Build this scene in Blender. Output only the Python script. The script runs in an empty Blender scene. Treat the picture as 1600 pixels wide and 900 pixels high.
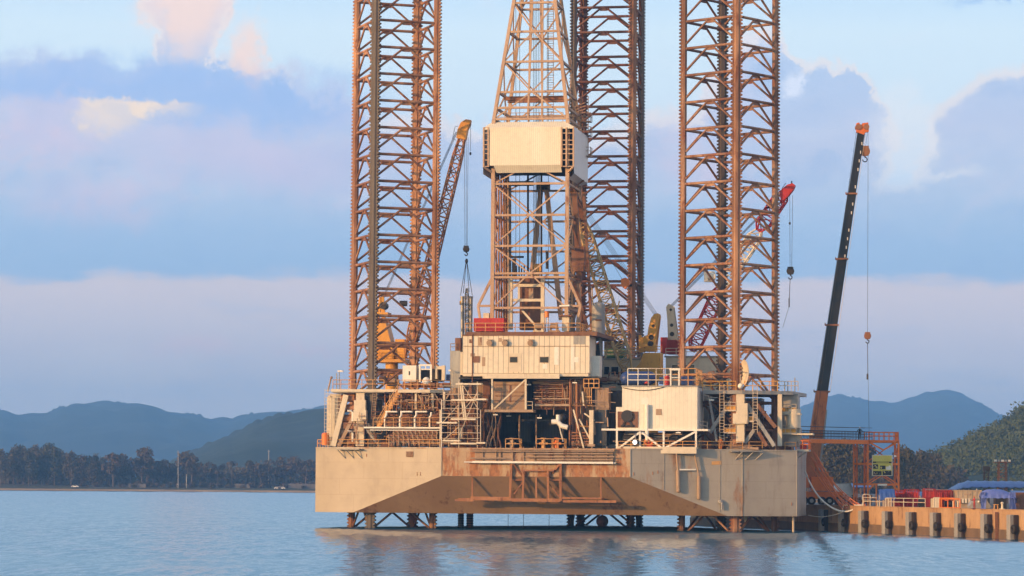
import bpy, math, random
from mathutils import Vector, Matrix, noise
rnd = random.Random(11)
scene = bpy.context.scene
col = scene.collection
RAD = math.radians
V = Vector

# ------------------------------------------------------------------ camera
CAM_H, FPX, HORIZON = 6.33, 4700.0, 756.0
PITCH, ROLL = math.atan((HORIZON - 450) / FPX), RAD(0.45)
_f = V((0, math.cos(PITCH), math.sin(PITCH)))
_r0, _u0 = V((1, 0, 0)), V((0, -math.sin(PITCH), math.cos(PITCH)))
_r = _r0 * math.cos(ROLL) + _u0 * math.sin(ROLL)
_u = _u0 * math.cos(ROLL) - _r0 * math.sin(ROLL)
CAM = V((0, 0, CAM_H))
cd = bpy.data.cameras.new('camera')
cam = bpy.data.objects.new('camera', cd)
col.objects.link(cam)
cd.lens, cd.sensor_width, cd.clip_start, cd.clip_end = 36 * FPX / 1600, 36, 1.0, 40000
m = Matrix((_r, _u, -_f)).transposed().to_4x4()
m.translation = CAM
cam.matrix_world = m
scene.camera = cam

# ------------------------------------------------------------------ sun, sky, exposure
SUN_AZ, SUN_EL = -125.0, 10.0          # clockwise from +Y: low behind the camera's left shoulder
sd = V((math.sin(RAD(SUN_AZ)) * math.cos(RAD(SUN_EL)), math.cos(RAD(SUN_AZ)) * math.cos(RAD(SUN_EL)), math.sin(RAD(SUN_EL))))
sl = bpy.data.lights.new('sun', 'SUN')
sl.energy, sl.angle, sl.color = 2.5, RAD(0.5), (1.0, 0.53, 0.19)
so = bpy.data.objects.new('sun', sl)
so.rotation_euler = sd.to_track_quat('Z', 'Y').to_euler()
so.location = sd * 300 + V((0, 200, 0))
col.objects.link(so)
vs = scene.view_settings
vs.view_transform, vs.look, vs.exposure, vs.gamma, vs.use_curve_mapping = 'Standard', 'None', 1.0, 1.0, False
scene.cycles.use_denoising = True
scene.cycles.max_bounces = 6
scene.cycles.diffuse_bounces = 3
scene.cycles.glossy_bounces = 3
scene.cycles.volume_bounces = 1
scene.cycles.transparent_max_bounces = 8
scene.cycles.caustics_reflective = False

def srgb(r, g, b):
    f = lambda c: (c / 12.92 if c <= .04045 else ((c + .055) / 1.055) ** 2.4)
    return (f(r / 255), f(g / 255), f(b / 255), 1)

class NT:
    """Small helper around a node tree: math on sockets."""
    def __init__(s, nt):
        s.nt = nt; s.N = nt.nodes; s.L = nt.links
    def node(s, t, **kw):
        n = s.N.new(t)
        for k, v in kw.items(): setattr(n, k, v)
        return n
    def put(s, sock, v):
        if hasattr(v, 'is_output'): s.L.new(v, sock)
        else: sock.default_value = v
    def m(s, op, a, b=0.0, c=None):
        n = s.node('ShaderNodeMath', operation=op)
        s.put(n.inputs[0], a); s.put(n.inputs[1], b)
        if c is not None: s.put(n.inputs[2], c)
        return n.outputs[0]
    def step(s, x, lo, hi):
        n = s.node('ShaderNodeMapRange', interpolation_type='SMOOTHSTEP')
        s.put(n.inputs[0], x); s.put(n.inputs[1], lo); s.put(n.inputs[2], hi)
        return n.outputs[0]
    def mix(s, f, a, b):
        n = s.node('ShaderNodeMix', data_type='RGBA')
        s.put(n.inputs[0], f); s.put(n.inputs[6], a); s.put(n.inputs[7], b)
        return n.outputs[2]
    def noise(s, vec, scale, detail=4, rough=.55, w=None):
        n = s.node('ShaderNodeTexNoise')
        if vec is not None: s.L.new(vec, n.inputs['Vector'])
        n.inputs['Scale'].default_value = scale; n.inputs['Detail'].default_value = detail; n.inputs['Roughness'].default_value = rough
        return n.outputs['Fac']
    def vec(s, x, y, z=0.0):
        n = s.node('ShaderNodeCombineXYZ')
        s.put(n.inputs[0], x); s.put(n.inputs[1], y); s.put(n.inputs[2], z)
        return n.outputs[0]

world = bpy.data.worlds.new('World')
scene.world = world
world.use_nodes = True
w = NT(world.node_tree)
w.N.clear()
out = w.node('ShaderNodeOutputWorld')
sky = w.node('ShaderNodeTexSky', sky_type='NISHITA', sun_disc=False, sun_elevation=RAD(SUN_EL), sun_rotation=RAD(SUN_AZ), air_density=1.0, dust_density=1.0, ozone_density=1.5)
bg_sky = w.node('ShaderNodeBackground'); bg_sky.inputs[1].default_value = 0.15
w.L.new(sky.outputs[0], bg_sky.inputs[0])
tc = w.node('ShaderNodeTexCoord')
sx = w.node('ShaderNodeSeparateXYZ'); w.L.new(tc.outputs['Generated'], sx.inputs[0])
DEG = 57.29578
az = w.m('MULTIPLY', w.m('ARCTAN2', sx.outputs[0], sx.outputs[1]), DEG)      # degrees, 0 = due north, + to the east
el = w.m('MULTIPLY', w.m('ARCSINE', sx.outputs[2]), DEG)
p1 = w.vec(az, w.m('MULTIPLY', el, 1.25), 0.0)
n1 = w.noise(p1, .42, 7, .62)
n2 = w.noise(w.vec(az, el, 9.0), .16, 5, .55)
n3 = w.noise(w.vec(w.m('MULTIPLY', az, .5), w.m('MULTIPLY', el, 2.2), 4.0), .5, 6, .6)
n4 = w.noise(w.vec(az, el, 20.0), 1.6, 5, .65)
n5 = w.noise(w.vec(az, el, 31.0), .7, 6, .6)
def warp(a, n, k): return w.m('ADD', a, w.m('MULTIPLY', w.m('SUBTRACT', n, .5), k))
n6 = w.noise(w.vec(az, el, 44.0), 5.0, 6, .65)
azw = warp(warp(warp(az, n5, 1.3), n4, 1.0), n6, .42)
elw = warp(warp(warp(el, n1, 1.2), n4, .95), n6, .42)
def pxa(px): return (px - 800) / FPX * DEG
def pye(py): return (HORIZON - py) / FPX * DEG
def blob(px, py, rx, ry, soft=.35, a=None, e=None):
    """1 inside an ellipse of the sky given by azimuth and elevation, 0 outside."""
    dx = w.m('DIVIDE', w.m('SUBTRACT', a or azw, pxa(px)), rx / FPX * DEG)
    dy = w.m('DIVIDE', w.m('SUBTRACT', e or elw, pye(py)), ry / FPX * DEG)
    d = w.m('SQRT', w.m('ADD', w.m('MULTIPLY', dx, dx), w.m('MULTIPLY', dy, dy)))
    return w.step(d, 1 + soft, 1 - soft)
def union(*ms):
    r = ms[0]
    for k in ms[1:]: r = w.m('MAXIMUM', r, k)
    return r
# ---- the evening sky: clear pale top, cumulus bank, soft layer near the horizon
def ramp_el(stops, e):
    n = w.node('ShaderNodeValToRGB')
    lo, hi = 0.0, 14.0
    w.L.new(w.m('DIVIDE', e, hi), n.inputs[0])
    cr = n.color_ramp
    while len(cr.elements) < len(stops): cr.elements.new(0.5)
    for el_, (p, c) in zip(cr.elements, sorted(stops, key=lambda t: t[0])):
        el_.position = p / hi; el_.color = c
    return n.outputs[0]
clear = ramp_el([(0, srgb(176, 196, 226)), (5.5, srgb(188, 216, 242)), (7.2, srgb(213, 230, 241)), (8.6, srgb(212, 231, 242)), (9.6, srgb(192, 220, 243)), (14, srgb(170, 208, 243))], el)
body = ramp_el([(0.6, srgb(200, 206, 220)), (1.8, srgb(196, 204, 220)), (4.2, srgb(176, 199, 224)), (5.2, srgb(186, 203, 226)), (6.6, srgb(194, 203, 226)), (8.0, srgb(184, 202, 230)), (9.4, srgb(198, 213, 236))], warp(el, n2, 1.6))
# upper outline of the bank: high over the left and right, a notch at the right of centre
bank = union(blob(60, 345, 420, 222, .12), blob(285, 30, 58, 130, .16), blob(330, 235, 230, 128, .13), blob(500, 300, 110, 155, .13),
             blob(640, 430, 320, 235, .1), blob(1090, 420, 250, 240, .1), blob(1290, 235, 105, 130, .12), blob(1190, 240, 90, 190, .13), blob(1590, 265, 160, 155, .11), blob(1500, 425, 330, 140, .12))
low_fill = w.step(warp(el, n1, 1.2), 6.0, 4.6)
bank = w.m('MAXIMUM', bank, low_fill)
c = w.mix(bank, clear, body)
# soft modelling inside the cloud bank
puff = w.noise(w.vec(azw, w.m('MULTIPLY', elw, 1.5), 60.0), .75, 8, .62)
puff2 = w.noise(w.vec(w.m('MULTIPLY', az, .6), w.m('MULTIPLY', el, 1.8), 75.0), 1.1, 7, .6)
c = w.mix(w.m('MULTIPLY', w.m('MULTIPLY', w.step(puff, .50, .72), bank), .55), c, srgb(212, 212, 228))
c = w.mix(w.m('MULTIPLY', w.m('MULTIPLY', w.step(puff, .50, .30), bank), .45), c, srgb(156, 180, 218))
c = w.mix(w.m('MULTIPLY', w.step(puff2, .52, .74), .22), c, srgb(224, 226, 236))
rim = w.m('MULTIPLY', w.m('MULTIPLY', bank, w.m('SUBTRACT', 1.0, bank)), 2.4)
c = w.mix(w.m('MULTIPLY', rim, w.step(el, 4.5, 7.0)), c, srgb(247, 232, 222))
# pink light on the cloud flanks
c = w.mix(w.m('MULTIPLY', w.m('MULTIPLY', union(blob(130, 330, 70, 34, .9), blob(210, 345, 34, 24, .9), blob(60, 240, 60, 60, .9)), w.step(puff, .42, .6)), .6), c, srgb(232, 205, 214))
pink = w.m('MULTIPLY', w.m('MULTIPLY', w.step(n1, .47, .70), w.step(n2, .40, .60)), w.m('MULTIPLY', bank, w.step(el, 4.2, 5.6)))
c = w.mix(w.m('MULTIPLY', pink, .75), c, srgb(222, 204, 220))
c = w.mix(w.m('MULTIPLY', union(blob(285, 20, 60, 78, .5), blob(385, 100, 20, 56, .7)), .9), c, srgb(250, 219, 204))
c = w.mix(w.m('MULTIPLY', union(blob(80, 200, 70, 60, .8), blob(140, 330, 90, 40, .9), blob(330, 240, 150, 40, .9)), .45), c, srgb(218, 202, 222))
c = w.mix(w.m('MULTIPLY', blob(470, 270, 110, 40, .9), .5), c, srgb(206, 196, 222))
# the blue-grey streak across the left, the glowing gap under it
c = w.mix(w.m('MULTIPLY', union(blob(150, 138, 330, 30, .6), blob(380, 160, 200, 42, .7)), .85), c, srgb(160, 188, 232))
c = w.mix(w.m('MULTIPLY', w.m('MULTIPLY', union(blob(170, 178, 42, 34, .6), blob(222, 172, 66, 20, .7)), w.step(warp(warp(el, n6, .30), n4, .35), pye(161), pye(171))), w.m('ADD', .55, w.m('MULTIPLY', w.step(puff, .3, .6), .45))), c, srgb(253, 228, 202))
c = w.mix(w.m('MULTIPLY', blob(1240, 140, 20, 22, .5), .9), c, srgb(226, 232, 246))
c = w.mix(w.m('MULTIPLY', union(blob(1410, 210, 42, 70, .5), blob(1450, 262, 60, 10, .9)), .55), c, srgb(238, 236, 236))
c = w.mix(w.m('MULTIPLY', blob(1580, 0, 70, 10, .8), .8), c, srgb(150, 186, 232))
# darker blue belt, then the pale lilac layer over the hills
c = w.mix(w.m('MULTIPLY', w.m('MULTIPLY', w.step(warp(el, n3, .9), 5.6, 4.5), .7), 1.0), c, srgb(166, 194, 225))
lowm = w.step(warp(warp(el, n3, 1.1), n5, .5), 4.02, 3.72)
lilac = ramp_el([(0, srgb(250, 236, 228)), (1.6, srgb(250, 236, 229)), (2.4, srgb(234, 220, 220)), (3.4, srgb(234, 217, 215)), (4.2, srgb(231, 213, 211))], warp(el, n2, 1.8))
c = w.mix(lowm, c, lilac)
c = w.mix(w.m('MULTIPLY', w.m('MULTIPLY', w.step(n3, .54, .70), lowm), .4), c, srgb(196, 202, 222))
c = w.mix(w.m('MULTIPLY', union(blob(310, 545, 60, 16, .9), blob(480, 555, 40, 10, .9)), .5), c, srgb(250, 214, 214))
# pinkish sky glow added out of frame to the east, brightening shaded right sides
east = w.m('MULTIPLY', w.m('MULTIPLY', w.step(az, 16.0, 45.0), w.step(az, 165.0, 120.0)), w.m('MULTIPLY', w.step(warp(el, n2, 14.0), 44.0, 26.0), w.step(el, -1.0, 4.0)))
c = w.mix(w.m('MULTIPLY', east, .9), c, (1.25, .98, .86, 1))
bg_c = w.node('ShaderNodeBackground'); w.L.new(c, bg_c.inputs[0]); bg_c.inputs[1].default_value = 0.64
# the bank fills the northern sky low down; the open sky takes over above and round the sides
side = w.m('MULTIPLY', w.step(az, -85.0, -35.0), w.step(az, 165.0, 120.0))
up = w.step(el, 62.0, 26.0)
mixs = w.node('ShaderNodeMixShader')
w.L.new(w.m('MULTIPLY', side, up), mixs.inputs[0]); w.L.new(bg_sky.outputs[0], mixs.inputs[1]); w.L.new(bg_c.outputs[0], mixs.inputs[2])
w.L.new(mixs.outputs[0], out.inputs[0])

# ------------------------------------------------------------------ materials
MATS = {}
def mat(name, c1, c2=None, scale=.5, rough=.6, metal=0.0, rust=0.0, rustc=(.19, .07, .028), stain=0.0, bump=0.0, stretch=(1, 1, .22), seam=None, seamc=.55, plates=0, tide=None, patch=0.0):
    if name in MATS: return MATS[name]
    M = bpy.data.materials.new(name); M.use_nodes = True
    t = NT(M.node_tree); b = t.N['Principled BSDF']
    geo = t.node('ShaderNodeNewGeometry')
    mp = t.node('ShaderNodeMapping'); t.L.new(geo.outputs['Position'], mp.inputs[0]); mp.inputs['Scale'].default_value = stretch
    na = t.noise(mp.outputs[0], scale, 6, .6)
    nb = t.noise(geo.outputs['Position'], scale * 5.3, 5, .6)
    c1 = (*c1, 1); c2 = (*(c2 or tuple(x * .72 for x in c1[:3])), 1)
    k = t.mix(t.step(na, .32, .68), c1, c2)
    k = t.mix(t.m('MULTIPLY', t.step(nb, .45, .75), .35), k, tuple(x * .62 for x in c1[:3]) + (1,))
    if stain:
        ns = t.noise(mp.outputs[0], scale * 2.4, 7, .7)
        k = t.mix(t.m('MULTIPLY', t.step(ns, .56, .72), stain), k, (c1[0] * .45, c1[1] * .38, c1[2] * .33, 1))
    if rust:
        mr = t.node('ShaderNodeMapping'); t.L.new(geo.outputs['Position'], mr.inputs[0]); mr.inputs['Scale'].default_value = (1.4, 1.4, .33); mr.inputs['Location'].default_value = (7, 3, 1)
        nr = t.noise(mr.outputs[0], scale * 2.0, 8, .72)
        th = .70 - .34 * rust
        f = t.step(nr, th, th + .12)
        rc = t.mix(t.step(nb, .35, .7), (*rustc, 1), (rustc[0] * .5, rustc[1] * .42, rustc[2] * .4, 1))
        k = t.mix(t.m('MULTIPLY', f, .92), k, rc)
    if seam:
        sp = t.node('ShaderNodeSeparateXYZ'); tc_ = t.node('ShaderNodeTexCoord'); t.L.new(tc_.outputs['Object'], sp.inputs[0])
        ax, period, wd = seam
        fr = t.m('FRACT', t.m('DIVIDE', sp.outputs[ax], period))
        k = t.mix(t.m('LESS_THAN', fr, wd / period), k, tuple(x * seamc for x in c1[:3]) + (1,))
    if plates:                             # welded plate courses, a shade off from each other
        sp = t.node('ShaderNodeSeparateXYZ'); t.L.new(geo.outputs['Position'], sp.inputs[0])
        zz = t.m('DIVIDE', sp.outputs[2], plates); uu = t.m('ADD', t.m('DIVIDE', t.m('ADD', t.m('MULTIPLY', sp.outputs[0], .98), t.m('MULTIPLY', sp.outputs[1], -.18)), plates * 2.6), t.m('MULTIPLY', t.m('FLOOR', zz), .37))
        ln = t.m('MAXIMUM', t.m('LESS_THAN', t.m('FRACT', zz), .022), t.m('LESS_THAN', t.m('FRACT', uu), .010))
        wn_ = t.node('ShaderNodeTexWhiteNoise', noise_dimensions='2D'); t.L.new(t.vec(t.m('FLOOR', zz), t.m('FLOOR', uu)), wn_.inputs['Vector'])
        k = t.mix(t.m('MULTIPLY', wn_.outputs['Value'], .16), k, (c1[0] * .7, c1[1] * .68, c1[2] * .66, 1))
        k = t.mix(t.m('MULTIPLY', ln, .34), k, (c1[0] * .5, c1[1] * .45, c1[2] * .4, 1))
    if patch:                              # broad areas where the paint has weathered away
        npz = t.noise(geo.outputs['Position'], .075, 4, .6)
        k = t.mix(t.m('MULTIPLY', t.step(npz, .45, .62), patch), k, (c2[0] * .62, c2[1] * .50, c2[2] * .44, 1))
    if tide:                               # growth and wet dirt near the water
        sp = t.node('ShaderNodeSeparateXYZ'); t.L.new(geo.outputs['Position'], sp.inputs[0])
        k = t.mix(t.step(t.m('ADD', sp.outputs[2], t.m('MULTIPLY', nb, 1.2)), tide + 1.0, tide), k, (.035, .030, .022, 1))
    t.L.new(k, b.inputs['Base Color'])
    t.put(b.inputs['Roughness'], t.m('ADD', rough - .1, t.m('MULTIPLY', nb, .2)))
    b.inputs['Metallic'].default_value = metal
    b.inputs['Specular IOR Level'].default_value = .35
    if bump:
        bm = t.node('ShaderNodeBump'); bm.inputs['Strength'].default_value = bump; bm.inputs['Distance'].default_value = .05
        t.L.new(nb, bm.inputs['Height']); t.L.new(bm.outputs[0], b.inputs['Normal'])
    MATS[name] = M
    return M

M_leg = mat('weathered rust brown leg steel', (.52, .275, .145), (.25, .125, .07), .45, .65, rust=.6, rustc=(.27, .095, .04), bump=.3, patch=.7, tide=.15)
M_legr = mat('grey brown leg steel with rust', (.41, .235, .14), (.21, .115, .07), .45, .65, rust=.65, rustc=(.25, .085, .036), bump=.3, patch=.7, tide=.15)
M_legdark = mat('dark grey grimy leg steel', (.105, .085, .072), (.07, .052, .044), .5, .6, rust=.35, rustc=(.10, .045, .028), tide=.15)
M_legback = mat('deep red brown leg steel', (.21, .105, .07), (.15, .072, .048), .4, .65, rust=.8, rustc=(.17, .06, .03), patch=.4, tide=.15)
M_hull = mat('pale grey hull paint', (.385, .34, .28), (.33, .285, .23), .12, .5, rust=.52, rustc=(.33, .17, .085), stain=.5, stretch=(1, 1, .12), plates=2.3)
M_hullclean = mat('pale clean hull paint', (.41, .345, .265), (.36, .30, .225), .12, .5, rust=.12, rustc=(.36, .20, .11), stain=.3, stretch=(1, 1, .12), plates=2.3)
M_transom = mat('rust streaked transom paint', (.46, .345, .225), (.40, .26, .145), .22, .55, rust=.78, rustc=(.36, .14, .045), stain=.5, stretch=(1, 1, .15))
M_rake = mat('brown antifouling paint', (.30, .195, .115), (.25, .155, .088), .15, .6, rust=.42, rustc=(.15, .068, .036), stain=.4, stretch=(1, 1, .2))
M_deck = mat('worn deck plate', (.20, .15, .115), (.13, .095, .07), .3, .8, rust=.6)
M_cream = mat('weathered cream paint', (.66, .57, .43), (.58, .49, .36), .3, .5, rust=.32, stain=.35)
M_creamwall = mat('cream steel cladding', (.72, .63, .49), (.66, .57, .43), .25, .5, rust=.12, stain=.25, seam=(0, .72, .085), seamc=.42)
M_housewall = mat('white steel cladding', (.77, .72, .60), (.70, .64, .52), .25, .45, rust=.18, stain=.25, seam=(0, .55, .05), seamc=.72)
M_windwall = mat('ribbed white wind cladding', (.78, .72, .58), (.72, .65, .50), .3, .45, rust=.1, stain=.3, seam=(0, .30, .06), seamc=.78)
M_windside = mat('ribbed white side cladding', (.74, .73, .70), (.69, .68, .65), .3, .45, seam=(1, .30, .06), seamc=.8)
M_white = mat('chalky white paint', (.80, .76, .68), (.72, .67, .58), .4, .45, rust=.12)
M_grey = mat('grey marine paint', (.34, .33, .31), (.27, .25, .23), .35, .5, rust=.35, stain=.3)
M_steel = mat('galvanised grey steel', (.36, .35, .33), (.26, .25, .24), .8, .45, metal=.4, rust=.15)
M_derrick = mat('weathered tan derrick steel', (.50, .34, .225), (.40, .25, .155), .5, .6, rust=.45, rustc=(.25, .10, .045))
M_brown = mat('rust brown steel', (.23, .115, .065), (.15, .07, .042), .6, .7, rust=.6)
M_rusty = mat('orange rust steel', (.36, .165, .075), (.25, .10, .045), .6, .7, rust=.5, rustc=(.16, .06, .03))
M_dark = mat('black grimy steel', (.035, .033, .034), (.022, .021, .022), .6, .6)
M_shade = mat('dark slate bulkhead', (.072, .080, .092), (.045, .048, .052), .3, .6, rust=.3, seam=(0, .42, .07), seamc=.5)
M_tan = mat('dusty tan plate', (.40, .28, .185), (.31, .20, .125), .4, .6, rust=.45)
M_rail = mat('faded orange handrail paint', (.62, .34, .12), (.55, .27, .09), 1.0, .5, rust=.3)
M_railpale = mat('pale handrail paint', (.60, .50, .38), (.52, .40, .28), 1.0, .5, rust=.4)
M_yellow = mat('ochre crane paint', (.72, .37, .055), (.60, .29, .045), .6, .5, rust=.35)
M_orangey = mat('yellow orange crane paint', (.66, .33, .055), (.55, .25, .04), .6, .5, rust=.3)
M_boomb = mat('orange brown boom paint', (.50, .235, .10), (.36, .16, .07), .6, .55, rust=.5)
M_boomy = mat('pale yellow lattice paint', (.66, .47, .22), (.52, .34, .14), .8, .55, rust=.4)
M_red = mat('red paint', (.50, .032, .03), (.42, .025, .022), .6, .45, rust=.1)
M_redrack = mat('scuffed red rack paint', (.34, .024, .02), (.22, .018, .016), 1.2, .5, rust=.12)
M_orange = mat('bright orange paint', (.78, .21, .035), (.72, .17, .028), .8, .45, rust=.14)
M_rustor = mat('rust streaked orange paint', (.58, .20, .06), (.44, .14, .045), .6, .55, rust=.5, rustc=(.22, .08, .03))
M_black = mat('black boom paint', (.028, .027, .029), (.02, .019, .02), .6, .4)
M_blue = mat('deep blue paint', (.035, .07, .23), (.03, .055, .17), .8, .4)
M_green = mat('green paint', (.05, .14, .08), (.04, .10, .06), .6, .5, rust=.2)
M_wire = mat('dark wire rope', (.07, .068, .07), None, 2, .5, metal=.3)
M_rubber = mat('black rubber', (.022, .021, .021), (.035, .03, .027), 1, .8)
M_glass = mat('dark window glass', (.02, .02, .024), None, 1, .12)
M_quay = mat('stained quay concrete', (.46, .285, .15), (.37, .22, .11), .3, .85, rust=.45, rustc=(.20, .11, .065), stain=.85, bump=.6, patch=.25, stretch=(1, 1, .15))
M_quaylow = mat('wet algae stained concrete', (.17, .105, .06), (.11, .075, .045), .5, .7, rust=.3, bump=.4)
M_conc = mat('grey concrete pile', (.30, .29, .28), (.22, .205, .19), .8, .85, stain=.6, bump=.5)
M_tarp = mat('blue tarpaulin', (.045, .105, .34), (.04, .085, .26), .5, .45)
M_tarpv = mat('faded violet blue tarpaulin', (.16, .20, .50), (.10, .15, .42), .5, .45)
M_hose = mat('orange hose', (.72, .20, .06), (.60, .15, .045), 1.5, .5)
M_whose = mat('white hose', (.70, .66, .60), (.58, .53, .46), 1.5, .5)
M_wood = mat('pale plank wood', (.74, .66, .52), (.62, .52, .38), 1.2, .7)
M_skin = mat('skin', (.36, .20, .13), None, 2, .6)
M_navy = mat('dark work clothes', (.022, .022, .028), None, 2, .8)
M_overall = mat('orange work overalls', (.65, .20, .04), None, 2, .8)
M_hat = mat('white helmet plastic', (.78, .76, .70), None, 2, .35)
M_yhat = mat('yellow helmet plastic', (.75, .52, .08), None, 2, .35)
M_asphalt = mat('quay yard surface', (.16, .14, .12), (.12, .10, .085), .2, .9)
M_sand = mat('shore sand', (.34, .26, .18), (.24, .18, .12), .05, .9)
M_scrub = mat('shore scrub', (.075, .075, .03), (.06, .05, .025), .06, .9)
M_hill = mat('forested hill', (.026, .040, .016), (.016, .026, .011), .02, .9, stretch=(1, 1, 1))
M_bark = mat('grey bark', (.12, .095, .075), None, 1, .9)
def lamp_mat(name, c, s):
    M = bpy.data.materials.new(name); M.use_nodes = True
    b = M.node_tree.nodes['Principled BSDF']
    b.inputs['Base Color'].default_value = (.8, .8, .8, 1); b.inputs['Emission Color'].default_value = (*c, 1); b.inputs['Emission Strength'].default_value = s
    return M
M_lamp = lamp_mat('lit floodlight lens', (1, .95, .85), 2.2)
def leafmat(name, a, b_, c_, big=.22, rndm=.42):
    M = bpy.data.materials.new(name); M.use_nodes = True
    t = NT(M.node_tree); b = t.N['Principled BSDF']
    geo = t.node('ShaderNodeNewGeometry'); oi = t.node('ShaderNodeObjectInfo')
    n = t.noise(geo.outputs['Position'], big, 4, .6)
    k = t.mix(t.step(n, .35, .65), (*a, 1), (*b_, 1))
    k = t.mix(t.m('MULTIPLY', t.m('ADD', oi.outputs['Random'], geo.outputs['Random Per Island']), rndm), k, (*c_, 1))
    t.L.new(k, b.inputs['Base Color']); b.inputs['Roughness'].default_value = .8; b.inputs['Specular IOR Level'].default_value = .2
    return M
M_leaf = leafmat('dull green needles', (.066, .068, .028), (.045, .055, .024), (.115, .078, .036))
M_leafb = leafmat('brownish green leaves', (.082, .066, .034), (.058, .054, .028), (.115, .074, .038))
M_leafh = leafmat('hillside leaves', (.058, .086, .020), (.034, .056, .016), (.105, .105, .034), .07, .26)
# ------------------------------------------------------------------ frames and pixel rays
class Frame:
    def __init__(s, o, yaw):
        s.yaw = yaw
        s.M = Matrix.Translation(V(o)) @ Matrix.Rotation(yaw, 4, 'Z')
        s.I = s.M.inverted()
        s.c = s.I @ CAM
    def ray(s, px, py):
        d = _f * FPX + _r * (px - 800) + _u * (450 - py)
        return s.I.to_3x3() @ d
    def at(s, px, py, v):                 # the point seen at a photo pixel, at depth v along the frame's second axis
        d = s.ray(px, py); t = (v - s.c.y) / d.y
        return s.c + d * t
    def side(s, px, py, u):               # same, on a plane of constant first axis
        d = s.ray(px, py); t = (u - s.c.x) / d.x
        return s.c + d * t
    def down(s, px, py, z):
        d = s.ray(px, py); t = (z - s.c.z) / d.z
        return s.c + d * t
W0 = Frame((0, 0, 0), 0)
YAW = RAD(-10.4)
RG = Frame((4.97, 414.2, 0), YAW)         # rig frame: u along the transom, v towards the bow, origin at transom middle on the water
P, WP = RG.at, W0.at

BASE = {}
def _tag(o, label, cat, group=None, kind=None):
    if label: o['label'] = label
    if cat: o['category'] = cat
    if group: o['group'] = group
    if kind: o['kind'] = kind
def thing(name, label, cat, base, frame=RG, group=None):
    o = bpy.data.objects.new(name, None)
    o.empty_display_size = .5
    o.matrix_world = frame.M @ Matrix.Translation(V(base))
    col.objects.link(o)
    BASE[o.name] = V(base)
    _tag(o, label, cat, group)
    return o
def root_of(o):
    while o.parent: o = o.parent
    return o

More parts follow.
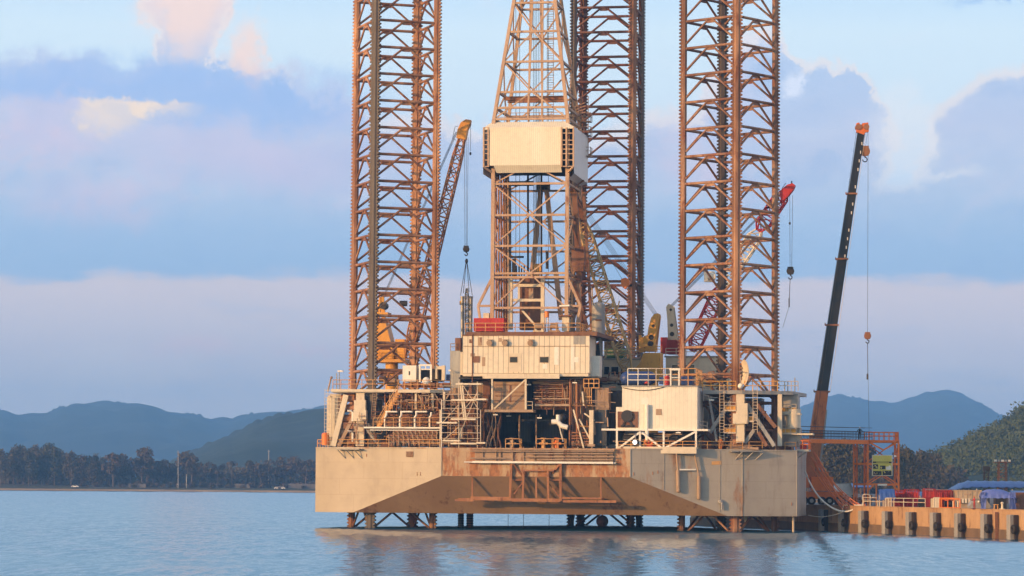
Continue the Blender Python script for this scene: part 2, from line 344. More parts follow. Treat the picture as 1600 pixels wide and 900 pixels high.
class MB:
    def __init__(s): s.v = []; s.f = []; s.s = []; s.mi = []; s.cur = 0
    def add(s, vs_, fs, smooth=False):
        n = len(s.v); s.v += [tuple(x) for x in vs_]
        for f in fs:
            s.f.append([n + i for i in f]); s.s.append(smooth); s.mi.append(s.cur)
        return s
    def hexa(s, a):                        # eight corners: bottom ring 0-3, top ring 4-7
        return s.add(a, [(3, 2, 1, 0), (4, 5, 6, 7), (0, 1, 5, 4), (1, 2, 6, 5), (2, 3, 7, 6), (3, 0, 4, 7)])
    def box(s, lo, hi):
        (a, b, c), (d, e, f) = lo, hi
        if a > d: a, d = d, a
        if b > e: b, e = e, b
        if c > f: c, f = f, c
        return s.hexa([(a, b, c), (d, b, c), (d, e, c), (a, e, c), (a, b, f), (d, b, f), (d, e, f), (a, e, f)])
    def basis(s, d, up=None):
        d = d.normalized(); up = V(up) if up else (V((0, 0, 1)) if abs(d.z) < .9 else V((0, 1, 0)))
        x = d.cross(up).normalized(); y = x.cross(d).normalized()
        return x, y
    def bar(s, p, q, wd, h=None, up=None):
        p, q = V(p), V(q); h = h or wd
        if (q - p).length < 1e-4: return s
        x, y = s.basis(q - p, up); x = x * wd / 2; y = y * h / 2
        return s.hexa([p - x - y, p + x - y, p + x + y, p - x + y, q - x - y, q + x - y, q + x + y, q - x + y])
    def tube(s, p, q, r, n=8, r2=None, caps=True):
        p, q = V(p), V(q); r2 = r if r2 is None else r2
        if (q - p).length < 1e-4: return s
        x, y = s.basis(q - p)
        cs = [(math.cos(2 * math.pi * i / n), math.sin(2 * math.pi * i / n)) for i in range(n)]
        A = [p + (x * c + y * d) * r for c, d in cs]; B = [q + (x * c + y * d) * r2 for c, d in cs]
        s.add(A + B, [(i, (i + 1) % n, n + (i + 1) % n, n + i) for i in range(n)], True)
        if caps: s.add(A, [tuple(range(n))[::-1]]); s.add(B, [tuple(range(n))])
        return s
    def path(s, pts, r, n=6):
        pts = [V(p) for p in pts]
        rings = []
        for i, p in enumerate(pts):
            d = (pts[min(i + 1, len(pts) - 1)] - pts[max(i - 1, 0)])
            x, y = s.basis(d)
            rings += [p + (x * math.cos(2 * math.pi * k / n) + y * math.sin(2 * math.pi * k / n)) * r for k in range(n)]
        fs = [(i * n + k, i * n + (k + 1) % n, (i + 1) * n + (k + 1) % n, (i + 1) * n + k) for i in range(len(pts) - 1) for k in range(n)]
        s.add(rings, fs, True)
        s.add(rings[:n], [tuple(range(n))[::-1]]); s.add(rings[-n:], [tuple(range(n))])
        return s
    def sphere(s, c, r, n=10, sz=1.0):
        c = V(c); m_ = n // 2 + 1
        vs_ = [c + V((r * math.sin(math.pi * i / m_) * math.cos(2 * math.pi * k / n), r * math.sin(math.pi * i / m_) * math.sin(2 * math.pi * k / n), sz * r * math.cos(math.pi * i / m_))) for i in range(m_ + 1) for k in range(n)]
        return s.add(vs_, [((i + 1) * n + k, (i + 1) * n + (k + 1) % n, i * n + (k + 1) % n, i * n + k) for i in range(m_) for k in range(n)], True)
    def torus(s, c, R_, r, ax='v', n=18, k=8):
        c = V(c); vs_ = []
        for i in range(n):
            a = 2 * math.pi * i / n
            for j in range(k):
                b = 2 * math.pi * j / k
                q, h = R_ + r * math.cos(b), r * math.sin(b)
                d = {'v': (q * math.cos(a), h, q * math.sin(a)), 'u': (h, q * math.cos(a), q * math.sin(a)), 'z': (q * math.cos(a), q * math.sin(a), h)}[ax]
                vs_.append(c + V(d))
        return s.add(vs_, [(i * k + j, ((i + 1) % n) * k + j, ((i + 1) % n) * k + (j + 1) % k, i * k + (j + 1) % k) for i in range(n) for j in range(k)], True)
    def prism_v(s, pts, v0, v1):           # outline in (u, z), thickness along v
        n = len(pts)
        A = [(u, v0, z) for u, z in pts]; B = [(u, v1, z) for u, z in pts]
        return s.add(A + B, [tuple(range(n)), tuple(range(2 * n - 1, n - 1, -1))] + [(i, n + i, n + (i + 1) % n, (i + 1) % n) for i in range(n)])
    def prism_z(s, pts, z0, z1):
        n = len(pts)
        A = [(u, v, z0) for u, v in pts]; B = [(u, v, z1) for u, v in pts]
        return s.add(A + B, [tuple(range(n))[::-1], tuple(range(n, 2 * n))] + [(i, (i + 1) % n, n + (i + 1) % n, n + i) for i in range(n)])
    def rail(s, pts, h=1.1, step=1.6, r=.05, mids=(.55,), posts=True):
        pts = [V(p) for p in pts]
        for a, b in zip(pts, pts[1:]):
            for f in (1.0,) + tuple(mids):
                o = V((0, 0, h * f)); s.tube(a + o, b + o, r, 5, caps=False)
            if posts:
                n = max(1, round((b - a).length / step))
                for i in range(n + 1):
                    q = a + (b - a) * i / n; s.tube(q, q + V((0, 0, h)), r, 5, caps=False)
        return s
    def ladder(s, p, q, wd=.5, r=.035, gap=.35):
        p, q = V(p), V(q); x = V((wd / 2, 0, 0))
        s.tube(p - x, q - x, r, 5); s.tube(p + x, q + x, r, 5)
        n = max(2, int((q - p).length / gap))
        for i in range(1, n): s.tube(p + (q - p) * i / n - x, p + (q - p) * i / n + x, r * .8, 4, caps=False)
        return s
    def stair(s, p, q, wd=1.0, n=14):
        p, q = V(p), V(q); d = (q - p); side_ = V((0, wd, 0))
        for o in (V((0, 0, 0)), side_):
            s.bar(p + o, q + o, .06, .28); s.tube(p + o + V((0, 0, 1.0)), q + o + V((0, 0, 1.0)), .05, 5); s.tube(p + o + V((0, 0, .5)), q + o + V((0, 0, .5)), .035, 5)
            for i in range(0, n + 1, 3): c = p + d * i / n + o; s.tube(c, c + V((0, 0, 1.0)), .04, 5)
        for i in range(1, n): c = p + d * i / n; s.box((c.x - .14, c.y + .03, c.z - .02), (c.x + .14, c.y + wd - .03, c.z + .02))
        return s
    def mesh(s, name, mats, base):
        me = bpy.data.meshes.new(name)
        b = V(base)
        me.from_pydata([(x - b.x, y - b.y, z - b.z) for x, y, z in s.v], [], s.f)
        me.polygons.foreach_set('use_smooth', s.s)
        for m_ in (mats if isinstance(mats, (list, tuple)) else [mats]): me.materials.append(m_)
        me.polygons.foreach_set('material_index', s.mi)
        me.update()
        return me
    def part(s, name, mats, parent, label=None):
        base = BASE[root_of(parent).name]
        o = bpy.data.objects.new(name, s.mesh(name, mats, base))
        col.objects.link(o); o.parent = parent
        if label: o['label'] = label
        return o
    def single(s, name, mats, label, cat, base, frame=RG, group=None, kind=None):
        o = bpy.data.objects.new(name, s.mesh(name, mats, base))
        o.matrix_world = frame.M @ Matrix.Translation(V(base))
        col.objects.link(o); BASE[o.name] = V(base)
        _tag(o, label, cat, group, kind)
        return o
def copy_tree(o, parent=None):
    c = o.copy(); col.objects.link(c)
    if parent: c.parent = parent
    for ch in list(o.children): copy_tree(ch, c)
    return c
def place(c, frame, base, yaw=0.0, sc=1.0):
    c.matrix_world = frame.M @ Matrix.Translation(V(base)) @ Matrix.Rotation(yaw, 4, 'Z') @ Matrix.Scale(sc, 4)
    BASE[c.name] = V(base)

def rect(x0, y0, x1, y1, v, F=RG):
    """photo rectangle at depth v -> u0, u1, z0, z1"""
    ym, xm = (y0 + y1) / 2, (x0 + x1) / 2
    return F.at(x0, ym, v).x, F.at(x1, ym, v).x, F.at(xm, y1, v).z, F.at(xm, y0, v).z
def pbox(mb, x0, y0, x1, y1, v, dep, F=RG):
    a, b, c, d = rect(x0, y0, x1, y1, v, F)
    return mb.box((a, v, c), (b, v + dep, d))
def ptube(mb, a, b, r, n=7, F=RG): return mb.tube(F.at(*a), F.at(*b), r, n)
def pbar(mb, a, b, wd, h=None, F=RG): return mb.bar(F.at(*a), F.at(*b), wd, h)
# ------------------------------------------------------------------ water, shores, hills
M_water = bpy.data.materials.new('rippled sea water'); M_water.use_nodes = True
t = NT(M_water.node_tree); b = t.N['Principled BSDF']
geo = t.node('ShaderNodeNewGeometry')
def wn(sx_, sy_, rot, seed, detail=3, rough=.55):
    mp = t.node('ShaderNodeMapping'); t.L.new(geo.outputs['Position'], mp.inputs[0]); mp.inputs['Scale'].default_value = (sx_, sy_, 1); mp.inputs['Rotation'].default_value = (0, 0, rot); mp.inputs['Location'].default_value = (seed, seed * 2, seed)
    return t.m('SUBTRACT', t.noise(mp.outputs[0], 1.0, detail, rough), .5)
# wave slopes: chop, wind streaks, slow swell patches
patch = t.m('ADD', .75, t.m('MULTIPLY', wn(.006, .012, .2, 5), 2.2))
ny_ = t.m('ADD', t.m('ADD', t.m('MULTIPLY', wn(.9, .15, .12, 1, 4, .6), .23), t.m('MULTIPLY', wn(.22, .055, -.1, 2), .10)), t.m('MULTIPLY', wn(2.4, .5, .05, 3, 2), .12))
nx_ = t.m('ADD', t.m('MULTIPLY', wn(.7, .3, .3, 7, 4, .6), .26), t.m('MULTIPLY', wn(2.0, .8, -.2, 8, 2), .14))
nrm = t.node('ShaderNodeVectorMath', operation='NORMALIZE')
t.L.new(t.vec(t.m('MULTIPLY', nx_, patch), t.m('SUBTRACT', t.m('MULTIPLY', ny_, patch), .085), 1.0), nrm.inputs[0])
t.L.new(nrm.outputs[0], b.inputs['Normal'])
b.inputs['Base Color'].default_value = (.02, .105, .16, 1)
b.inputs['Roughness'].default_value = .12
b.inputs['IOR'].default_value = 1.33
b.inputs['Specular IOR Level'].default_value = .5
b.inputs['Specular Tint'].default_value = (.60, .90, 1.0, 1)
mb = MB(); mb.add([(-5000, -600, 0), (5000, -600, 0), (5000, 13000, 0), (-5000, 13000, 0)], [(0, 1, 2, 3)])
mb.single('water', M_water, 'calm blue rippled sea in front of the drilling rig', 'sea', (0, 0, 0), W0, kind='structure')

def lerp_table(tab, x):
    if x <= tab[0][0]: return tab[0][1]
    for (a, b_), (c_, d) in zip(tab, tab[1:]):
        if x <= c_:
            f = (x - a) / (c_ - a); f = f * f * (3 - 2 * f) * .5 + f * .5
            return b_ + (d - b_) * f
    return tab[-1][1]
def ridge(name, label, Y, tab, depth, nx, bumps, material=M_hill, zbase=1.0, ny=48, x0=None, x1=None):
    """a hill range whose crest lies at distance Y: crest heights read from pixel rows, slopes falling to both sides"""
    mb = MB(); xs = [x0 + (x1 - x0) * i / (nx - 1) for i in range(nx)]
    vs_ = []
    for j in range(ny + 1):
        f = j / ny * 1.35                  # 0 foot, 1 crest, beyond: back slope
        g = math.sin(min(f, 1) * math.pi / 2) ** 1.15 if f <= 1 else 1 - (f - 1) * 1.6
        for px in xs:
            y = Y - depth * (1 - f)
            top = WP(px, lerp_table(tab, px), Y)
            x = top.x * (y / Y) if f <= 1 else top.x
            z = zbase + (top.z - zbase) * g
            q = V((x * .004, y * .004, 3.1))
            z += noise.noise(q) * (top.z * .10) * math.sin(min(f, 1) * math.pi) + noise.noise(V((x * .02, y * .02, 7))) * bumps * .6 * (f > .05)
            z += abs(noise.noise(V((x * .075, y * .02, 1)))) * bumps * (.9 < f < 1.05) + noise.noise(V((x * .012, y * .012, 2))) * bumps * 1.2 * (f > .05)
            vs_.append((x, y, z))
    fs = [(j * nx + i, j * nx + i + 1, (j + 1) * nx + i + 1, (j + 1) * nx + i) for j in range(ny) for i in range(nx - 1)]
    mb.add(vs_, fs, True)
    return mb.single(name, material, label, 'hill', (0, 0, 0), W0, kind='structure')
ridge('hills', 'long blue hazy hill range beyond the trees, left of the rig', 8600, [(-500, 690), (-140, 668), (-60, 640), (0, 645), (30, 655), (60, 655), (110, 639), (165, 634), (225, 638), (270, 650), (340, 662), (390, 654), (440, 650), (520, 640), (640, 650), (760, 690), (900, 748), (940, 753)], 3000, 420, 12, x0=-420, x1=940)
ridge('hills', 'dark green wooded hill rising behind the left trees to the rig', 3600, [(205, 754), (230, 745), (300, 712), (360, 684), (400, 664), (440, 652), (480, 646), (540, 640), (640, 636), (760, 650), (860, 690), (930, 728), (1010, 752)], 1200, 300, 7, x0=205, x1=1010)
ridge('hills', 'twin peaked blue mountain far behind the quay', 10400, [(880, 754), (1000, 700), (1130, 664), (1230, 655), (1262, 636), (1290, 624), (1310, 621), (1340, 625), (1360, 632), (1390, 638), (1420, 630), (1450, 618), (1475, 615), (1500, 619), (1530, 633), (1560, 650), (1600, 663), (1700, 690), (1900, 720)], 3200, 420, 12, x0=880, x1=2000)
# land: the far shore on the left, the port land behind the quay
mb = MB()
def shore_strip(pts, z): mb.prism_z(pts, -2, z)
SH = 1860
shore_strip([(-900, SH), (-300, SH - 6), (-150, SH + 4), (-60, SH - 4), (120, SH), (120, 3600), (-1500, 3600), (-1500, SH)], 1.1)
mb.single('beach', M_sand, 'thin pale sand shore line across the bay', 'beach', (0, 0, 0), W0, kind='structure')
mb = MB(); n_ = 260
A = []
for j, (yy, zz) in enumerate([(SH + 14, 1.0), (SH + 22, 2.1), (SH + 60, 3.2), (SH + 1600, 5)]):
    for i in range(n_):
        x = -700 + 800 * i / (n_ - 1)
        A.append((x * (1 + j * .05), yy + 5 * noise.noise(V((x * .03, j, 0))), zz + (1.0 * abs(noise.noise(V((x * .12, j * 3, 5)))) if 0 < j < 3 else 0)))
mb.add(A, [(j * n_ + i, j * n_ + i + 1, (j + 1) * n_ + i + 1, (j + 1) * n_ + i) for j in range(3) for i in range(n_ - 1)], True)
mb.single('ground', M_scrub, 'scrubby bank under the far trees', 'ground', (0, 0, 0), W0, kind='structure')

# quay frame: origin on the quay's face, first axis along the face towards the viewer, second axis inland
QA, QB = V((48.25, 420, 0)), V((62.3, 370.5, 0))
QD = (QB - QA).normalized()
QF = Frame(QA, math.atan2(QD.y, QD.x))
QZ = 3.56
mb = MB()
mb.prism_z([(150, 400), (150, 14), (78, 14), (78, .5), (-69, .5), (-95, 40), (-1700, 520), (-1700, 1300), (150, 1300)][::-1], -3, QZ)
mb.single('ground', M_asphalt, 'flat port yard behind the quay edge', 'ground', (0, 0, 0), QF, kind='structure')
Q = thing('quay_wall', 'long stained concrete quay wall right of the rig', 'quay', (0, 0, 0), QF)
mb = MB()
mb.box((-70, 0, 1.15), (78, .49, QZ - .01)); mb.box((-70, -.08, QZ + .004), (78, .7, QZ + .10))
mb.part('wall_face', M_quay, Q)
mb = MB(); mb.box((-70, -.12, -3), (78, .49, 1.145)); mb.part('tide_zone', M_quaylow, Q)

# haze
mb = MB(); mb.box((-4200, -700, -1.0 - 3), (4200, 13500, 420))
M_haze = bpy.data.materials.new('evening haze'); M_haze.use_nodes = True
nt_ = M_haze.node_tree; nt_.nodes.clear()
o_ = nt_.nodes.new('ShaderNodeOutputMaterial'); pv = nt_.nodes.new('ShaderNodeVolumePrincipled')
pv.inputs['Color'].default_value = (.20, .48, .95, 1); pv.inputs['Density'].default_value = 1.35e-4; pv.inputs['Anisotropy'].default_value = 0.0
nt_.links.new(pv.outputs[0], o_.inputs['Volume'])
mb.single('haze', M_haze, 'thin blue evening haze over the bay', 'haze', (0, 0, 0), W0, kind='stuff')
# ------------------------------------------------------------------ hull
DK = 11.27; KEEL = 2.15; TB = 7.35        # deck, keel, lower edge of the transom
TL, TR = P(690, 720, 0).x, P(985, 720, 0).x
LW = P(493, 750, 6.5); RW1 = P(1160, 750, 5.2); RW2 = P(1245, 750, 8.8)
LU, RU1, RU2 = LW.x, RW1.x, RW2.x
RK = 4.5                                   # keel line of the stern rake
def on_wall(a, b_, v): return a[0] + (b_[0] - a[0]) * (v - a[1]) / (b_[1] - a[1])
kl = on_wall((TL, 0), (LU, 6.5), RK); kr = on_wall((TR, 0), (RU1, 5.2), RK)
hull = thing('rig_hull', 'wide grey steel hull of the jack-up rig with a raked rusty stern', 'rig hull', (0, 20, DK))
plan = [(TL, 0), (TR, 0), (RU1, 5.2), (RU2, 8.8), (RU2 + .1, 23), (10, 62), (-8, 62), (LU - .2, 24), (LU, 6.5)]
mb = MB()
def wall(a, b_, zs=None): mb.add([(*a, KEEL), (*b_, KEEL), (*b_, DK), (*a, DK)], [(0, 1, 2, 3)])
mb.cur = 1; mb.add([(LU, 6.5, KEEL), (kl, RK, KEEL), (TL, 0, TB), (TL, 0, DK), (LU, 6.5, DK)], [(0, 1, 2, 3, 4)]); mb.cur = 0
mb.add([(TR, 0, TB), (kr, RK, KEEL), (RU1, 5.2, KEEL), (RU1, 5.2, DK), (TR, 0, DK)], [(0, 1, 2, 3, 4)])
for a, b_ in list(zip(plan[2:], plan[3:])): wall(a, b_)
mb.part('side_shell', [M_hull, M_hullclean], hull)
mb = MB(); mb.add([(TL, 0, TB), (TR, 0, TB), (TR, 0, DK), (TL, 0, DK)], [(0, 1, 2, 3)])
mb.part('transom', M_transom, hull)
mb = MB(); mb.add([(kl, RK, KEEL), (kr, RK, KEEL), (TR, 0, TB), (TL, 0, TB)], [(0, 1, 2, 3)])
mb.add([(kl, RK, KEEL)] + [(u, v, KEEL) for u, v in plan[:1:-1]] + [(kr, RK, KEEL)], [tuple(range(9))])
mb.part('raked_bottom', M_rake, hull)
mb = MB(); mb.add([(u, v, DK) for u, v in plan], [tuple(range(9))]); mb.part('main_deck', M_deck, hull)
# vertical weld strakes give the plates their seams
for a, b_, r in (((TL, -.02, TB), (TL, -.02, DK), .08), ((TR, -.02, TB), (TR, -.02, DK), .09), ((RU1, 5.18, KEEL), (RU1, 5.18, DK), .07), ((RU2, 8.79, KEEL), (RU2, 8.79, DK), .05)):
    mb = MB(); mb.tube(a, b_, r, 6); mb.part('weld_seam', M_hull, hull)
for f0 in (.30, .8):
    u, v = TR + (RU1 - TR) * f0, 5.2 * f0
    mb = MB(); mb.bar((u, v - .04, KEEL + (TB - KEEL) * max(0, 1 - (v / RK)) + .1), (u, v - .04, DK), .05, .06); mb.part('weld_seam', M_hull, hull)
# long ledge, pipes and lattice brackets on the stern
mb = MB()
a, b_, c_, d = rect(738, 721, 958, 724, -.9); mb.box((a, -.95, c_), (b_, -.35, d))
mb.tube((a - 1.2, -.7, c_ + .1), (b_ + .3, -.7, c_ + .1), .09)
mb.part('pale_ledge', M_white, hull)
mb = MB()
for x0, x1, y in ((735, 960, 705), (826, 952, 709), (820, 960, 714), (735, 790, 716), (840, 955, 718.5)): ptube(mb, (x0, y, -.9), (x1, y, -.9), .10)
a, b_, c_, d = rect(738, 701, 960, 703, -.6); mb.box((a, -.7, c_), (b_, 0, d))
a, b_, c_, d = rect(742, 703, 958, 721, -.3); mb.box((a, -.32, c_), (b_, -.02, d))
for x in (754, 775, 782, 801, 818, 835, 862, 880, 903, 925, 948): ptube(mb, (x, 698, -.5), (x, 722, -.5), .08)
mb.part('pipe_bundle', M_tan, hull)
fr = MB()
for x0, y0, x1, y1, wd in ((799, 722, 797, 782, .34), (818, 735, 817, 782, .3), (856, 735, 857, 781, .3), (876, 724, 876, 782, .34), (838, 745, 838, 778, .22),
                           (800, 723, 818, 746, .22), (876, 724, 858, 746, .22), (803, 772, 818, 752, .16), (858, 756, 874, 776, .16), (803, 750, 818, 750, .22), (858, 750, 876, 750, .22), (813, 735, 866, 735, .24)):
    pbar(fr, (x0, y0, -.5 if y0 < 745 else .2), (x1, y1, -.5 if y1 < 745 else .2), wd)
for x0, x1, y, wd in ((716, 878, 780, .30), (735, 800, 777, .22), (800, 876, 782, .28), (880, 963, 783, .34), (876, 940, 778, .25), (711, 740, 781.5, .25)):
    pbar(fr, (x0, y, .15), (x1, y + .8, .15), wd)
for x in (738, 939): pbar(fr, (x, 746, -.05), (x, 779, .2), .2)
for x, y, dv in ((738, 779, 4), (797, 781, 4.2), (857, 781, 4.2), (939, 780, 4.2), (876, 781, 4.2)):
    q = P(x, y, .2); vv = RK * (TB - q.z) / (TB - KEEL); fr.bar(q, (q.x, vv, q.z), .2)
fr.part('stern_bracket', M_rusty, hull, 'rusty lattice bracket hanging below the stern ledge')
def wall_pt(px, py, left=True, off=.05):
    """point of the slanted side plating under a pixel"""
    lo, hi = 0.0, 9.0
    if left: a, b_ = (TL, 0), (LU, 6.5)
    elif px < 1160: a, b_ = (TR, 0), (RU1, 5.2)
    else: a, b_ = (RU1, 5.2), (RU2, 8.8)
    d = RG.ray(px, py); nx, nv = (b_[1] - a[1]), -(b_[0] - a[0])
    tt = (nx * (a[0] - RG.c.x) + nv * (a[1] - RG.c.y)) / (nx * d.x + nv * d.y)
    q = RG.c + d * tt
    ln = math.hypot(nx, nv); sgn = -1 if nv > 0 else 1
    return q + V((nx, nv, 0)) * sgn * off / ln
mb = MB()
for i in range(6):
    q0, q1 = wall_pt(635, 706 + i * 1.5, True, .08), wall_pt(646, 706 + i * 1.5, True, .08); mb.bar(q0, q1, .08, .09)
mb.part('vent_grille', M_brown, hull)
mb = MB()
for x0, x1, left in ((530, 568, True), (1140, 1187, False)):
    q = [wall_pt(x0, 702 if left else 705.5, left, .6), wall_pt(x1, 702 if left else 705.5, left, .6)]
    mb.bar(q[0], q[1], 1.2, .12)
    for k in range(3):
        xx = x0 + (x1 - x0) * (.08 + .34 * k)
        a, b_ = (wall_pt(xx, 703, left, .95), wall_pt(xx + 7, 716, left, .05)) if left else (wall_pt(xx + 14, 706, left, .95), wall_pt(xx + 5, 718, left, .05))
        mb.bar(a, b_, .12)
mb.part('deck_bracket', M_grey, hull)
for pts, r in (([(1056, 708), (1058, 735), (1059, 767)], .22), ([(1084, 708), (1091, 744), (1091, 778)], .22)):
    mb = MB(); pp = [wall_pt(x, y, False, .45) for x, y in pts]
    mb.path(pp[:2], r * .6, 8); mb.tube(pp[1], pp[2], r * 1.25, 10); mb.sphere(pp[2], r * 1.25)
    mb.bar(pp[0] + V((0, 0, .3)), wall_pt(pts[0][0], 706, False, 0), .2)
    mb.part('discharge_pipe', M_tan, hull)
mb = MB(); mb.tube(wall_pt(1061, 734, False, .45), wall_pt(1086, 734, False, .45), .12); mb.tube(wall_pt(1070, 734, False, .45), wall_pt(1070, 734, False, .0), .1); mb.part('cross_pipe', M_white, hull)
mb = MB(); q = wall_pt(1127, 790, False, .35); mb.tube(q + V((0, 0, .5)), q - V((0, 0, .55)), .16); mb.tube(q + V((0, 0, .5)), wall_pt(1127, 785, False, 0), .14); mb.sphere(wall_pt(1125, 784, False, .1), .34); mb.part('outlet_spout', M_grey, hull)
mb = MB()
for y in (738, 741): 
    for x in (652, 657): mb.bar(wall_pt(x, y, True, .04), wall_pt(x, y + 2, True, .04), .09)
for x, y in ((573, 709), (1020, 737), (1028, 735), (990, 738), (1237, 785)): mb.bar(wall_pt(x, y, x < 800, .03), wall_pt(x, y + 5, x < 800, .03), .10, .06)
mb.part('eye_bolt', M_rusty, hull)
mb = MB()
a = wall_pt(1112, 723, False, .02); b_ = wall_pt(1127, 720, False, .02); mb.hexa([a, wall_pt(1127, 726, False, .02), wall_pt(1127, 726, False, .05), wall_pt(1112, 726, False, .05), wall_pt(1112, 721, False, .02), b_, wall_pt(1127, 720, False, .05), wall_pt(1112, 721, False, .05)])
mb.part('rust_patch', M_rail, hull)
# rub strip along the deck edge
for (a, b_) in (((LU, 6.5), (TL, 0)), ((TR, 0), (RU1, 5.2)), ((RU1, 5.2), (RU2, 8.8)), ((RU2, 8.8), (RU2 + .1, 23))):
    mb = MB(); mb.bar((*a, DK - .06), (*b_, DK - .06), .16, .2); mb.part('deck_edge', M_hull, hull)
# a gunwale railing in its sections
def rail_part(parent, pts, m_=M_rail, **k): mb = MB(); mb.rail(pts, **k); return mb.part('railing', m_, parent)
ins = .25
LA, LB = V((LU + .25, 6.6, DK)), V((TL - .3, .35, DK))
for k in range(3): rail_part(hull, [LA + (LB - LA) * k / 3, LA + (LB - LA) * (k + 1) / 3])
rail_part(hull, [(LU + .2, 6.6, DK), (LU + .1, 23, DK)])
RA, RB, RC = V((TR + 8.6, 3.1, DK)), V((RU1, 5.45, DK)), V((RU2 - .2, 9.0, DK))
rail_part(hull, [RA, RB]); rail_part(hull, [RB + (RC - RB) * .12, RB + (RC - RB) * .62]); rail_part(hull, [RB + (RC - RB) * .8, RC]); rail_part(hull, [RC, (RU2 - .1, 23, DK)])

# ------------------------------------------------------------------ truss legs
S_LEG = 9.15; HD = S_LEG / math.sqrt(2)
def truss_leg(label, center, yawdeg, zlev, pitch_, nlev, mats, zbot=-2.6):
    """square truss leg with four rack chords; zlev is one known frame level"""
    F = Frame(RG.M @ V((center[0], center[1], 0)), YAW + RAD(yawdeg))
    lev0 = zlev - pitch_ * math.floor((zlev - zbot) / pitch_)
    ztop = lev0 + pitch_ * (nlev - .4)
    root = thing('truss_leg', label, 'rig leg', (0, 0, 0), F)
    h = S_LEG / 2
    cs = [V((-h, -h, 0)), V((h, -h, 0)), V((h, h, 0)), V((-h, h, 0))]       # near (towards viewer), right, far, left
    for i, c_ in enumerate(cs):
        d = c_.normalized(); e = V((-d.y, d.x, 0))
        mb = MB()
        # split tubes and a rack plate make the chord
        a, bb = .36, .46
        ring = [c_ + d * x + e * y for x, y in ((-a, -bb * .6), (-a * .2, -bb), (a * .7, -bb * .8), (a, -.2), (a, .2), (a * .7, bb * .8), (-a * .2, bb), (-a, bb * .6))]
        mb.prism_z([(q.x, q.y) for q in ring], zbot, ztop)
        ch = mb.part('chord', mats[i], root)
        for s_ in (1, -1):
            mb = MB()
            ax = d if i in (1, 3) else e
            wid = e if i in (1, 3) else d
            if i in (1, 3) and s_ < 0: continue
            o0 = c_ + ax * s_ * (a + .0 if i in (1, 3) else bb)
            p0, p1 = o0 - ax * s_ * .06, o0 + ax * s_ * .10
            mb.hexa([q + wid * y + V((0, 0, zz)) for zz in (zbot, ztop) for q, y in ((p0, -.2), (p1, -.2), (p1, .2), (p0, .2))])
            tp = .50; n = int((ztop - zbot) / tp)
            for k in range(n):
                z = zbot + k * tp
                q0, q1 = o0 + ax * s_ * .09, o0 + ax * s_ * .36
                mb.hexa([q0 - wid * .19 + V((0, 0, z)), q1 - wid * .19 + V((0, 0, z + .10)), q1 + wid * .19 + V((0, 0, z + .10)), q0 + wid * .19 + V((0, 0, z)),
                         q0 - wid * .19 + V((0, 0, z + .38)), q1 - wid * .19 + V((0, 0, z + .26)), q1 + wid * .19 + V((0, 0, z + .26)), q0 + wid * .19 + V((0, 0, z + .38))])
            mb.part('rack', mats[i], ch)
    proto = {}
    for fi in range(4):
        a, b_ = cs[fi], cs[(fi + 1) % 4]; d = (b_ - a).normalized(); mid = (a + b_) / 2
        mb = MB(); mb.tube(a + d * .35, b_ - d * .35, .205, 8, caps=False)
        nrm = V((d.y, -d.x, 0))
        hb = mb
        mk = MB()
        for s_, e_ in ((1, a), (-1, b_)):
            top = mid - d * s_ * .45 + V((0, 0, -.12)); bot = e_ + d * s_ * .42 + V((0, 0, -pitch_ + .75))
            mk.tube(top, bot, .165, 8, caps=False)
        # gusset at the apex
        g = [mid + d * x + V((0, 0, z)) for x, z in ((-.9, .0), (.9, .0), (.55, -.55), (-.55, -.55))]
        mk.add([q + nrm * .05 for q in g] + [q - nrm * .05 for q in g], [(0, 1, 2, 3), (7, 6, 5, 4), (0, 4, 5, 1), (1, 5, 6, 2), (2, 6, 7, 3), (3, 7, 4, 0)])
        proto[fi] = (hb, mk)
    for fi in range(4):
        me1 = me2 = None
        for k in range(nlev):
            z = lev0 + pitch_ * k
            if me1 is None:
                o1 = proto[fi][0].part('horizontal_brace', mats[4 + fi], root); o2 = proto[fi][1].part('diagonal_brace', mats[4 + fi], root)
                me1, me2 = o1, o2
            else:
                o1, o2 = me1.copy(), me2.copy(); col.objects.link(o1); col.objects.link(o2); o1.parent = o2.parent = root
            o1.location = (0, 0, z); o2.location = (0, 0, z)
    return root, F
LEGC = {'l': (P(616.5, 400, 12.6).x, 12.6), 'r': (P(1139, 400, 12.6).x, 12.6), 'b': (P(948, 400, 50).x, 50.0)}
def lev_z(px, py, c, yawdeg, corner):
    F = Frame(RG.M @ V((c[0], c[1], 0)), YAW + RAD(yawdeg)); h = S_LEG / 2
    q = {'near': V((-h, -h, 0)), 'right': V((h, -h, 0))}[corner]
    w_ = F.M @ q
    return WP(px, py, w_.y).z
PITCHZ = 3.84
L_, D_, B_ = M_leg, M_legdark, M_legback
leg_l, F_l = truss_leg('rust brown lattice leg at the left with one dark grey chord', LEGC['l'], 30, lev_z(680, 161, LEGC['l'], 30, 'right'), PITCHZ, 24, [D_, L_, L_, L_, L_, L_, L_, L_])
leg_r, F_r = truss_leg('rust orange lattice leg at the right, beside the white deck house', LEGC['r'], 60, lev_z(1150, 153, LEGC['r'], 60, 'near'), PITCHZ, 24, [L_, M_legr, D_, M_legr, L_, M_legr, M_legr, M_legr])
leg_b, F_b = truss_leg('dark red brown lattice leg rising behind the derrick', LEGC['b'], 90, lev_z(988, 127, LEGC['b'], 90, 'near'), PITCHZ, 25, [L_, D_, B_, D_, B_, B_, B_, B_])
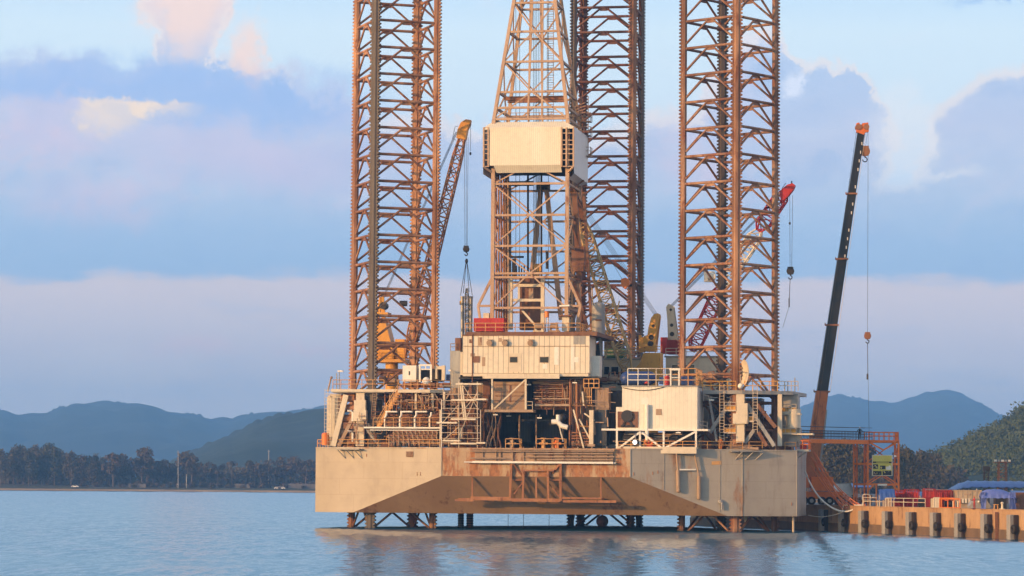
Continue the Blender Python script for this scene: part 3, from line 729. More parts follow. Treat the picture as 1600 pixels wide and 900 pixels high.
# ------------------------------------------------------------------ derrick
ZF = P(820, 519, 3).z                      # drill floor
DV = 6.0                                   # front face of the derrick
der = thing('drilling_derrick', 'tall tan lattice derrick with white wind walls in the middle of the rig', 'derrick', (P(828, 300, DV).x, DV + 5, ZF))
dl, dr = P(770, 380, DV).x, P(886, 380, DV).x
DW = dr - dl; dcx, dcv = (dl + dr) / 2, DV + DW / 2
zA, zB = P(828, 262, DV).z, P(828, 187, DV).z       # wind wall underside, foot of the taper
zT = P(832, 0, DV).z
taper = (DW / 2 - (P(867, 0, DV + 2.4).x - P(802, 0, DV + 2.4).x) / 2) / (zT - zB)
def dhalf(z): return DW / 2 - max(0, z - zB) * taper
def dpt(i, z): h = dhalf(z); return V((dcx + (-h, h, h, -h)[i], dcv + (-h, -h, h, h)[i], z))
zTop = zT + 9
for i in range(4):
    mb = MB(); mb.bar(dpt(i, ZF), dpt(i, zB), .52); mb.bar(dpt(i, zB), dpt(i, zTop), .46); mb.part('corner_post', M_derrick, der)
def dface(fi, za, zb, kind, r=.19, mk=None):
    a0, b0, a1, b1 = dpt(fi, za), dpt((fi + 1) % 4, za), dpt(fi, zb), dpt((fi + 1) % 4, zb)
    if kind == 'g': mk.bar(a0, b0, .34, .30); return
    if kind == 'x': mk.bar(a0, b1, r); mk.bar(b0, a1, r)
    if kind == 'k': md = (a1 + b1) / 2; mk.bar(a0, md, r); mk.bar(b0, md, r)
    if kind == 'v': md = (a0 + b0) / 2; mk.bar(a1, md, r); mk.bar(b1, md, r)
zs_low = [P(828, y, DV).z for y in (481, 427, 384, 336, 287)]
for z in zs_low + [P(828, 433, DV).z]:
    for fi in range(4):
        mb = MB(); dface(fi, z, z, 'g', mk=mb); mb.part('girt', M_derrick, der)
for (za, zb, kd) in ((zs_low[0], zs_low[1], 'k'), (zs_low[1], zs_low[2], 'v'), (zs_low[2], zs_low[3], 'k'), (zs_low[3], zs_low[4], 'v'), (zs_low[4], zA + .5, 'k')):
    for fi in range(4):
        mb = MB(); dface(fi, za, zb, kd, mk=mb); mb.part('cross_brace', M_derrick, der)
zs_up = [P(830, y, DV + 1).z for y in (187, 169, 144, 96, 48, 2)] + [zTop - 4.2]
for z in zs_up:
    for fi in range(4):
        mb = MB(); dface(fi, z, z, 'g', mk=mb); mb.part('girt', M_derrick, der)
for (za, zb, kd) in ((zs_up[0], zs_up[2], 'k'), (zs_up[2], zs_up[3], 'v'), (zs_up[3], zs_up[4], 'k'), (zs_up[4], zs_up[5], 'v'), (zs_up[5], zs_up[6], 'k')):
    for fi in range(4):
        mb = MB(); dface(fi, za, zb, kd, mk=mb); mb.part('cross_brace', M_derrick, der)
for fi, px in ((0, 826), (0, 848), (2, 826), (2, 848)):
    vv = DV + .4 if fi == 0 else DV + DW - .4
    mb = MB(); u0 = P(px, 100, vv).x; hv0, hv1 = (dcv - dhalf(zB) + .1, dcv - dhalf(zTop) + .1) if fi == 0 else (dcv + dhalf(zB) - .1, dcv + dhalf(zTop) - .1)
    mb.bar((u0, hv0, zB), (dcx + (u0 - dcx) * .6, hv1, zTop), .26); mb.part('inner_post', M_derrick, der)
# splayed shoulders at the foot
for s_, x1, x2 in ((0, (747, 478), (750, 497)), (1, (907, 478), (902, 502))):
    mb = MB(); a = P((768, 888)[s_], 436, DV); b_, c_ = P(*x1, DV), P(*x2, DV)
    mb.bar(a, b_, .36); mb.bar(b_, c_, .34); mb.bar(b_, V((dpt(s_, b_.z).x, DV, b_.z)), .3); mb.bar(c_, (c_.x, c_.y, ZF), .32)
    mb.part('foot_brace', M_derrick, der)
# wind walls
wl, wr = P(755, 230, DV - 1).x, P(897, 230, DV - 1).x
WV0, WV1 = DV - 1.0, DV + DW + .9
fl, fr_ = P(765, 230, DV - 1).x, P(876, 230, DV - 1).x
w0, w1, w2, w3 = (P(826, y, DV - 1).z for y in (269, 258, 199, 189))
mb = MB(); mb.box((fl, WV0, w1), (fr_, WV0 + .12, w2)); 
mb.hexa([(fl + .9, WV0 + .7, w0), (fr_ + .1, WV0 + .7, w0), (fr_ + .1, WV0 + .8, w0), (fl + .9, WV0 + .8, w0), (fl + .6, WV0, w1 - .01), (fr_, WV0, w1 - .01), (fr_, WV0 + .1, w1 - .01), (fl + .6, WV0 + .1, w1 - .01)])
mb.part('wind_wall', M_windwall, der)
mb = MB(); i_ = 1.0
A = [(wl, WV0, w2), (wr, WV0, w2), (wr, WV1, w2), (wl, WV1, w2)]; B = [(wl + i_, WV0 + i_, w3), (wr - i_ * 1.5, WV0 + i_, w3), (wr - i_ * 1.5, WV1 - i_, w3), (wl + i_, WV1 - i_, w3)]
mb.add(A + B, [(0, 1, 5, 4), (1, 2, 6, 5), (2, 3, 7, 6), (3, 0, 4, 7)])
mb.box((wl, WV0 - .03, w2 - .25), (wr, WV0 + .1, w2 + .02))
mb.part('roof_skirt', M_windwall, der)
mb = MB()
sd_ = [(WV0 + .02, w1 - 1.2), (WV0 + .02, w2), (WV1, w2), (WV1, w1 - 1.4), (WV1 - 1.0, w0 - .9), (WV0 + 1.2, w0 - .9)]
mb.add([(wr, v, z) for v, z in sd_[:4]] + [(wr - .9, sd_[4][0], sd_[4][1]), (wr - .9, sd_[5][0], sd_[5][1])], [(0, 3, 2, 1), (0, 5, 4, 3)])
mb.part('side_wall', M_windside, der)
mb = MB()
mb.add([(wl, v, z) for v, z in sd_[:4]], [(0, 1, 2, 3)]); mb.box((wl, WV1 - .1, w1), (wr, WV1, w2)); mb.part('side_wall', M_windside, der)
for xs__, (x0, x1), ends in (((755.8, 763), (756, 764), ((755, 260), (771, 271))), ((877.5, 885, 896), (877, 897), ((896, 260), (886, 271)))):
    mb = MB()
    for x in xs__: pbar(mb, (x, 199, WV0), (x, 261, WV0), .22)
    for y in (199.5, 208, 219, 226, 233, 240, 250, 260): pbar(mb, (x0, y, WV0 + .05), (x1, y, WV0 + .05), .13)
    pbar(mb, (*ends[0], WV0), (*ends[1], DV), .24); mb.part('bay_frame', M_derrick, der)
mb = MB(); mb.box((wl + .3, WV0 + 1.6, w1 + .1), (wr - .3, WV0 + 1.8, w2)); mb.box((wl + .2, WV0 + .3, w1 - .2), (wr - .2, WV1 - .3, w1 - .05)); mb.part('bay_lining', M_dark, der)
mb = MB()
for k in range(9):
    mb.bar((dl + .5 + k * .25, dcv - 2 + (k % 3), w1 - .6), (dr - .5, dcv - 3 + k * .8, w1 - .6), .18)
mb.part('underfloor_beam', M_dark, der)
# pipe stand, guide rails, ladders, lines
for x in (775, 779, 783, 787, 791, 794):
    mb = MB(); v_ = DV + 1.8 + (x % 3) * 1.3; ptube(mb, (x, 262, v_), (x + .5, 515, v_), .15); mb.part('pipe_stand', (M_derrick, M_rusty)[x % 2], der)
mb = MB(); v_ = DV + 4.5
pbar(mb, (797, 286, v_), (797, 515, v_), .3, .3); mb.part('guide_column', M_dark, der)
for x, wd, m_ in ((825, .36, M_dark), (846, .34, M_dark)):
    mb = MB(); pbar(mb, (x, 268, DV + 7), (x, 480, DV + 7), wd * .7); mb.part('guide_column', m_, der)
for a, b_, wd in (((846, 288), (827, 470), .85), ((853, 288), (877, 500), .85), ((846, 288), (853, 288), 1.0)):
    mb = MB(); pbar(mb, (*a, DV + 8), (*b_, DV + 8), wd * .8, .4); mb.part('inner_frame', M_derrick, der)
mb = MB(); pbox(mb, 838, 284, 858, 296, DV + 7.6, 1.0); pbox(mb, 795, 283, 833, 290, DV + 5, .6); mb.part('crown_beam', M_dark, der)
for x0, x1 in ((836, 836), (839, 838), (842, 842), (833, 834), (857, 857), (806, 806), (812, 812)):
    mb = MB(); ptube(mb, (x0, -60, dcv), (x1, 450, dcv), .035, 4); mb.part('drilling_line', M_wire, der)
mb = MB()
for k in range(5): mb.tube(P(836 + k * 2.2, 400, dcv), P(836 + k * 2.2, 186, dcv), .05, 5)
mb.part('drilling_line', M_wire, der)
mb = MB(); mb.ladder(P(860, 190, dcv + 1), P(860, -50, dcv + 1), .9, .05); mb.part('ladder', M_derrick, der)
mb = MB(); pbox(mb, 833, 412, 845, 424, dcv, 1.4); pbox(mb, 835, 424, 842, 432, dcv + .2, .9); mb.part('travelling_block', M_orangey, der)
mb = MB(); pbar(mb, (798, 434, DV + 2), (798, 515, DV + 2), .55); pbar(mb, (848, 434, DV + 2), (848, 515, DV + 2), .5)
for y in (446, 469): pbar(mb, (800, y, DV + 2), (850, y, DV + 2), .40)
pbar(mb, (811, 446, DV + 2), (811, 469, DV + 2), .3); mb.part('doghouse_frame', M_cream, der)
mb = MB(); pbox(mb, 812, 434, 846, 515, DV + 5.5, 2); mb.part('top_drive', M_brown, der)
mb = MB(); pbox(mb, 826, 449, 833, 466, DV + 2.5, .8); mb.part('control_box', M_tan, der)
mb = MB(); pbar(mb, (816, 485, DV + 1), (836, 508, DV + 1), .28); mb.part('chute', M_cream, der)
# working level above the wind walls and the small access platform on its right
mb = MB(); mb.rail([V((wl + 1.2, WV0 + 1.1, w3)), V((wr - 1.8, WV0 + 1.1, w3))], 1.3); mb.part('railing', M_derrick, der)
mb = MB(); pbox(mb, 790, 150, 884, 156, DV + 2.3, .5); pbox(mb, 793, 157, 883, 160, DV + 2.2, .4); mb.part('racking_board', M_rusty, der)
mb = MB()
for y in (190, 212, 244): 
    q = P(914, y, DV + DW); mb.box((q.x - .9, q.y - .9, q.z - .08), (q.x + .9, q.y + .9, q.z)); mb.rail([q + V((-.9, -.9, 0)), q + V((.9, -.9, 0)), q + V((.9, .9, 0))], 1.2, 1.0, .045)
for x in (908, 919): ptube(mb, (x, 150, DV + DW), (x, 246, DV + DW), .07, 5)
for k in range(6): pbar(mb, (896 + k * 1.5, 168 + k * 4, DV + DW - 1), (915, 160 + k * 5, DV + DW - 1), .12)
mb.part('access_platform', M_derrick, der)
# right flank of the derrick: duct and braces between post and far leg
mb = MB()
for a, b_, wd in (((890, 280), (913, 330), .2), ((898, 300), (905, 440), .7), ((912, 300), (925, 520), .4), ((893, 350), (915, 420), .25), ((897, 440), (918, 512), .4), ((886, 300), (912, 282), .2)):
    pbar(mb, (*a, DV + 5), (*b_, DV + 7), wd)
mb.part('flank_brace', M_brown, der)
mb = MB(); pbox(mb, 893, 385, 913, 424, DV + 6, 2.4); mb.part('flank_cabin', M_brown, der)
mb = MB(); q = P(892, 424, DV + 5); mb.rail([q, P(915, 424, DV + 5)], 1.4, .8); mb.part('railing', M_brown, der)
mb = MB(); pbox(mb, 783, 400, 818, 403, DV + 6, .3); pbox(mb, 800, 404, 805, 434, DV + 6, .4)
for x in (807, 811, 815, 819): ptube(mb, (x, 415, DV + 6), (x, 432, DV + 6), .1)
mb.part('fingerboard', M_dark, der)
mb = MB(); ptube(mb, (855, 393, DV + 6), (855, 420, DV + 6), .22); mb.part('guide_bar', M_dark, der)

# ------------------------------------------------------------------ drill floor and house
hv = 2.0
floor_ = thing('drill_floor', 'raised drill floor deck with handrails under the derrick', 'drill floor', (-3, 10, ZF))
mb = MB(); a, b_, c_, d = rect(738, 517, 924, 521, hv); mb.box((a - .9, hv + .1, ZF - .55), (b_ + .8, hv + 15.6, ZF - .002)); mb.part('floor_plate', M_brown, floor_)
for x0, x1 in ((727, 790), (790, 850), (850, 907)):
    mb = MB(); mb.rail([P(x0, 519, hv + .3), P(x1, 519, hv + .3)], 1.25, 1.5, .055); mb.part('railing', M_rail, floor_)
mb = MB(); mb.rail([P(907, 519, hv + .3), P(907, 519, hv + .3) + V((0, 14, 0))], 1.25, 1.5, .055); mb.part('railing', M_rail, floor_)
house = thing('drill_floor_house', 'cream panelled drill floor house with three small dark windows', 'house', (-3, 5, P(820, 588, hv).z))
ha, hb, hc, hd = rect(723, 519.5, 921, 583, hv); 
mb = MB(); mb.box((ha, hv, hc), (hb, hv + 5.6, hd - .45)); mb.part('wall', M_creamwall, house)
mb = MB(); pbox(mb, 723, 583.5, 919, 588, hv - .08, 4); mb.part('floor_edge', M_cream, house)
mb = MB(); pbox(mb, 754, 584, 874, 591.5, hv - .5, .4); mb.part('beam', M_cream, house)
mb = MB(); mb.box((ha - .1, hv - .1, hd - .46), (hb + .1, hv + 5.7, hd - .3)); mb.part('roof', M_brown, house)
for x0, y0, x1, y1, m_ in ((738, 557, 749, 566, M_brown), (797, 558, 808, 566, M_glass), (844, 558, 856, 566, M_glass)):
    mb = MB(); pbox(mb, x0 - .8, y0 - .8, x1 + .8, y0 - .1, hv - .07, .07); pbox(mb, x0 - .8, y1 + .1, x1 + .8, y1 + .8, hv - .07, .07); pbox(mb, x0 - .9, y0 - .8, x0 - .1, y1 + .8, hv - .06, .06); pbox(mb, x1 + .1, y0 - .8, x1 + .9, y1 + .8, hv - .06, .06)
    wn = mb.part('window', M_tan, house); mb = MB(); pbox(mb, x0, y0, x1, y1, hv - .09, .05); mb.part('pane', m_, wn)
mb = MB(); pbox(mb, 795, 552, 815, 581, hv - .05, .06); mb.part('door', M_cream, house)
for x in (765, 789, 829):
    mb = MB(); q = P(x, 535, hv - .3); mb.tube(q + V((0, .3, 0)), q - V((0, .25, .1)), .32, 10, .42); mb.bar(q + V((-.4, .1, .38)), q + V((.4, .1, .38)), .3, .06); mb.part('floodlight', M_tan, house)
for x0, y0, x1, y1, m_ in ((747, 527, 753, 540, M_tan), (753, 558, 758, 572, M_tan), (896, 523, 904, 538, M_grey), (905, 523, 914, 538, M_grey), (733, 530, 738, 536, M_tan), (779, 528, 784, 534, M_tan),
                           (866, 542, 873, 570, M_white), (892, 540, 897, 578, M_white), (896, 558, 904, 566, M_white), (848, 569, 855, 576, M_white), (735, 552, 742, 557, M_tan)):
    mb = MB(); pbox(mb, x0, y0, x1, y1, hv - .035, .04); mb.part('patch_plate', m_, house)
mb = MB(); pbar(mb, (738, 522, hv - .1), (738, 612, hv - .1), .12); pbar(mb, (724, 541, hv - .06), (919, 541, hv - .06), .05); mb.part('drain_pipe', M_brown, house)
mb = MB(); pbox(mb, 719, 550, 723.4, 586, hv + .4, 3); mb.part('side_duct', M_cream, house)
mb = MB(); pbox(mb, 921.5, 556, 937, 588, hv + 2, 2.2); mb.part('side_cabinet', M_white, house)
# things standing on the drill floor
def ibox(name, label, cat, x0, y0, x1, y1, v, dep, m_, ribs=0, lid=None, group=None, ribm=None):
    """a box shaped thing with posts, top rail and ribs"""
    a, b_, c_, d = rect(x0, y0, x1, y1, v)
    t_ = thing(name, label, cat, ((a + b_) / 2, v + dep / 2, c_), RG, group)
    mb = MB(); mb.box((a + .04, v + .04, c_), (b_ - .04, v + dep - .04, d - .03)); mb.part('body', m_, t_)
    mb = MB(); e = .12
    for u in (a, b_ - e):
        for w_ in (v, v + dep - e): mb.box((u, w_, c_), (u + e, w_ + e, d))
    for z in (c_, d - e):
        mb.box((a + e, v, z), (b_ - e, v + e, z + e)); mb.box((a + e, v + dep - e, z), (b_ - e, v + dep, z + e)); mb.box((a, v + e, z), (a + e, v + dep - e, z + e)); mb.box((b_ - e, v + e, z), (b_, v + dep - e, z + e))
    mb.part('frame', ribm or m_, t_)
    if ribs:
        mb = MB()
        for k in range(1, ribs): u = a + (b_ - a) * k / ribs; mb.box((u - .05, v + .0, c_ + e), (u + .05, v + .05, d - e))
        mb.part('rib', m_, t_)
    if lid:
        mb = MB(); mb.box((a - .06, v - .06, d + .004), (b_ + .06, v + dep + .06, d + .09)); mb.part('lid', lid, t_)
    return t_
ibox('cargo_container', 'bright red container behind the drill floor handrail', 'container', 740, 497, 787, 517.5, hv + 1.2, 2.4, M_red, 9)
ibox('equipment_locker', 'small cream locker standing behind the red container', 'locker', 755, 489, 764, 497, hv + 3.8, 1, M_cream)
bt = ibox('driller_booth', 'yellowish booth with a flat dark roof on the drill floor', 'booth', 878, 495, 889, 517, hv + 2, 1.2, M_cream)
mb = MB(); pbox(mb, 873, 492, 893, 494.5, hv + 1.6, 2); mb.part('roof', M_brown, bt)
mb = MB(); 
tk = thing('mud_tank', 'orange drum on pale stand at the drill floor', 'tank', P(854, 518, hv + 2))
mb.tube(P(854.5, 496, hv + 2), P(854.5, 487, hv + 2), .32, 12); mb.part('drum', M_orange, tk)
mb = MB()
for x in (852.5, 856.5): ptube(mb, (x, 518, hv + 2), (x, 496, hv + 2), .09)
mb.part('stand', M_railpale, tk)
for k, (x, yt, m_, lab) in enumerate(((842, 500, M_cream, 'pale hunched winch left of the orange drum'), (866, 502, M_tan, 'tan winch to the right of the orange drum'))):
    wn_ = thing('deck_winch', lab, 'winch', P(x, 518.5, hv + 1.2)); q = P(x, 518.5, hv + 1.2)
    mb = MB(); mb.bar(q + V((-.8, 0, .1)), q + V((.8, 0, .1)), .7, .2); mb.bar(q + V((-.5, 0, .2)), q + V((-.5, 0, 1.0)), .3); mb.bar(q + V((.5, 0, .2)), q + V((.3, 0, 1.3)), .3); mb.part('frame', m_, wn_)
    mb = MB(); mb.tube(q + V((-.5, 0, .8)), q + V((.5, 0, .8)), .38, 10); mb.part('drum', M_tan, wn_)
lf = thing('flood_lamp', 'white tube floodlight bar on the drill floor brace', 'lamp', P(881, 478, DV - .4))
mb = MB(); pbar(mb, (874, 478, DV - .4), (890, 477.5, DV - .4), .28, .22); mb.part('lamp_head', M_white, lf); mb = MB(); pbar(mb, (875, 480, DV - .3), (875, 484, DV - .1), .1); mb.part('bracket', M_steel, lf)

# ------------------------------------------------------------------ cantilever and the dark slot under the house
cant = thing('cantilever', 'dark cantilever framework and slot below the drill floor house', 'cantilever', (-3, 12, DK))
zc0, zc1 = P(850, 640, 3).z, P(850, 592, 3).z
mb = MB(); pbox(mb, 832, 596, 905, 600, 5, .5); pbox(mb, 836, 631, 890, 634.5, 3.2, .4); pbox(mb, 836, 622, 890, 624, 3.6, .3); mb.part('cross_beam', M_tan, cant)
mb = MB(); pbox(mb, 835, 600, 905, 640, 5.6, .4); mb.part('web_plate', M_brown, cant)
for x in (762, 905, 915):
    mb = MB(); u0 = P(x, 650, 8).x; mb.box((u0 - .5, 4.5 if x > 800 else 7, DK), (u0 + .5, 5.4 if x > 800 else 8, P(x, 592, 5).z)); mb.part('post', M_brown, cant)
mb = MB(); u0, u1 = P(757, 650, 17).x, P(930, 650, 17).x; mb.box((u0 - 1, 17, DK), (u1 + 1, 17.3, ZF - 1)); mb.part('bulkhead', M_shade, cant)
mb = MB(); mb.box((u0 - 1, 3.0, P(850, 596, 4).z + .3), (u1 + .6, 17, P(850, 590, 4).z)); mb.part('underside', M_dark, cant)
for x0, x1, y0, y1, v_ in ((812, 828, 655, 690, 12), (836, 874, 660, 694, 14), (790, 806, 662, 697, 13)):
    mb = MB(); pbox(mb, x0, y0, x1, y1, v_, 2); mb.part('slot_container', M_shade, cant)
mb = MB()
for k in range(22):
    x = 838 + rnd.random() * 50; ptube(mb, (x, 600 + rnd.random() * 10, 5.2), (x + rnd.uniform(-2, 2), 628, 5.0), .07, 5)
for y in (604, 609, 614, 618, 627): ptube(mb, (834, y, 5.1), (904, y + rnd.uniform(-1, 1), 5.1), .08, 5)
mb.part('pipe_work', M_rusty, cant)
cp = thing('service_platform', 'hanging panelled service platform with diagonal brace below the house', 'platform', P(795, 642, 2))
mb = MB(); pbox(mb, 757, 640, 833, 644, 1.6, 2.4); mb.part('floor', M_tan, cp)
mb = MB(); pbox(mb, 771, 596, 821, 640, 3.3, .2)
mb.part('back_panel', M_tan, cp)
mb = MB()
for y in (601, 612, 618, 626): pbox(mb, 773, y, 820, y + .9, 3.2, .12)
pbox(mb, 796, 601, 798, 628, 3.2, .13); mb.part('panel_seam', M_brown, cp)
mb = MB(); pbar(mb, (769, 591, 1.8), (769, 640, 1.8), .24); pbar(mb, (821.5, 591, 1.8), (821.5, 640, 1.8), .26); pbar(mb, (772, 639, 1.8), (820, 594, 1.8), .2); mb.part('frame', M_cream, cp)
mb = MB(); mb.rail([P(823, 640, 1.8), P(832, 640, 1.8)], 1.1, .8); mb.part('railing', M_railpale, cp)
# hanging hoses left of the slot
for k in range(16):
    x = 757 + rnd.random() * 26; x2 = x + rnd.uniform(-9, 5); mb = MB()
    pts = [P(x + (x2 - x) * f + 3 * math.sin(f * 5 + k), 642 + (52 + rnd.random() * 6) * f, 4 + (k % 4)) for f in [i / 8 for i in range(9)]]
    mb.path(pts, .07 + .04 * rnd.random(), 5)
    mb.single('hanging_hose', M_brown if k % 3 else M_tan, 'thin brown hose hanging at the left edge of the dark slot', 'hose', pts[-1], group='hoses hanging beside the slot')
# white elbow pipe in the slot
el_ = MB(); el_.path([P(862, 659, 2.5), P(871, 659, 2.5), P(877, 665, 2.5), P(887, 668, 2.5)], .36, 9); el_.tube(P(872, 659, 2.5), P(872, 648, 2.5), .3, 9); el_.tube(P(872, 659, 2.5), P(880, 690, 3.2), .1, 5)
el_.single('vent_elbow', M_white, 'white bent vent pipe in front of the dark slot', 'pipe', P(872, 668, 2.5))
db = MB(); db.sphere(P(880, 654, 4), .7, 10); db.tube(P(880, 654, 4), P(880, 690, 4), .16); db.single('burner_head', M_dark, 'dark round machine head behind the white bent pipe', 'machine', P(880, 690, 4))
bp = thing('slot_beam', 'dark horizontal beam spanning the slot at head height', 'beam', P(845, 660, 9)); mb = MB(); pbox(mb, 770, 655, 884, 658.5, 9, .5); mb.part('beam', M_shade, bp); mb = MB(); ptube(mb, (812, 648, 8), (811, 690, 8), .14); ptube(mb, (838, 648, 8), (838, 694, 8), .12); mb.part('hanger', M_tan, bp)
for (x0, x1, lab) in ((790, 812, 'small orange guard rail at the slot floor, left'), (838, 862, 'orange guard rail at the slot floor, middle'), (862, 882, 'orange guard rail at the slot floor beside the white bent pipe')):
    g = thing('guard_rail', lab, 'railing', P((x0 + x1) / 2, 702, .8)); mb = MB(); q0, q1 = P(x0, 701, .8), P(x1, 701, .8); mb.rail([q0, q1, q1 + V((0, 1.5, 0))], 1.35, .9, .055, (.5,)); mb.part('rail', M_rail, g)
for x, m_, lab in ((800, M_tan, 'tan valve stack inside the left slot guard rail'), (849, M_rail, 'orange valve stack inside the middle slot guard rail'), (870, M_orange, 'bright orange valve stack inside the right slot guard rail')):
    q = P(x, 701, 1.6); g = thing('valve_stack', lab, 'valve', q); mb = MB(); mb.tube(q, q + V((0, 0, 1.2)), .3, 10); mb.tube(q + V((-.6, 0, .7)), q + V((.6, 0, .7)), .16, 8); mb.part('body', m_, g); mb = MB(); mb.torus(q + V((0, 0, 1.45)), .34, .05, 'z', 12, 5); mb.tube(q + V((0, 0, 1.2)), q + V((0, 0, 1.45)), .06); mb.part('handwheel', m_, g)
# right edge of the slot: ladderwork, post, dark containers
rw = thing('pipe_riser_rack', 'rusty riser pipes and ladders at the right edge of the slot', 'pipe rack', P(902, 700, 3.5))
for k, x in enumerate((891, 894, 898, 901, 904, 908)):
    mb = MB(); ptube(mb, (x, 592 + k * 2, 3.3 + (k % 3) * .5), (x - 1 + (k % 2) * 2, 696, 3.3 + (k % 3) * .5), .13 + .05 * (k % 2)); mb.part('riser', (M_rusty, M_brown, M_tan)[k % 3], rw)
for a, b_ in (((913, 646), (929, 657)), ((905, 655), (924, 690)), ((896, 640), (912, 700)), ((910, 612), (912, 634))):
    mb = MB(); pbar(mb, (*a, 2.6), (*b_, 2.6), .2); mb.part('brace', M_cream, rw)
for y in (676, 681, 685, 690, 694): mb = MB(); pbar(mb, (893, y, 2.8), (920, y, 2.8), .16); mb.part('rung', M_rusty, rw)
mb = MB(); pbox(mb, 893, 689, 922, 697, 3.2, 1.2); mb.part('base', M_tan, rw)
q = MB(); pbox(q, 920.5, 641, 927, 697, 2.3, .7); pt_ = thing('support_post', 'pale yellow upright post at the right of the slot', 'post', P(924, 697, 2.6)); q.part('post', M_cream, pt_); q = MB(); pbox(q, 918, 694, 929, 697.5, 2.1, 1.1); q.part('foot', M_tan, pt_)
for (x0, y0, x1, y1, v_, m_, lab, rb) in ((928, 641, 948, 696, 3.4, M_shade, 'dark slate container beside the pale yellow post', 5), (948, 610, 972, 694, 6, M_dark, 'black recess cabinet left of the white deck house', 3), (930, 606, 951, 640, 3.6, M_tan, 'tan tank cabinet above the dark slate container', 3)):
    ibox('deck_container', lab, 'container', x0, y0, x1, y1, v_, 2.6, m_, rb)
for x0, x1, y0, y1, lab in ((912, 936, 592, 606, 'small caged landing right of the house underside'), (914, 924, 606, 634, 'narrow caged ladder landing below the house corner')):
    g = thing('ladder_cage', lab, 'cage', P((x0 + x1) / 2, y1, 3)); mb = MB()
    for y in (y0, (y0 + y1) / 2, y1): pbar(mb, (x0, y, 3), (x1, y, 3), .12)
    for f in (0, .33, .66, 1): pbar(mb, (x0 + (x1 - x0) * f, y0, 3), (x0 + (x1 - x0) * f, y1, 3), .1)
    mb.part('frame', M_rail, g)
# ------------------------------------------------------------------ jacking houses round the two stern legs
def jack_house(label, c, dark, px):
    """plates, columns and braces of a leg guide; px holds the photo columns of its pieces"""
    t_ = thing('jacking_house', label, 'jacking frame', (c[0], c[1], DK))
    zt = P(570, 609, 6).z if c[0] < 0 else P(1160, 610, 6).z
    return t_, zt
# left
jl, zj = jack_house('cream painted jacking frame around the foot of the left leg', LEGC['l'], False, None)
xa, xb = P(519, 610, 5.2).x, P(601, 610, 5.2).x
mb = MB(); mb.box((xa, 5.2, zj - .45), (xb, 19, zj)); mb.part('upper_platform', M_grey, jl)
mb = MB(); mb.box((xa - .1, 5.0, zj - .32), (xb + 8.5, 5.19, zj + .05)); mb.part('platform_edge', M_cream, jl)
mb = MB(); pbox(mb, 514.5, 616, 531, 698, 7.2, 2.2); pbox(mb, 512, 618, 516, 624, 7, 1); mb.part('corner_tower', M_cream, jl)
mb = MB(); q = P(522, 652, 7.0); mb.tube(q + V((0, 0, -2.8)), q + V((0, 0, 2.8)), 1.05, 16); mb.part('gear_drum', M_cream, jl)
mb = MB()
for k in range(16): z = q.z - 4 + k * .52; mb.bar((q.x - 1.1, 5.85, z), (q.x + 1.3, 5.85, z), .06)
for k in range(6): mb.bar((q.x - 1.1 + k * .45, 5.85, q.z - 4), (q.x - 1.1 + k * .45, 5.85, q.z + 4), .05)
mb.part('cage', M_cream, jl)
for a, b_, wd in (((541, 617), (521, 697), .75), ((555, 646), (530, 697), .5), ((549, 640), (560, 690), .3)):
    mb = MB(); pbar(mb, (*a, 5.6), (*b_, 5.6), wd, .5); mb.part('brace', M_cream if wd > .6 else M_tan, jl)
mb = MB(); pbox(mb, 556, 612, 569, 697, 5.4, 1.3); mb.part('column', M_cream, jl)
mb = MB(); pbox(mb, 552, 641, 572, 658, 5.0, 1.8); pbox(mb, 553, 625, 571, 641, 5.1, 1.6); mb.part('gear_box', M_cream, jl)
for y in (622, 638, 654, 676, 690):
    mb = MB(); q0 = P(545, y, 6.4); mb.tube(q0 - V((1.1, 0, 0)), q0 + V((.9, 0, 0)), .55, 12); mb.tube(q0 + V((.9, 0, 0)), q0 + V((1.2, 0, 0)), .3, 10); mb.part('motor', M_rusty if y % 4 else M_tan, jl)
for y in (642, 674):
    mb = MB(); mb.path([P(543, y, 5.2), P(549, y, 5.2), P(551, y + 3, 5.2), P(551, y + 16, 5.3)], .16, 7); mb.part('pipe', M_white, jl)
mb = MB(); pbox(mb, 567, 613, 590, 624, 6.2, 4); mb.part('duct', M_grey, jl)
mb = MB(); q0 = P(579, 634, 7); mb.tube(q0 + V((0, 0, 1.3)), q0 - V((0, 0, 1.2)), 1.0, 14); mb.sphere(q0 - V((0, 0, 1.2)), 1.0, 12, .4); mb.part('tank', M_dark, jl)
mb = MB(); pbox(mb, 583, 612, 597, 650, 10, 1.2); pbox(mb, 588, 650, 605, 690, 12, .8); mb.part('column', M_grey, jl)
for a, b_ in (((600, 615), (640, 688)), ((668, 615), (612, 690)), ((640, 640), (590, 690))):
    mb = MB(); pbar(mb, (*a, 15), (*b_, 15), .8, .6); mb.part('brace', M_brown, jl)
mb = MB(); pbox(mb, 505, 677, 516, 679.5, 6.4, 2.6); mb.part('outboard_step', M_cream, jl)
for pts in ([(520, 607), (545, 607)], [(548, 607), (600, 607)]):
    mb = MB(); mb.rail([P(x, 608, 5.3) for x, y in pts], 1.3, 1.5, .055); mb.part('railing', M_rail, jl)
mb = MB(); q = P(586, 608, 5.2); mb.ladder(q, P(583, 655, 5.2), .55, .045); mb.part('ladder', M_tan, jl)
fl_ = MB(); q = P(508.5, 687, 6.2); fl_.tube(q + V((0, 0, .75)), q - V((0, 0, .75)), .55, 12); fl_.sphere(q + V((0, 0, .75)), .55, 12, .5); fl_.single('float_buoy', M_orange, 'orange-red float barrel hanging at the left hull corner', 'buoy', q)
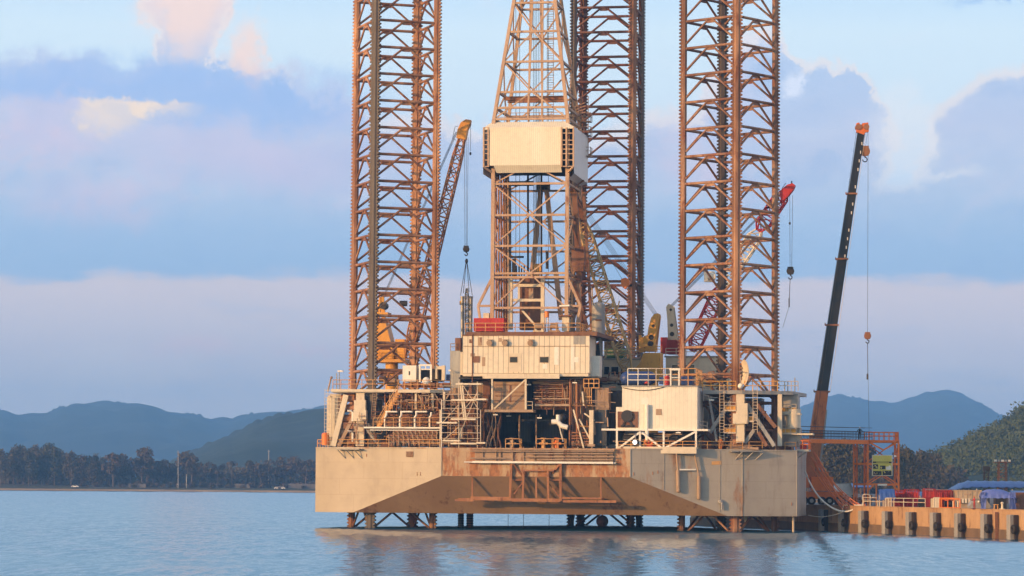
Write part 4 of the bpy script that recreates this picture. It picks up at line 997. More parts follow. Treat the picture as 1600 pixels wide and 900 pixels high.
# right
jr, zr = jack_house('grey and cream jacking frame around the foot of the right leg', LEGC['r'], False, None)
xa, xb = P(1098, 611, 5.4).x, P(1250, 611, 9).x
mb = MB(); mb.prism_z([(xa, 5.4), (P(1160, 611, 5.4).x, 5.4), (xb - 1, 9), (xb, 20), (xa, 20)], zr - .5, zr); mb.part('upper_platform', M_grey, jr)
mb = MB(); pbox(mb, 1150, 612, 1163, 692, 5.6, 1.4); mb.part('column', M_cream, jr)
mb = MB(); pbox(mb, 1145, 646, 1168, 662, 5.2, 1.8); pbox(mb, 1151, 630, 1168, 646, 5.3, 1.6); mb.part('gear_box', M_cream, jr)
for x0, x1, y in ((1133, 1149, 637), (1161, 1177, 654), (1132, 1149, 672), (1222, 1243, 640), (1220, 1243, 673)):
    vv = 5.8 if x0 < 1200 else 9.2
    mb = MB(); pbox(mb, x0, y - 3.5, x1, y + 3, vv, 1.6); mb.part('motor', M_yellow, jr)
    mb = MB(); pbox(mb, x0 - 1, y + 3.1, x1 + 1, y + 5.5, vv - .3, 2.2); mb.rail([P(x0 - 1, y + 3, vv - .25), P(x1 + 1, y + 3, vv - .25)], 1.0, .7, .045); mb.part('landing', M_railpale, jr)
for a, b_, wd, m_ in (((1146, 622), (1109, 676), .7, M_grey), ((1168, 632), (1210, 697), .7, M_grey), ((1183, 632), (1212, 668), .5, M_brown), ((1178, 672), (1164, 692), .4, M_grey), ((1185, 675), (1198, 697), .4, M_brown), ((1120, 690), (1108, 620), .3, M_grey)):
    mb = MB(); pbar(mb, (*a, 6.4), (*b_, 6.4), wd, .5); mb.part('brace', m_, jr)
mb = MB(); pbox(mb, 1215, 616, 1221.5, 697, 7.6, .8); mb.part('pillar', M_cream, jr)
mb = MB(); pbox(mb, 1224, 615, 1247, 646, 10, 3); pbox(mb, 1226, 647, 1248, 668, 10, 3); pbox(mb, 1232, 668, 1250, 698, 10, 3); mb.part('corner_tower', M_grey, jr)
mb = MB(); q = P(1240, 655, 9.8); mb.tube(q + V((0, 0, -1.2)), q + V((0, 0, 1.4)), 1.0, 14); mb.part('gear_drum', M_cream, jr)
mb = MB(); pbox(mb, 1222, 645.5, 1250, 648, 9, 3); pbox(mb, 1236, 677, 1270, 679.5, 9, 2.5); mb.part('landing', M_cream, jr)
mb = MB(); pbox(mb, 1222, 620, 1236, 697, 15, .8); pbox(mb, 1100, 618, 1108, 690, 17, .8); mb.part('back_column', M_grey, jr)
mb = MB(); pbox(mb, 1108, 614, 1216, 619, 12, 5); pbox(mb, 1120, 655, 1210, 659, 16, 1); mb.part('cross_beam', M_brown, jr)
for pts in ([(1098, 612), (1150, 612)], [(1163, 612), (1215, 612)]):
    mb = MB(); mb.rail([P(x, 611, 5.5) for x, y in pts], 1.35, 1.2, .055); mb.part('railing', M_yellow, jr)
mb = MB(); mb.rail([P(1215, 611, 8.8), P(1247, 611, 9)], 1.35, 1.0, .05); mb.part('railing', M_railpale, jr)
for x, y0, y1 in ((1128, 600, 690), (1180, 600, 676)):
    mb = MB(); mb.ladder(P(x, y1, 5.1), P(x, y0, 5.1), .6, .045, .4); mb.part('ladder', M_railpale, jr)
dr_ = MB(); q0, q1 = P(1121, 691, 6.6), P(1166, 700, 8.6); dr_.tube(P(1126, 692, 7), P(1158, 692, 9), .95, 16); dr_.single('steel_drum', M_brown, 'large brown steel cylinder lying on the deck under the right leg', 'drum', P(1140, 700, 7))
mb = MB(); a = P(1140, 697, 5.9); mb.add([P(1137, 698, 5.6), P(1187, 704, 5.6), P(1160, 690, 7.4), P(1145, 680, 8)], [(0, 1, 2), (0, 2, 3)]); mb.prism_z([(a.x - .4, 5.9), (a.x + 4, 5.9), (a.x + 3.2, 8), (a.x, 8)], DK, DK + .35); mb.single('canvas_cover', M_tan, 'tan canvas draped over the deck edge under the right leg', 'cover', a)
# people-sized masts and lamps
def lamp_post(px, y0, y1, v, label, wpx=6, head=True, frame=RG):
    t_ = thing('lamp_post', label, 'lamp', frame.at(px, y1, v), frame)
    mb = MB(); mb.tube(frame.at(px, y1, v), frame.at(px, y0, v), .07, 6); mb.part('post', M_steel, t_)
    if head: mb = MB(); mb.box(frame.at(px - 1, y0, v) - V((.1, .2, 0)), frame.at(px + wpx, y0 - 2.2, v) + V((0, .3, 0))); mb.part('lamp_head', M_white, t_)
    return t_
lamp_post(530, 581, 609, 5.6, 'white flat headed lamp post at the left leg platform')
lamp_post(526, 583, 609, 5.9, 'bare pole beside the white lamp at the left platform', head=False)
lamp_post(707, 580, 612, 5, 'white headed lamp post left of the drill floor house', -6)
lamp_post(1242, 590, 613, 9.5, 'slim mast at the right end of the jacking platform', head=False)
lamp_post(1226, 598, 613, 9.3, 'short bare pole near the right end of the platform', head=False)
lamp_post(1231, 597, 613, 9.9, 'short bare pole beside the slim mast on the right platform', head=False)
lamp_post(640, 586, 600, 7, 'thin pole in front of the white generator', head=False)
q = P(1157, 607, 5.3); ld = thing('dome_lamp', 'pale dome lamp on top of the right jacking column', 'lamp', q)
mb = MB(); mb.sphere(q + V((0, 0, .35)), .38, 12); mb.part('dome', M_white, ld); mb = MB(); mb.tube(q + V((0, 0, .4)), q + V((0, 0, 1.9)), .06, 6); mb.tube(q, q + V((0, 0, .2)), .3, 10); mb.part('stem', M_steel, ld)
q = P(1168, 604, 5.7); dsh = thing('satellite_dish', 'tall cream satellite dish seen edge-on at the right leg', 'dish', q)
mb = MB(); rc = P(1168, 582, 5.7); n = 20
ringpts = []
for i in range(6):
    rr = 1.75 * i / 5; 
    for k in range(n):
        a = 2 * math.pi * k / n; dpth = .55 * (i / 5) ** 2
        loc = V((dpth, rr * math.cos(a), rr * math.sin(a)))
        loc = Matrix.Rotation(RAD(208), 3, 'Z') @ loc
        ringpts.append(rc + loc)
mb.add(ringpts, [(i * n + k, i * n + (k + 1) % n, (i + 1) * n + (k + 1) % n, (i + 1) * n + k) for i in range(5) for k in range(n)], True)
mb.part('reflector', M_cream, dsh); mb = MB(); mb.tube(q, rc, .12); mb.tube(rc, rc + V((-1.2, -.3, .1)), .05); mb.part('mount', M_steel, dsh)
q = P(512, 612, 7.5); mb = MB(); mb.tube(q, P(518, 588, 7.5), .12); mb.sphere(P(518, 590, 7.5), .2); mb.single('signal_horn', M_tan, 'slim tan signal horn at the far left platform corner', 'horn', q)

# ------------------------------------------------------------------ left deck: stair, generator platform, hoods, pipe rack, scaffold
st = thing('deck_stair', 'orange-yellow stair slanting down from the left platform', 'stairs', P(592, 665, 4.2))
mb = MB(); mb.stair(P(589, 668, 3.6), P(623, 610, 3.6), 1.4, 16); mb.part('flight', M_rail, st)
st = thing('deck_stair', 'dark steep stair between main deck and left walkway', 'stairs', P(572, 697, 4.8))
mb = MB(); mb.stair(P(592, 697, 4.8), P(573, 672, 4.8), .9, 9); mb.part('flight', M_grey, st)
gp = thing('generator_platform', 'cream edged steel platform carrying the white generator', 'platform', P(665, 670, 4))
gz = P(665, 609, 3.6).z; u0, u1, u2 = P(622, 609, 3.6).x, P(672, 609, 3.6).x, P(704, 609, 6).x
mb = MB(); mb.prism_z([(u0, 3.6), (u1, 3.6), (u2, 6), (u2, 11), (u0, 11)], gz - .35, gz); mb.part('floor', M_deck, gp)
mb = MB(); mb.bar((u0, 3.55, gz - .2), (u1, 3.55, gz - .2), .12, .42); mb.bar((u1, 3.55, gz - .2), (u2, 5.95, gz - .2), .12, .42); mb.part('edge_beam', M_cream, gp)
for pts in ([(u0, 3.7, gz), (u1, 3.7, gz)], [(u1, 3.7, gz), (u2, 6, gz)]): mb = MB(); mb.rail(pts, 1.35, 1.0, .05); mb.part('railing', M_rail, gp)
for x, y1 in ((650, 640), (676, 641), (694, 640)): mb = MB(); pbar(mb, (x, 612, 4.2), (x, y1, 4.2), .3); mb.part('post', M_cream, gp)
for a, b_ in (((652, 614), (667, 641)), ((675, 614), (662, 636)), ((704, 612), (690, 634)), ((678, 614), (690, 632))): mb = MB(); pbar(mb, (*a, 4.3), (*b_, 4.3), .2); mb.part('brace', M_tan, gp)
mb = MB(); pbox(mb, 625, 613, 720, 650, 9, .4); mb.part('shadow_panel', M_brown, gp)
gn = thing('generator', 'white boxy generator set on the left raised platform', 'generator', P(660, 609, 5))
z0 = P(640, 598, 5).z
mb = MB(); pbox(mb, 629, 571, 650, 596, 5, 3); mb.part('canopy', M_white, gn)
mb = MB(); pbox(mb, 638.5, 580, 640.5, 586, 4.96, .05); mb.part('latch', M_dark, gn)
mb = MB()
for x in (656, 673.5): pbar(mb, (x, 570, 5.2), (x, 597, 5.2), .26)
pbar(mb, (655, 570.5, 5.2), (674.5, 570.5, 5.2), .24); pbar(mb, (657, 577, 5.2), (672, 577, 5.2), .16); pbar(mb, (665, 571, 5.2), (665, 577, 5.2), .12); mb.part('frame', M_white, gn)
mb = MB(); q = P(666, 597.5, 5.3); mb.sphere(q, .62, 12, 1.25); mb.part('dome', M_white, gn)
mb = MB(); pbox(mb, 651, 576, 690, 596, 6.4, 1.8); mb.part('engine', M_dark, gn)
mb = MB(); pbox(mb, 679, 572, 692, 577, 5.6, 1.6); pbox(mb, 690, 571, 695, 595, 5.4, .5); pbox(mb, 680, 577, 683, 592, 5.5, .5); mb.part('radiator', M_cream, gn)
mb = MB(); pbox(mb, 629, 598, 704, 606, 6, .5); mb.part('skid', M_rusty, gn)
for k in range(5):
    mb = MB(); q = P(634 + k * 12, 606, 5); mb.tube(q + V((0, 0, .4)), q + V((.9, 0, .4)), .32, 10); mb.bar(q + V((-.1, 0, .05)), q + V((1, 0, .05)), .5, .1)
    mb.single('small_pump', M_rusty, 'small rusty pump in the row under the generator platform rail', 'pump', q, group='pumps under the generator')
ibox('oil_drum_box', 'small blue-black box at the right end of the generator platform', 'box', 697, 585, 704, 595, 6, 1, M_blue)
rp = thing('shaker_hoods', 'row of pale topped shaker hoods along the left walkway', 'hoods', P(630, 668, 3.4))
mb = MB(); pbox(mb, 568, 667, 688, 669.5, 2.6, 3); mb.part('walkway', M_white, rp)
mb = MB(); pbox(mb, 578, 671.5, 688, 672.8, 2.5, .2); mb.part('edge_pipe', M_white, rp)
for k in range(4):
    x = 602 + k * 23.3
    if k < 3: mb = MB(); pbox(mb, x, 642, x + 18, 644.2, 3.2, 1.6); mb.part('hood_top', M_white, rp)
    mb = MB(); mb.path([P(x + 2, 644, 3.2), P(x + 1.8, 649, 3.2), P(x - .5, 652, 3.2), P(x - .3, 667, 3.2)], .15, 7); mb.part('hood_post', M_white, rp)
    mb = MB(); pbox(mb, x + 3, 645, x + 18, 666, 4.4, 1.2); mb.part('hood_body', M_brown, rp)
    mb = MB()
    for y in (648, 652, 656, 660, 664): pbox(mb, x + 2, y, x + 19, y + 1.4, 4.1, .3)
    mb.part('screen', M_rusty, rp)
    mb = MB(); pbox(mb, x + 19, 641, x + 22, 666, 4.2, .8); mb.part('gap_post', M_dark, rp)
for x0, x1 in ((583, 602), (602, 640), (640, 688)):
    mb = MB(); mb.rail([P(x0, 667, 2.7), P(x1, 667, 2.7)], 1.25, 1.3, .05); mb.part('railing', M_rail, rp)
lf2 = thing('flood_lamp', 'white tube light under the left walkway', 'lamp', P(632, 674, 2.6)); mb = MB(); pbox(mb, 627, 673.5, 639, 675.5, 2.3, .3); mb.part('lamp_head', M_white, lf2)
# stacked pipes: racks of tubes lying along the deck
for ri, (y0, y1, x0, x1) in enumerate(((674, 679, 612, 686), (680, 686, 604, 686), (687, 696, 604, 688))):
    rk = thing('pipe_rack', ('upper stacked tier of rusty pipes', 'middle stacked tier of rusty pipes', 'lowest stacked tier of rusty pipes')[ri] + ' on the left deck', 'pipe rack', P(645, y1, 1.9))
    for k in range(5):
        mb = MB(); y = y0 + (y1 - y0) * (k + .5) / 5; a = P(x0 + rnd.random() * 4, y, 1.9 + .12 * k); b_ = P(x1 - rnd.random() * 6, y + .4, 1.9 + .12 * k); mb.tube(a, b_, .09 + .03 * rnd.random(), 7); mb.part('pipe', (M_rusty, M_tan, M_derrick)[k % 3], rk)
    for k in range(11):
        mb = MB(); x = x0 + (x1 - x0) * (k + .5) / 11; pbar(mb, (x, y0 - 1, 1.75), (x, y1, 1.75), .11); mb.part('stanchion', M_tan, rk)
for k in range(9):
    q = P(612 + k * 4.6 + rnd.random(), 697, 1.9); mb = MB(); h_ = rnd.uniform(.35, .7); mb.tube(q, q + V((0, 0, h_)), .22, 8); mb.tube(q + V((-.35, 0, h_ * .6)), q + V((.35, 0, h_ * .6)), .1, 6); mb.single('deck_valve', M_dark if k % 2 else M_brown, 'small dark valve in the row behind the left deck handrail', 'valve', q, group='valves along the left deck edge')
# tall lit bulkheads behind the racks and left of the slot
ibox('workshop_cabin', 'rust brown workshop block behind the left hoods', 'cabin', 612, 648, 705, 697, 8.5, 6, M_brown, 9)
ibox('switch_cabin', 'tan upright switch cabin left of the scaffold top', 'cabin', 704, 606, 722, 634, 5.5, 2, M_tan, 2)
ibox('storage_block', 'tan weathered block behind the scaffold top', 'block', 721, 596, 757, 640, 8, 4, M_tan, 6)
# scaffold
sc = thing('scaffold_tower', 'pole scaffold with pale planks left of the dark slot', 'scaffold', P(718, 706, .9))
sv = (.4, 2.4)
for x in (690, 717, 746, 751):
    for v_ in sv:
        mb = MB(); y0_, y1_ = (596, 704) if x < 750 else (640, 690); ptube(mb, (x, y0_ + (28 if x == 690 else 0), v_), (x, y1_, v_), .065, 6); mb.part('standard', M_railpale if x != 690 else M_white, sc)
for y in (603, 616, 626, 638, 646, 652, 665, 676, 685, 692):
    mb = MB(); v_ = sv[y % 2]; ptube(mb, (687 + (y % 3), y, v_), (750 - (y % 4), y + .4, v_), .05, 5); mb.part('ledger', M_railpale, sc)
for a, b_ in (((692, 660), (717, 632)), ((717, 650), (745, 616)), ((722, 600), (748, 640)), ((690, 690), (716, 668)), ((746, 612), (718, 680))):
    mb = MB(); ptube(mb, (*a, sv[0]), (*b_, sv[0]), .055, 5); mb.part('diagonal', M_railpale, sc)
for x0, x1, y in ((712, 752, 600), (705, 744, 625), (682, 714, 660.5), (704, 743, 655), (692, 718, 688.5), (704, 745, 693), (744, 758, 692), (740, 760, 624)):
    mb = MB(); pbox(mb, x0, y - 1.3, x1, y + 1.2, sv[0] - .3, 1.2); mb.part('plank', M_wood, sc)
for x in (688, 719, 722): mb = MB(); pbar(mb, (x, 640 if x == 688 else 598, .5), (x + (0 if x == 688 else 6), 704 if x == 688 else 655, .5), .2); mb.part('upright_board', M_cream, sc)
for (a, b_) in (((722, 646), (731, 690)), ((740, 640), (728, 692)), ((708, 660), (712, 692)), ((735, 600), (737, 690))):
    q = MB(); pbar(q, (*a, 3.4), (*b_, 3.4), .4); q.single('raking_post', M_brown, 'red-brown raking post behind the scaffold', 'post', P(*b_, 3.4), group='raking posts behind the scaffold')
q = MB(); pbox(q, 716, 668, 722, 684, 2.6, .6); q.single('junction_box', M_cream, 'cream box fixed in the middle of the scaffold', 'box', P(719, 684, 2.8))
ibox('storage_block', 'shaded brown block behind the scaffold', 'block', 700, 640, 757, 700, 5.5, 4, M_brown, 7)
# grey mud silo left of the house
ms = thing('mud_silo', 'grey riveted silo left of the drill floor house', 'silo', P(710, 610, 6))
mb = MB(); pbox(mb, 703, 548, 719, 608, 6, 2.2); mb.part('body', M_steel, ms); mb = MB(); pbox(mb, 711, 528, 719.5, 548, 6.4, 1.2); mb.part('stack', M_brown, ms); mb = MB(); mb.rail([P(704, 548, 6.1), P(712, 548, 6.1)], 1.0, .7, .05); mb.part('railing', M_tan, ms)

# ------------------------------------------------------------------ white deck house on the right
wh = thing('deck_house', 'white clad deck house on a braced frame right of the slot', 'deck house', P(1030, 672, 2.4))
hv2 = 2.4
a, b_, c_, d = rect(972, 604.5, 1089, 672, hv2); DEP = 7
mb = MB(); mb.box((a, hv2, c_), (b_, hv2 + DEP, d)); e0, e1, e2, e3 = rect(962.5, 636, 972, 672, hv2); mb.box((e0, hv2 + .03, c_ + .01), (a, hv2 + DEP, e3)); mb.part('wall', M_housewall, wh)
mb = MB(); mb.box((b_ + .01, hv2 + .02, c_ + .02), (b_ + .05, hv2 + DEP, d - .02)); mb.part('side_wall', M_white, wh)
mb = MB(); mb.box((a - .1, hv2 - .12, d + .004), (b_ + .15, hv2 + DEP, d + .18)); mb.part('roof', M_grey, wh)
mb = MB(); pbox(mb, 965, 643, 997, 668, hv2 - .1, .2); mb.part('louvre', M_brown, wh)
mb = MB(); q = P(980, 650, hv2 - .15); mb.tube(q - V((0, .25, 0)), q, .82, 18); mb.part('fan', M_dark, wh)
mb = MB(); pbar(mb, (972, 667, hv2 - .15), (978, 656, hv2 - .15), .25); pbar(mb, (988, 667, hv2 - .15), (983, 656, hv2 - .15), .25); pbox(mb, 970, 664, 992, 667.5, hv2 - .14, .1); mb.part('fan_bracket', M_dark, wh)
mb = MB(); pbox(mb, 1025, 639, 1034, 648.5, hv2 - .05, .1); mb.part('hatch', M_tan, wh)
mb = MB(); pbox(mb, 1002, 621, 1013, 632, hv2 - .03, .08); mb.part('repair_plate', M_white, wh)
mb = MB(); ptube(mb, (1011, 632, hv2 - .4), (1011, 688, hv2 - .4), .26, 12); mb.part('down_pipe', M_white, wh)
mb = MB(); pts = [P(974 + k * 8, 606 + 4.5 * math.sin(k / 8 * math.pi) - k * .15, hv2 - .1) for k in range(9)]; mb.path(pts, .05, 5); mb.part('cable', M_dark, wh)
mb = MB(); pbox(mb, 940, 670, 1106, 673, hv2 - .6, 3); mb.part('floor_edge', M_white, wh)
mb = MB(); pbox(mb, 962, 701, 1088, 708.5, 1.4, .5); mb.box((P(964, 703, 1.4).x, 1.4, DK + .02), (P(1088, 703, 1.4).x, 4, DK + .3)); mb.part('base_beam', M_cream, wh)
for a_, b2 in (((964, 673), (964, 701)), ((1000, 674), (1000, 701)), ((1037, 674), (1037, 700)), ((1087.5, 673), (1087.5, 704)), ((967, 700), (999, 676)), ((1003, 676), (1034, 700)), ((1039, 700), (1086, 675))):
    mb = MB(); pbar(mb, (*a_, 1.7), (*b2, 1.7), .25); mb.part('truss_bar', M_white, wh)
mb = MB(); q0, q1 = P(966, 701, 1.6), P(1087, 701, 1.6); mb.rail([q0, q1], 1.0, 1.9, .05); mb.part('railing', M_rail, wh)
z_ = d + .18
for x0, x1, m_ in ((981, 1013, M_white), (1013, 1050, M_railpale), (1050, 1088, M_rail)):
    mb = MB(); q0, q1 = P(x0, 604, hv2 + .2), P(x1, 604, hv2 + .2); q0.z = q1.z = z_; mb.rail([q0, q1], 2.35, 1.3, .07, (.33, .66)); mb.part('railing', m_, wh)
mb = MB(); q0 = P(1088, 604, hv2 + .2); q0.z = z_; mb.rail([q0, q0 + V((0, DEP - .5, 0))], 2.35, 1.3, .06, (.33, .66)); mb.part('railing', M_rail, wh)
mb = MB(); 
for x in (1048, 1061): pbar(mb, (x, 577, hv2 + .1), (x, 604, hv2 + .1), .2)
pbar(mb, (1046, 577, hv2 + .1), (1063, 577, hv2 + .1), .25, .3); pbar(mb, (1048, 590, hv2 + .1), (1061, 590, hv2 + .1), .12); mb.part('gate_frame', M_white, wh)
mb = MB(); mb.rail([P(1092, 672, 4), P(1105, 673, 5)], 1.2, .7, .05); mb.part('railing', M_railpale, wh)
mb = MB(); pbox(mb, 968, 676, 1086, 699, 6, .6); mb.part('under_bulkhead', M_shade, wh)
for x, y, r in ((985, 684, .7), (1018, 690, .5), (1050, 683, .8), (1072, 680, .8)):
    q = P(x, y, 4.5); mb = MB(); mb.tube(q - V((.9, 0, 0)), q + V((.9, 0, 0)), r, 12); mb.tube(q - V((0, 0, 1.4)), q, .18); mb.part('under_pump', M_dark if r > .6 else M_brown, wh)
mb = MB(); mb.path([P(1014, 693, 3.5), P(1022, 686, 3.5), P(1045, 681, 3.5), P(1058, 676, 3.5)], .16, 7); mb.part('under_pipe', M_tan, wh)
q = P(1014, 697, 2); rv = thing('hose_reel', 'orange-red hose reel under the white deck house', 'reel', q); mb = MB(); mb.torus(q + V((0, 0, .6)), .5, .17, 'v'); mb.part('hose', M_orange, rv); mb = MB(); mb.bar(q + V((-.5, 0, 0)), q + V((.5, 0, 0)), .3, .12); mb.tube(q + V((0, -.2, .6)), q + V((0, .3, .6)), .18); mb.bar(q, q + V((0, 0, .6)), .12); mb.part('stand', M_red, rv)
q = P(992, 691, 1.0); sl_ = thing('flood_lamp', 'brightly lit round floodlight under the white deck house', 'lamp', q)
mb = MB(); mb.tube(q + V((.0, .5, 0)), q + V((0, 0, 0)), .28, 12, .36); mb.bar(q + V((0, .3, 0)), q + V((0, .5, 1.2)), .08); mb.part('housing', M_steel, sl_); mb = MB(); mb.sphere(q + V((0, -.05, 0)), .27, 12); mb.part('lens', M_lamp, sl_)
# on the white house's roof
q = P(996, 600, 5); bt_ = thing('water_tank', 'round deep blue tank on the white deck house roof', 'tank', q); mb = MB(); cc = P(997, 591, 5); mb.tube(cc - V((1.6, 0, 0)), cc + V((1.6, 0, 0)), .95, 16); mb.sphere(cc - V((1.6, 0, 0)), .95, 14); mb.sphere(cc + V((1.6, 0, 0)), .95, 14); mb.part('shell', M_blue, bt_); mb = MB(); mb.bar(cc + V((-1.2, 0, -1.3)), cc + V((-1.2, 0, -.6)), .8, .2); mb.bar(cc + V((1.2, 0, -1.3)), cc + V((1.2, 0, -.6)), .8, .2); mb.part('saddle', M_dark, bt_)
for x, y1, m_, lab in ((1011, 600, M_red, 'small red gas bottle beside the round blue tank'), (1042, 602, M_red, 'red drum behind the white gate on the deck house roof')):
    q = P(x, y1, 4.6); g = thing('gas_bottle', lab, 'bottle', q); mb = MB(); mb.tube(q, q + V((0, 0, 1.15)), .42, 12); mb.sphere(q + V((0, 0, 1.15)), .42, 12, .5); mb.part('body', m_, g); mb = MB(); mb.tube(q + V((0, 0, 1.3)), q + V((0, 0, 1.5)), .12); mb.part('cap', M_white, g)
ibox('battery_chest', 'blue chest on the white deck house roof, left of the white gate', 'chest', 1030, 589, 1047, 600, 5, 1.6, M_blue, 3)
ibox('battery_chest', 'long dark blue chest behind the roof rail, right of the white gate', 'chest', 1064, 588, 1082, 601, 5, 1.6, M_blue, 4)

# ------------------------------------------------------------------ cabins further forward
def cabin(label, x0, y0, x1, y1, v, dep, m_, wins=(), rail=False):
    a, b_, c_, d = rect(x0, y0, x1, y1, v); t_ = thing('cabin', label, 'cabin', ((a + b_) / 2, v + dep / 2, c_))
    mb = MB(); mb.box((a, v, DK), (b_, v + dep, d - .2)); mb.part('wall', m_, t_); mb = MB(); mb.box((a - .2, v - .2, d - .196), (b_ + .2, v + dep + .2, d)); mb.part('roof', M_grey, t_)
    for wx0, wy0, wx1, wy1 in wins:
        mb = MB(); pbox(mb, wx0 - .7, wy0 - .7, wx1 + .7, wy1 + .7, v - .03, .05); wn = mb.part('window', M_white, t_); mb = MB(); pbox(mb, wx0, wy0, wx1, wy1, v - .06, .05); mb.part('pane', M_glass, wn)
    if rail: mb = MB(); mb.rail([V((a, v, d)), V((b_, v, d))], 1.1, 1.6, .05); mb.part('railing', M_railpale, t_)
    return t_
cabin('low cream quarters cabin with dark windows behind the derrick foot', 930, 560, 1000, 640, 26, 8, M_cream, ((944, 573, 952, 585), (955, 573, 966, 585), (970, 573, 977, 585)), True)
cabin('cream quarters block right of the ochre crane', 1040, 556, 1122, 640, 30, 10, M_cream, ((1050, 570, 1066, 584), (1070, 570, 1085, 584)), True)
cabin('small pale cabin seen through the right leg', 1122, 572, 1140, 640, 32, 6, M_cream, ())
ibox('cargo_container', 'dull green container behind the derrick foot', 'container', 944, 545, 976, 560, 27, 2.5, M_green, 7)
ibox('cargo_container', 'black container on top of the dull green one', 'container', 944, 533, 972, 545, 27.2, 2.4, M_dark, 7)
hvv = thing('white_switchboard', 'white cabinet with two small panels right of the drill floor house', 'cabinet', P(930, 588, 5)); mb = MB(); pbox(mb, 923, 557, 937, 590, 5, 1.6); mb.part('body', M_white, hvv); mb = MB(); pbox(mb, 926, 560, 934, 564, 4.95, .05); mb.part('panel', M_steel, hvv); mb = MB(); pbox(mb, 926, 566, 934, 570, 4.95, .05); mb.part('panel', M_steel, hvv)
st = thing('deck_stair', 'steep grey stair right of the drill floor house', 'stairs', P(935, 580, 8)); mb = MB(); mb.stair(P(941, 578, 8), P(935, 522, 8), 1.0, 16); mb.part('flight', M_steel, st)
q = P(935, 530, 12); gt = thing('degasser_tank', 'rust stained grey upright tank right of the derrick foot', 'tank', q); mb = MB(); mb.tube(P(935, 530, 12), P(935, 478, 12), .95, 16); mb.sphere(P(935, 478, 12), .95, 14, .6); mb.part('shell', M_grey, gt); mb = MB(); mb.tube(P(941, 520, 11.5), P(941, 482, 11.5), .12); mb.tube(P(930, 500, 11), P(940, 500, 11), .1); mb.part('pipe', M_brown, gt); mb = MB(); mb.bar(P(930, 548, 12), P(930, 530, 12), .3); mb.bar(P(940, 548, 12), P(940, 530, 12), .3); mb.part('foot', M_tan, gt)
# low bulkheads and machinery houses behind the two stern legs
ibox('engine_casing', 'long low brown engine casing behind the right leg', 'casing', 1096, 655, 1236, 702, 26, 5, M_brown, 14)
ibox('engine_casing', 'tall grey engine casing behind the right jacking frame', 'casing', 1100, 622, 1190, 655, 27, 4, M_shade, 9)
ibox('engine_casing', 'low rust brown casing behind the left leg', 'casing', 520, 660, 616, 698, 24, 5, M_brown, 9)
pm_ = thing('pipe_manifold', 'tangle of rusty pipes under the generator platform', 'pipes', P(655, 645, 7))
random.seed(21)
for k in range(30):
    x = 604 + rnd.random() * 92; y = 616 + rnd.random() * 26; x2 = x + rnd.uniform(-22, 26); y2 = y + rnd.uniform(-8, 8); v_ = 5.2 + rnd.random() * 3; mb = MB()
    mb.path([P(x, y, v_), P(x2, y, v_), P(x2 + 1, y2, v_), P(x2 + 1, y2 + 4, v_ + .6)], .07 + .10 * rnd.random(), 6); mb.part('pipe', (M_rusty, M_brown, M_tan, M_derrick)[k % 4], pm_)
for k in range(12):
    x = 600 + k * 8.5 + rnd.random() * 3; mb = MB(); ptube(mb, (x, 613, 6.4), (x, 668, 6.4), .09 + .06 * (k % 2)); mb.part('stand_pipe', (M_rusty, M_tan)[k % 2], pm_)
pm_ = thing('pipe_manifold', 'bundle of rusty risers and brackets behind the scaffold', 'pipes', P(728, 660, 4.5))
for k in range(22):
    x = 696 + rnd.random() * 58; y = 604 + rnd.random() * 60; v_ = 3.6 + rnd.random() * 1.6; mb = MB()
    if k % 2: ptube(mb, (x, y, v_), (x + rnd.uniform(-3, 3), min(y + rnd.uniform(20, 50), 702), v_), .08 + .08 * rnd.random())
    else: mb.path([P(x, y, v_), P(x + rnd.uniform(8, 24), y + 1, v_), P(x + rnd.uniform(8, 24), y + rnd.uniform(6, 16), v_)], .07 + .07 * rnd.random(), 6)
    mb.part('pipe', (M_rusty, M_brown, M_tan, M_derrick)[k % 4], pm_)
pm_ = thing('pipe_manifold', 'small rusty pipework inside the right jacking frame', 'pipes', P(1180, 660, 14))
for k in range(26):
    x = 1104 + rnd.random() * 108; y = 620 + rnd.random() * 66; v_ = 12 + rnd.random() * 8; mb = MB()
    if k % 3: ptube(mb, (x, y, v_), (x + rnd.uniform(-18, 18), y + rnd.uniform(-3, 10), v_), .10 + .12 * rnd.random())
    else: ptube(mb, (x, y, v_), (x, min(y + 40, 700), v_), .14)
    mb.part('pipe', (M_grey, M_brown, M_tan, M_rusty)[k % 4], pm_)
# things hanging below the hull
for x, y0, y1, v_, r, m_, lab in ((720, 800, 826, 22, .42, M_legdark, 'dark conductor pipe dropping from hull to water, left one of the pair'), (734, 800, 826, 22, .48, M_brown, 'brown conductor pipe dropping from hull to water, right one of the pair'), (1239.5, 803, 830, 9.8, .16, M_railpale, 'pale slim pole reaching into the water under the right hull corner'), (1165, 803, 816, 9, .2, M_railpale, 'short pale pipe end under the hull by the right leg')):
    g = thing('conductor_pipe', lab, 'pipe', P(x, y1, v_)); top = P(x, y0, v_); bot = P(x, y1, v_); bot.z = -2 if y1 > 820 else bot.z
    mb = MB(); mb.tube((bot.x, v_, KEEL + .05), bot, r, 12); mb.part('pipe', m_, g)
    if r > .3:
        mb = MB()
        for k in range(6): mb.tube((bot.x, v_, .1 + k * .36), (bot.x, v_, .28 + k * .36), r * 1.14, 12)
        mb.part('collar', M_rubber, g)
for x in (794, 818, 858):
    mb = MB(); a = P(x, 806, 20); mb.tube((a.x, 20, KEEL + .05), (a.x, 20, -.5), .035, 5); mb.single('trailing_line', M_wire, 'thin dark line trailing from the hull bottom into the water', 'line', (a.x, 20, KEEL), group='lines trailing under the hull')
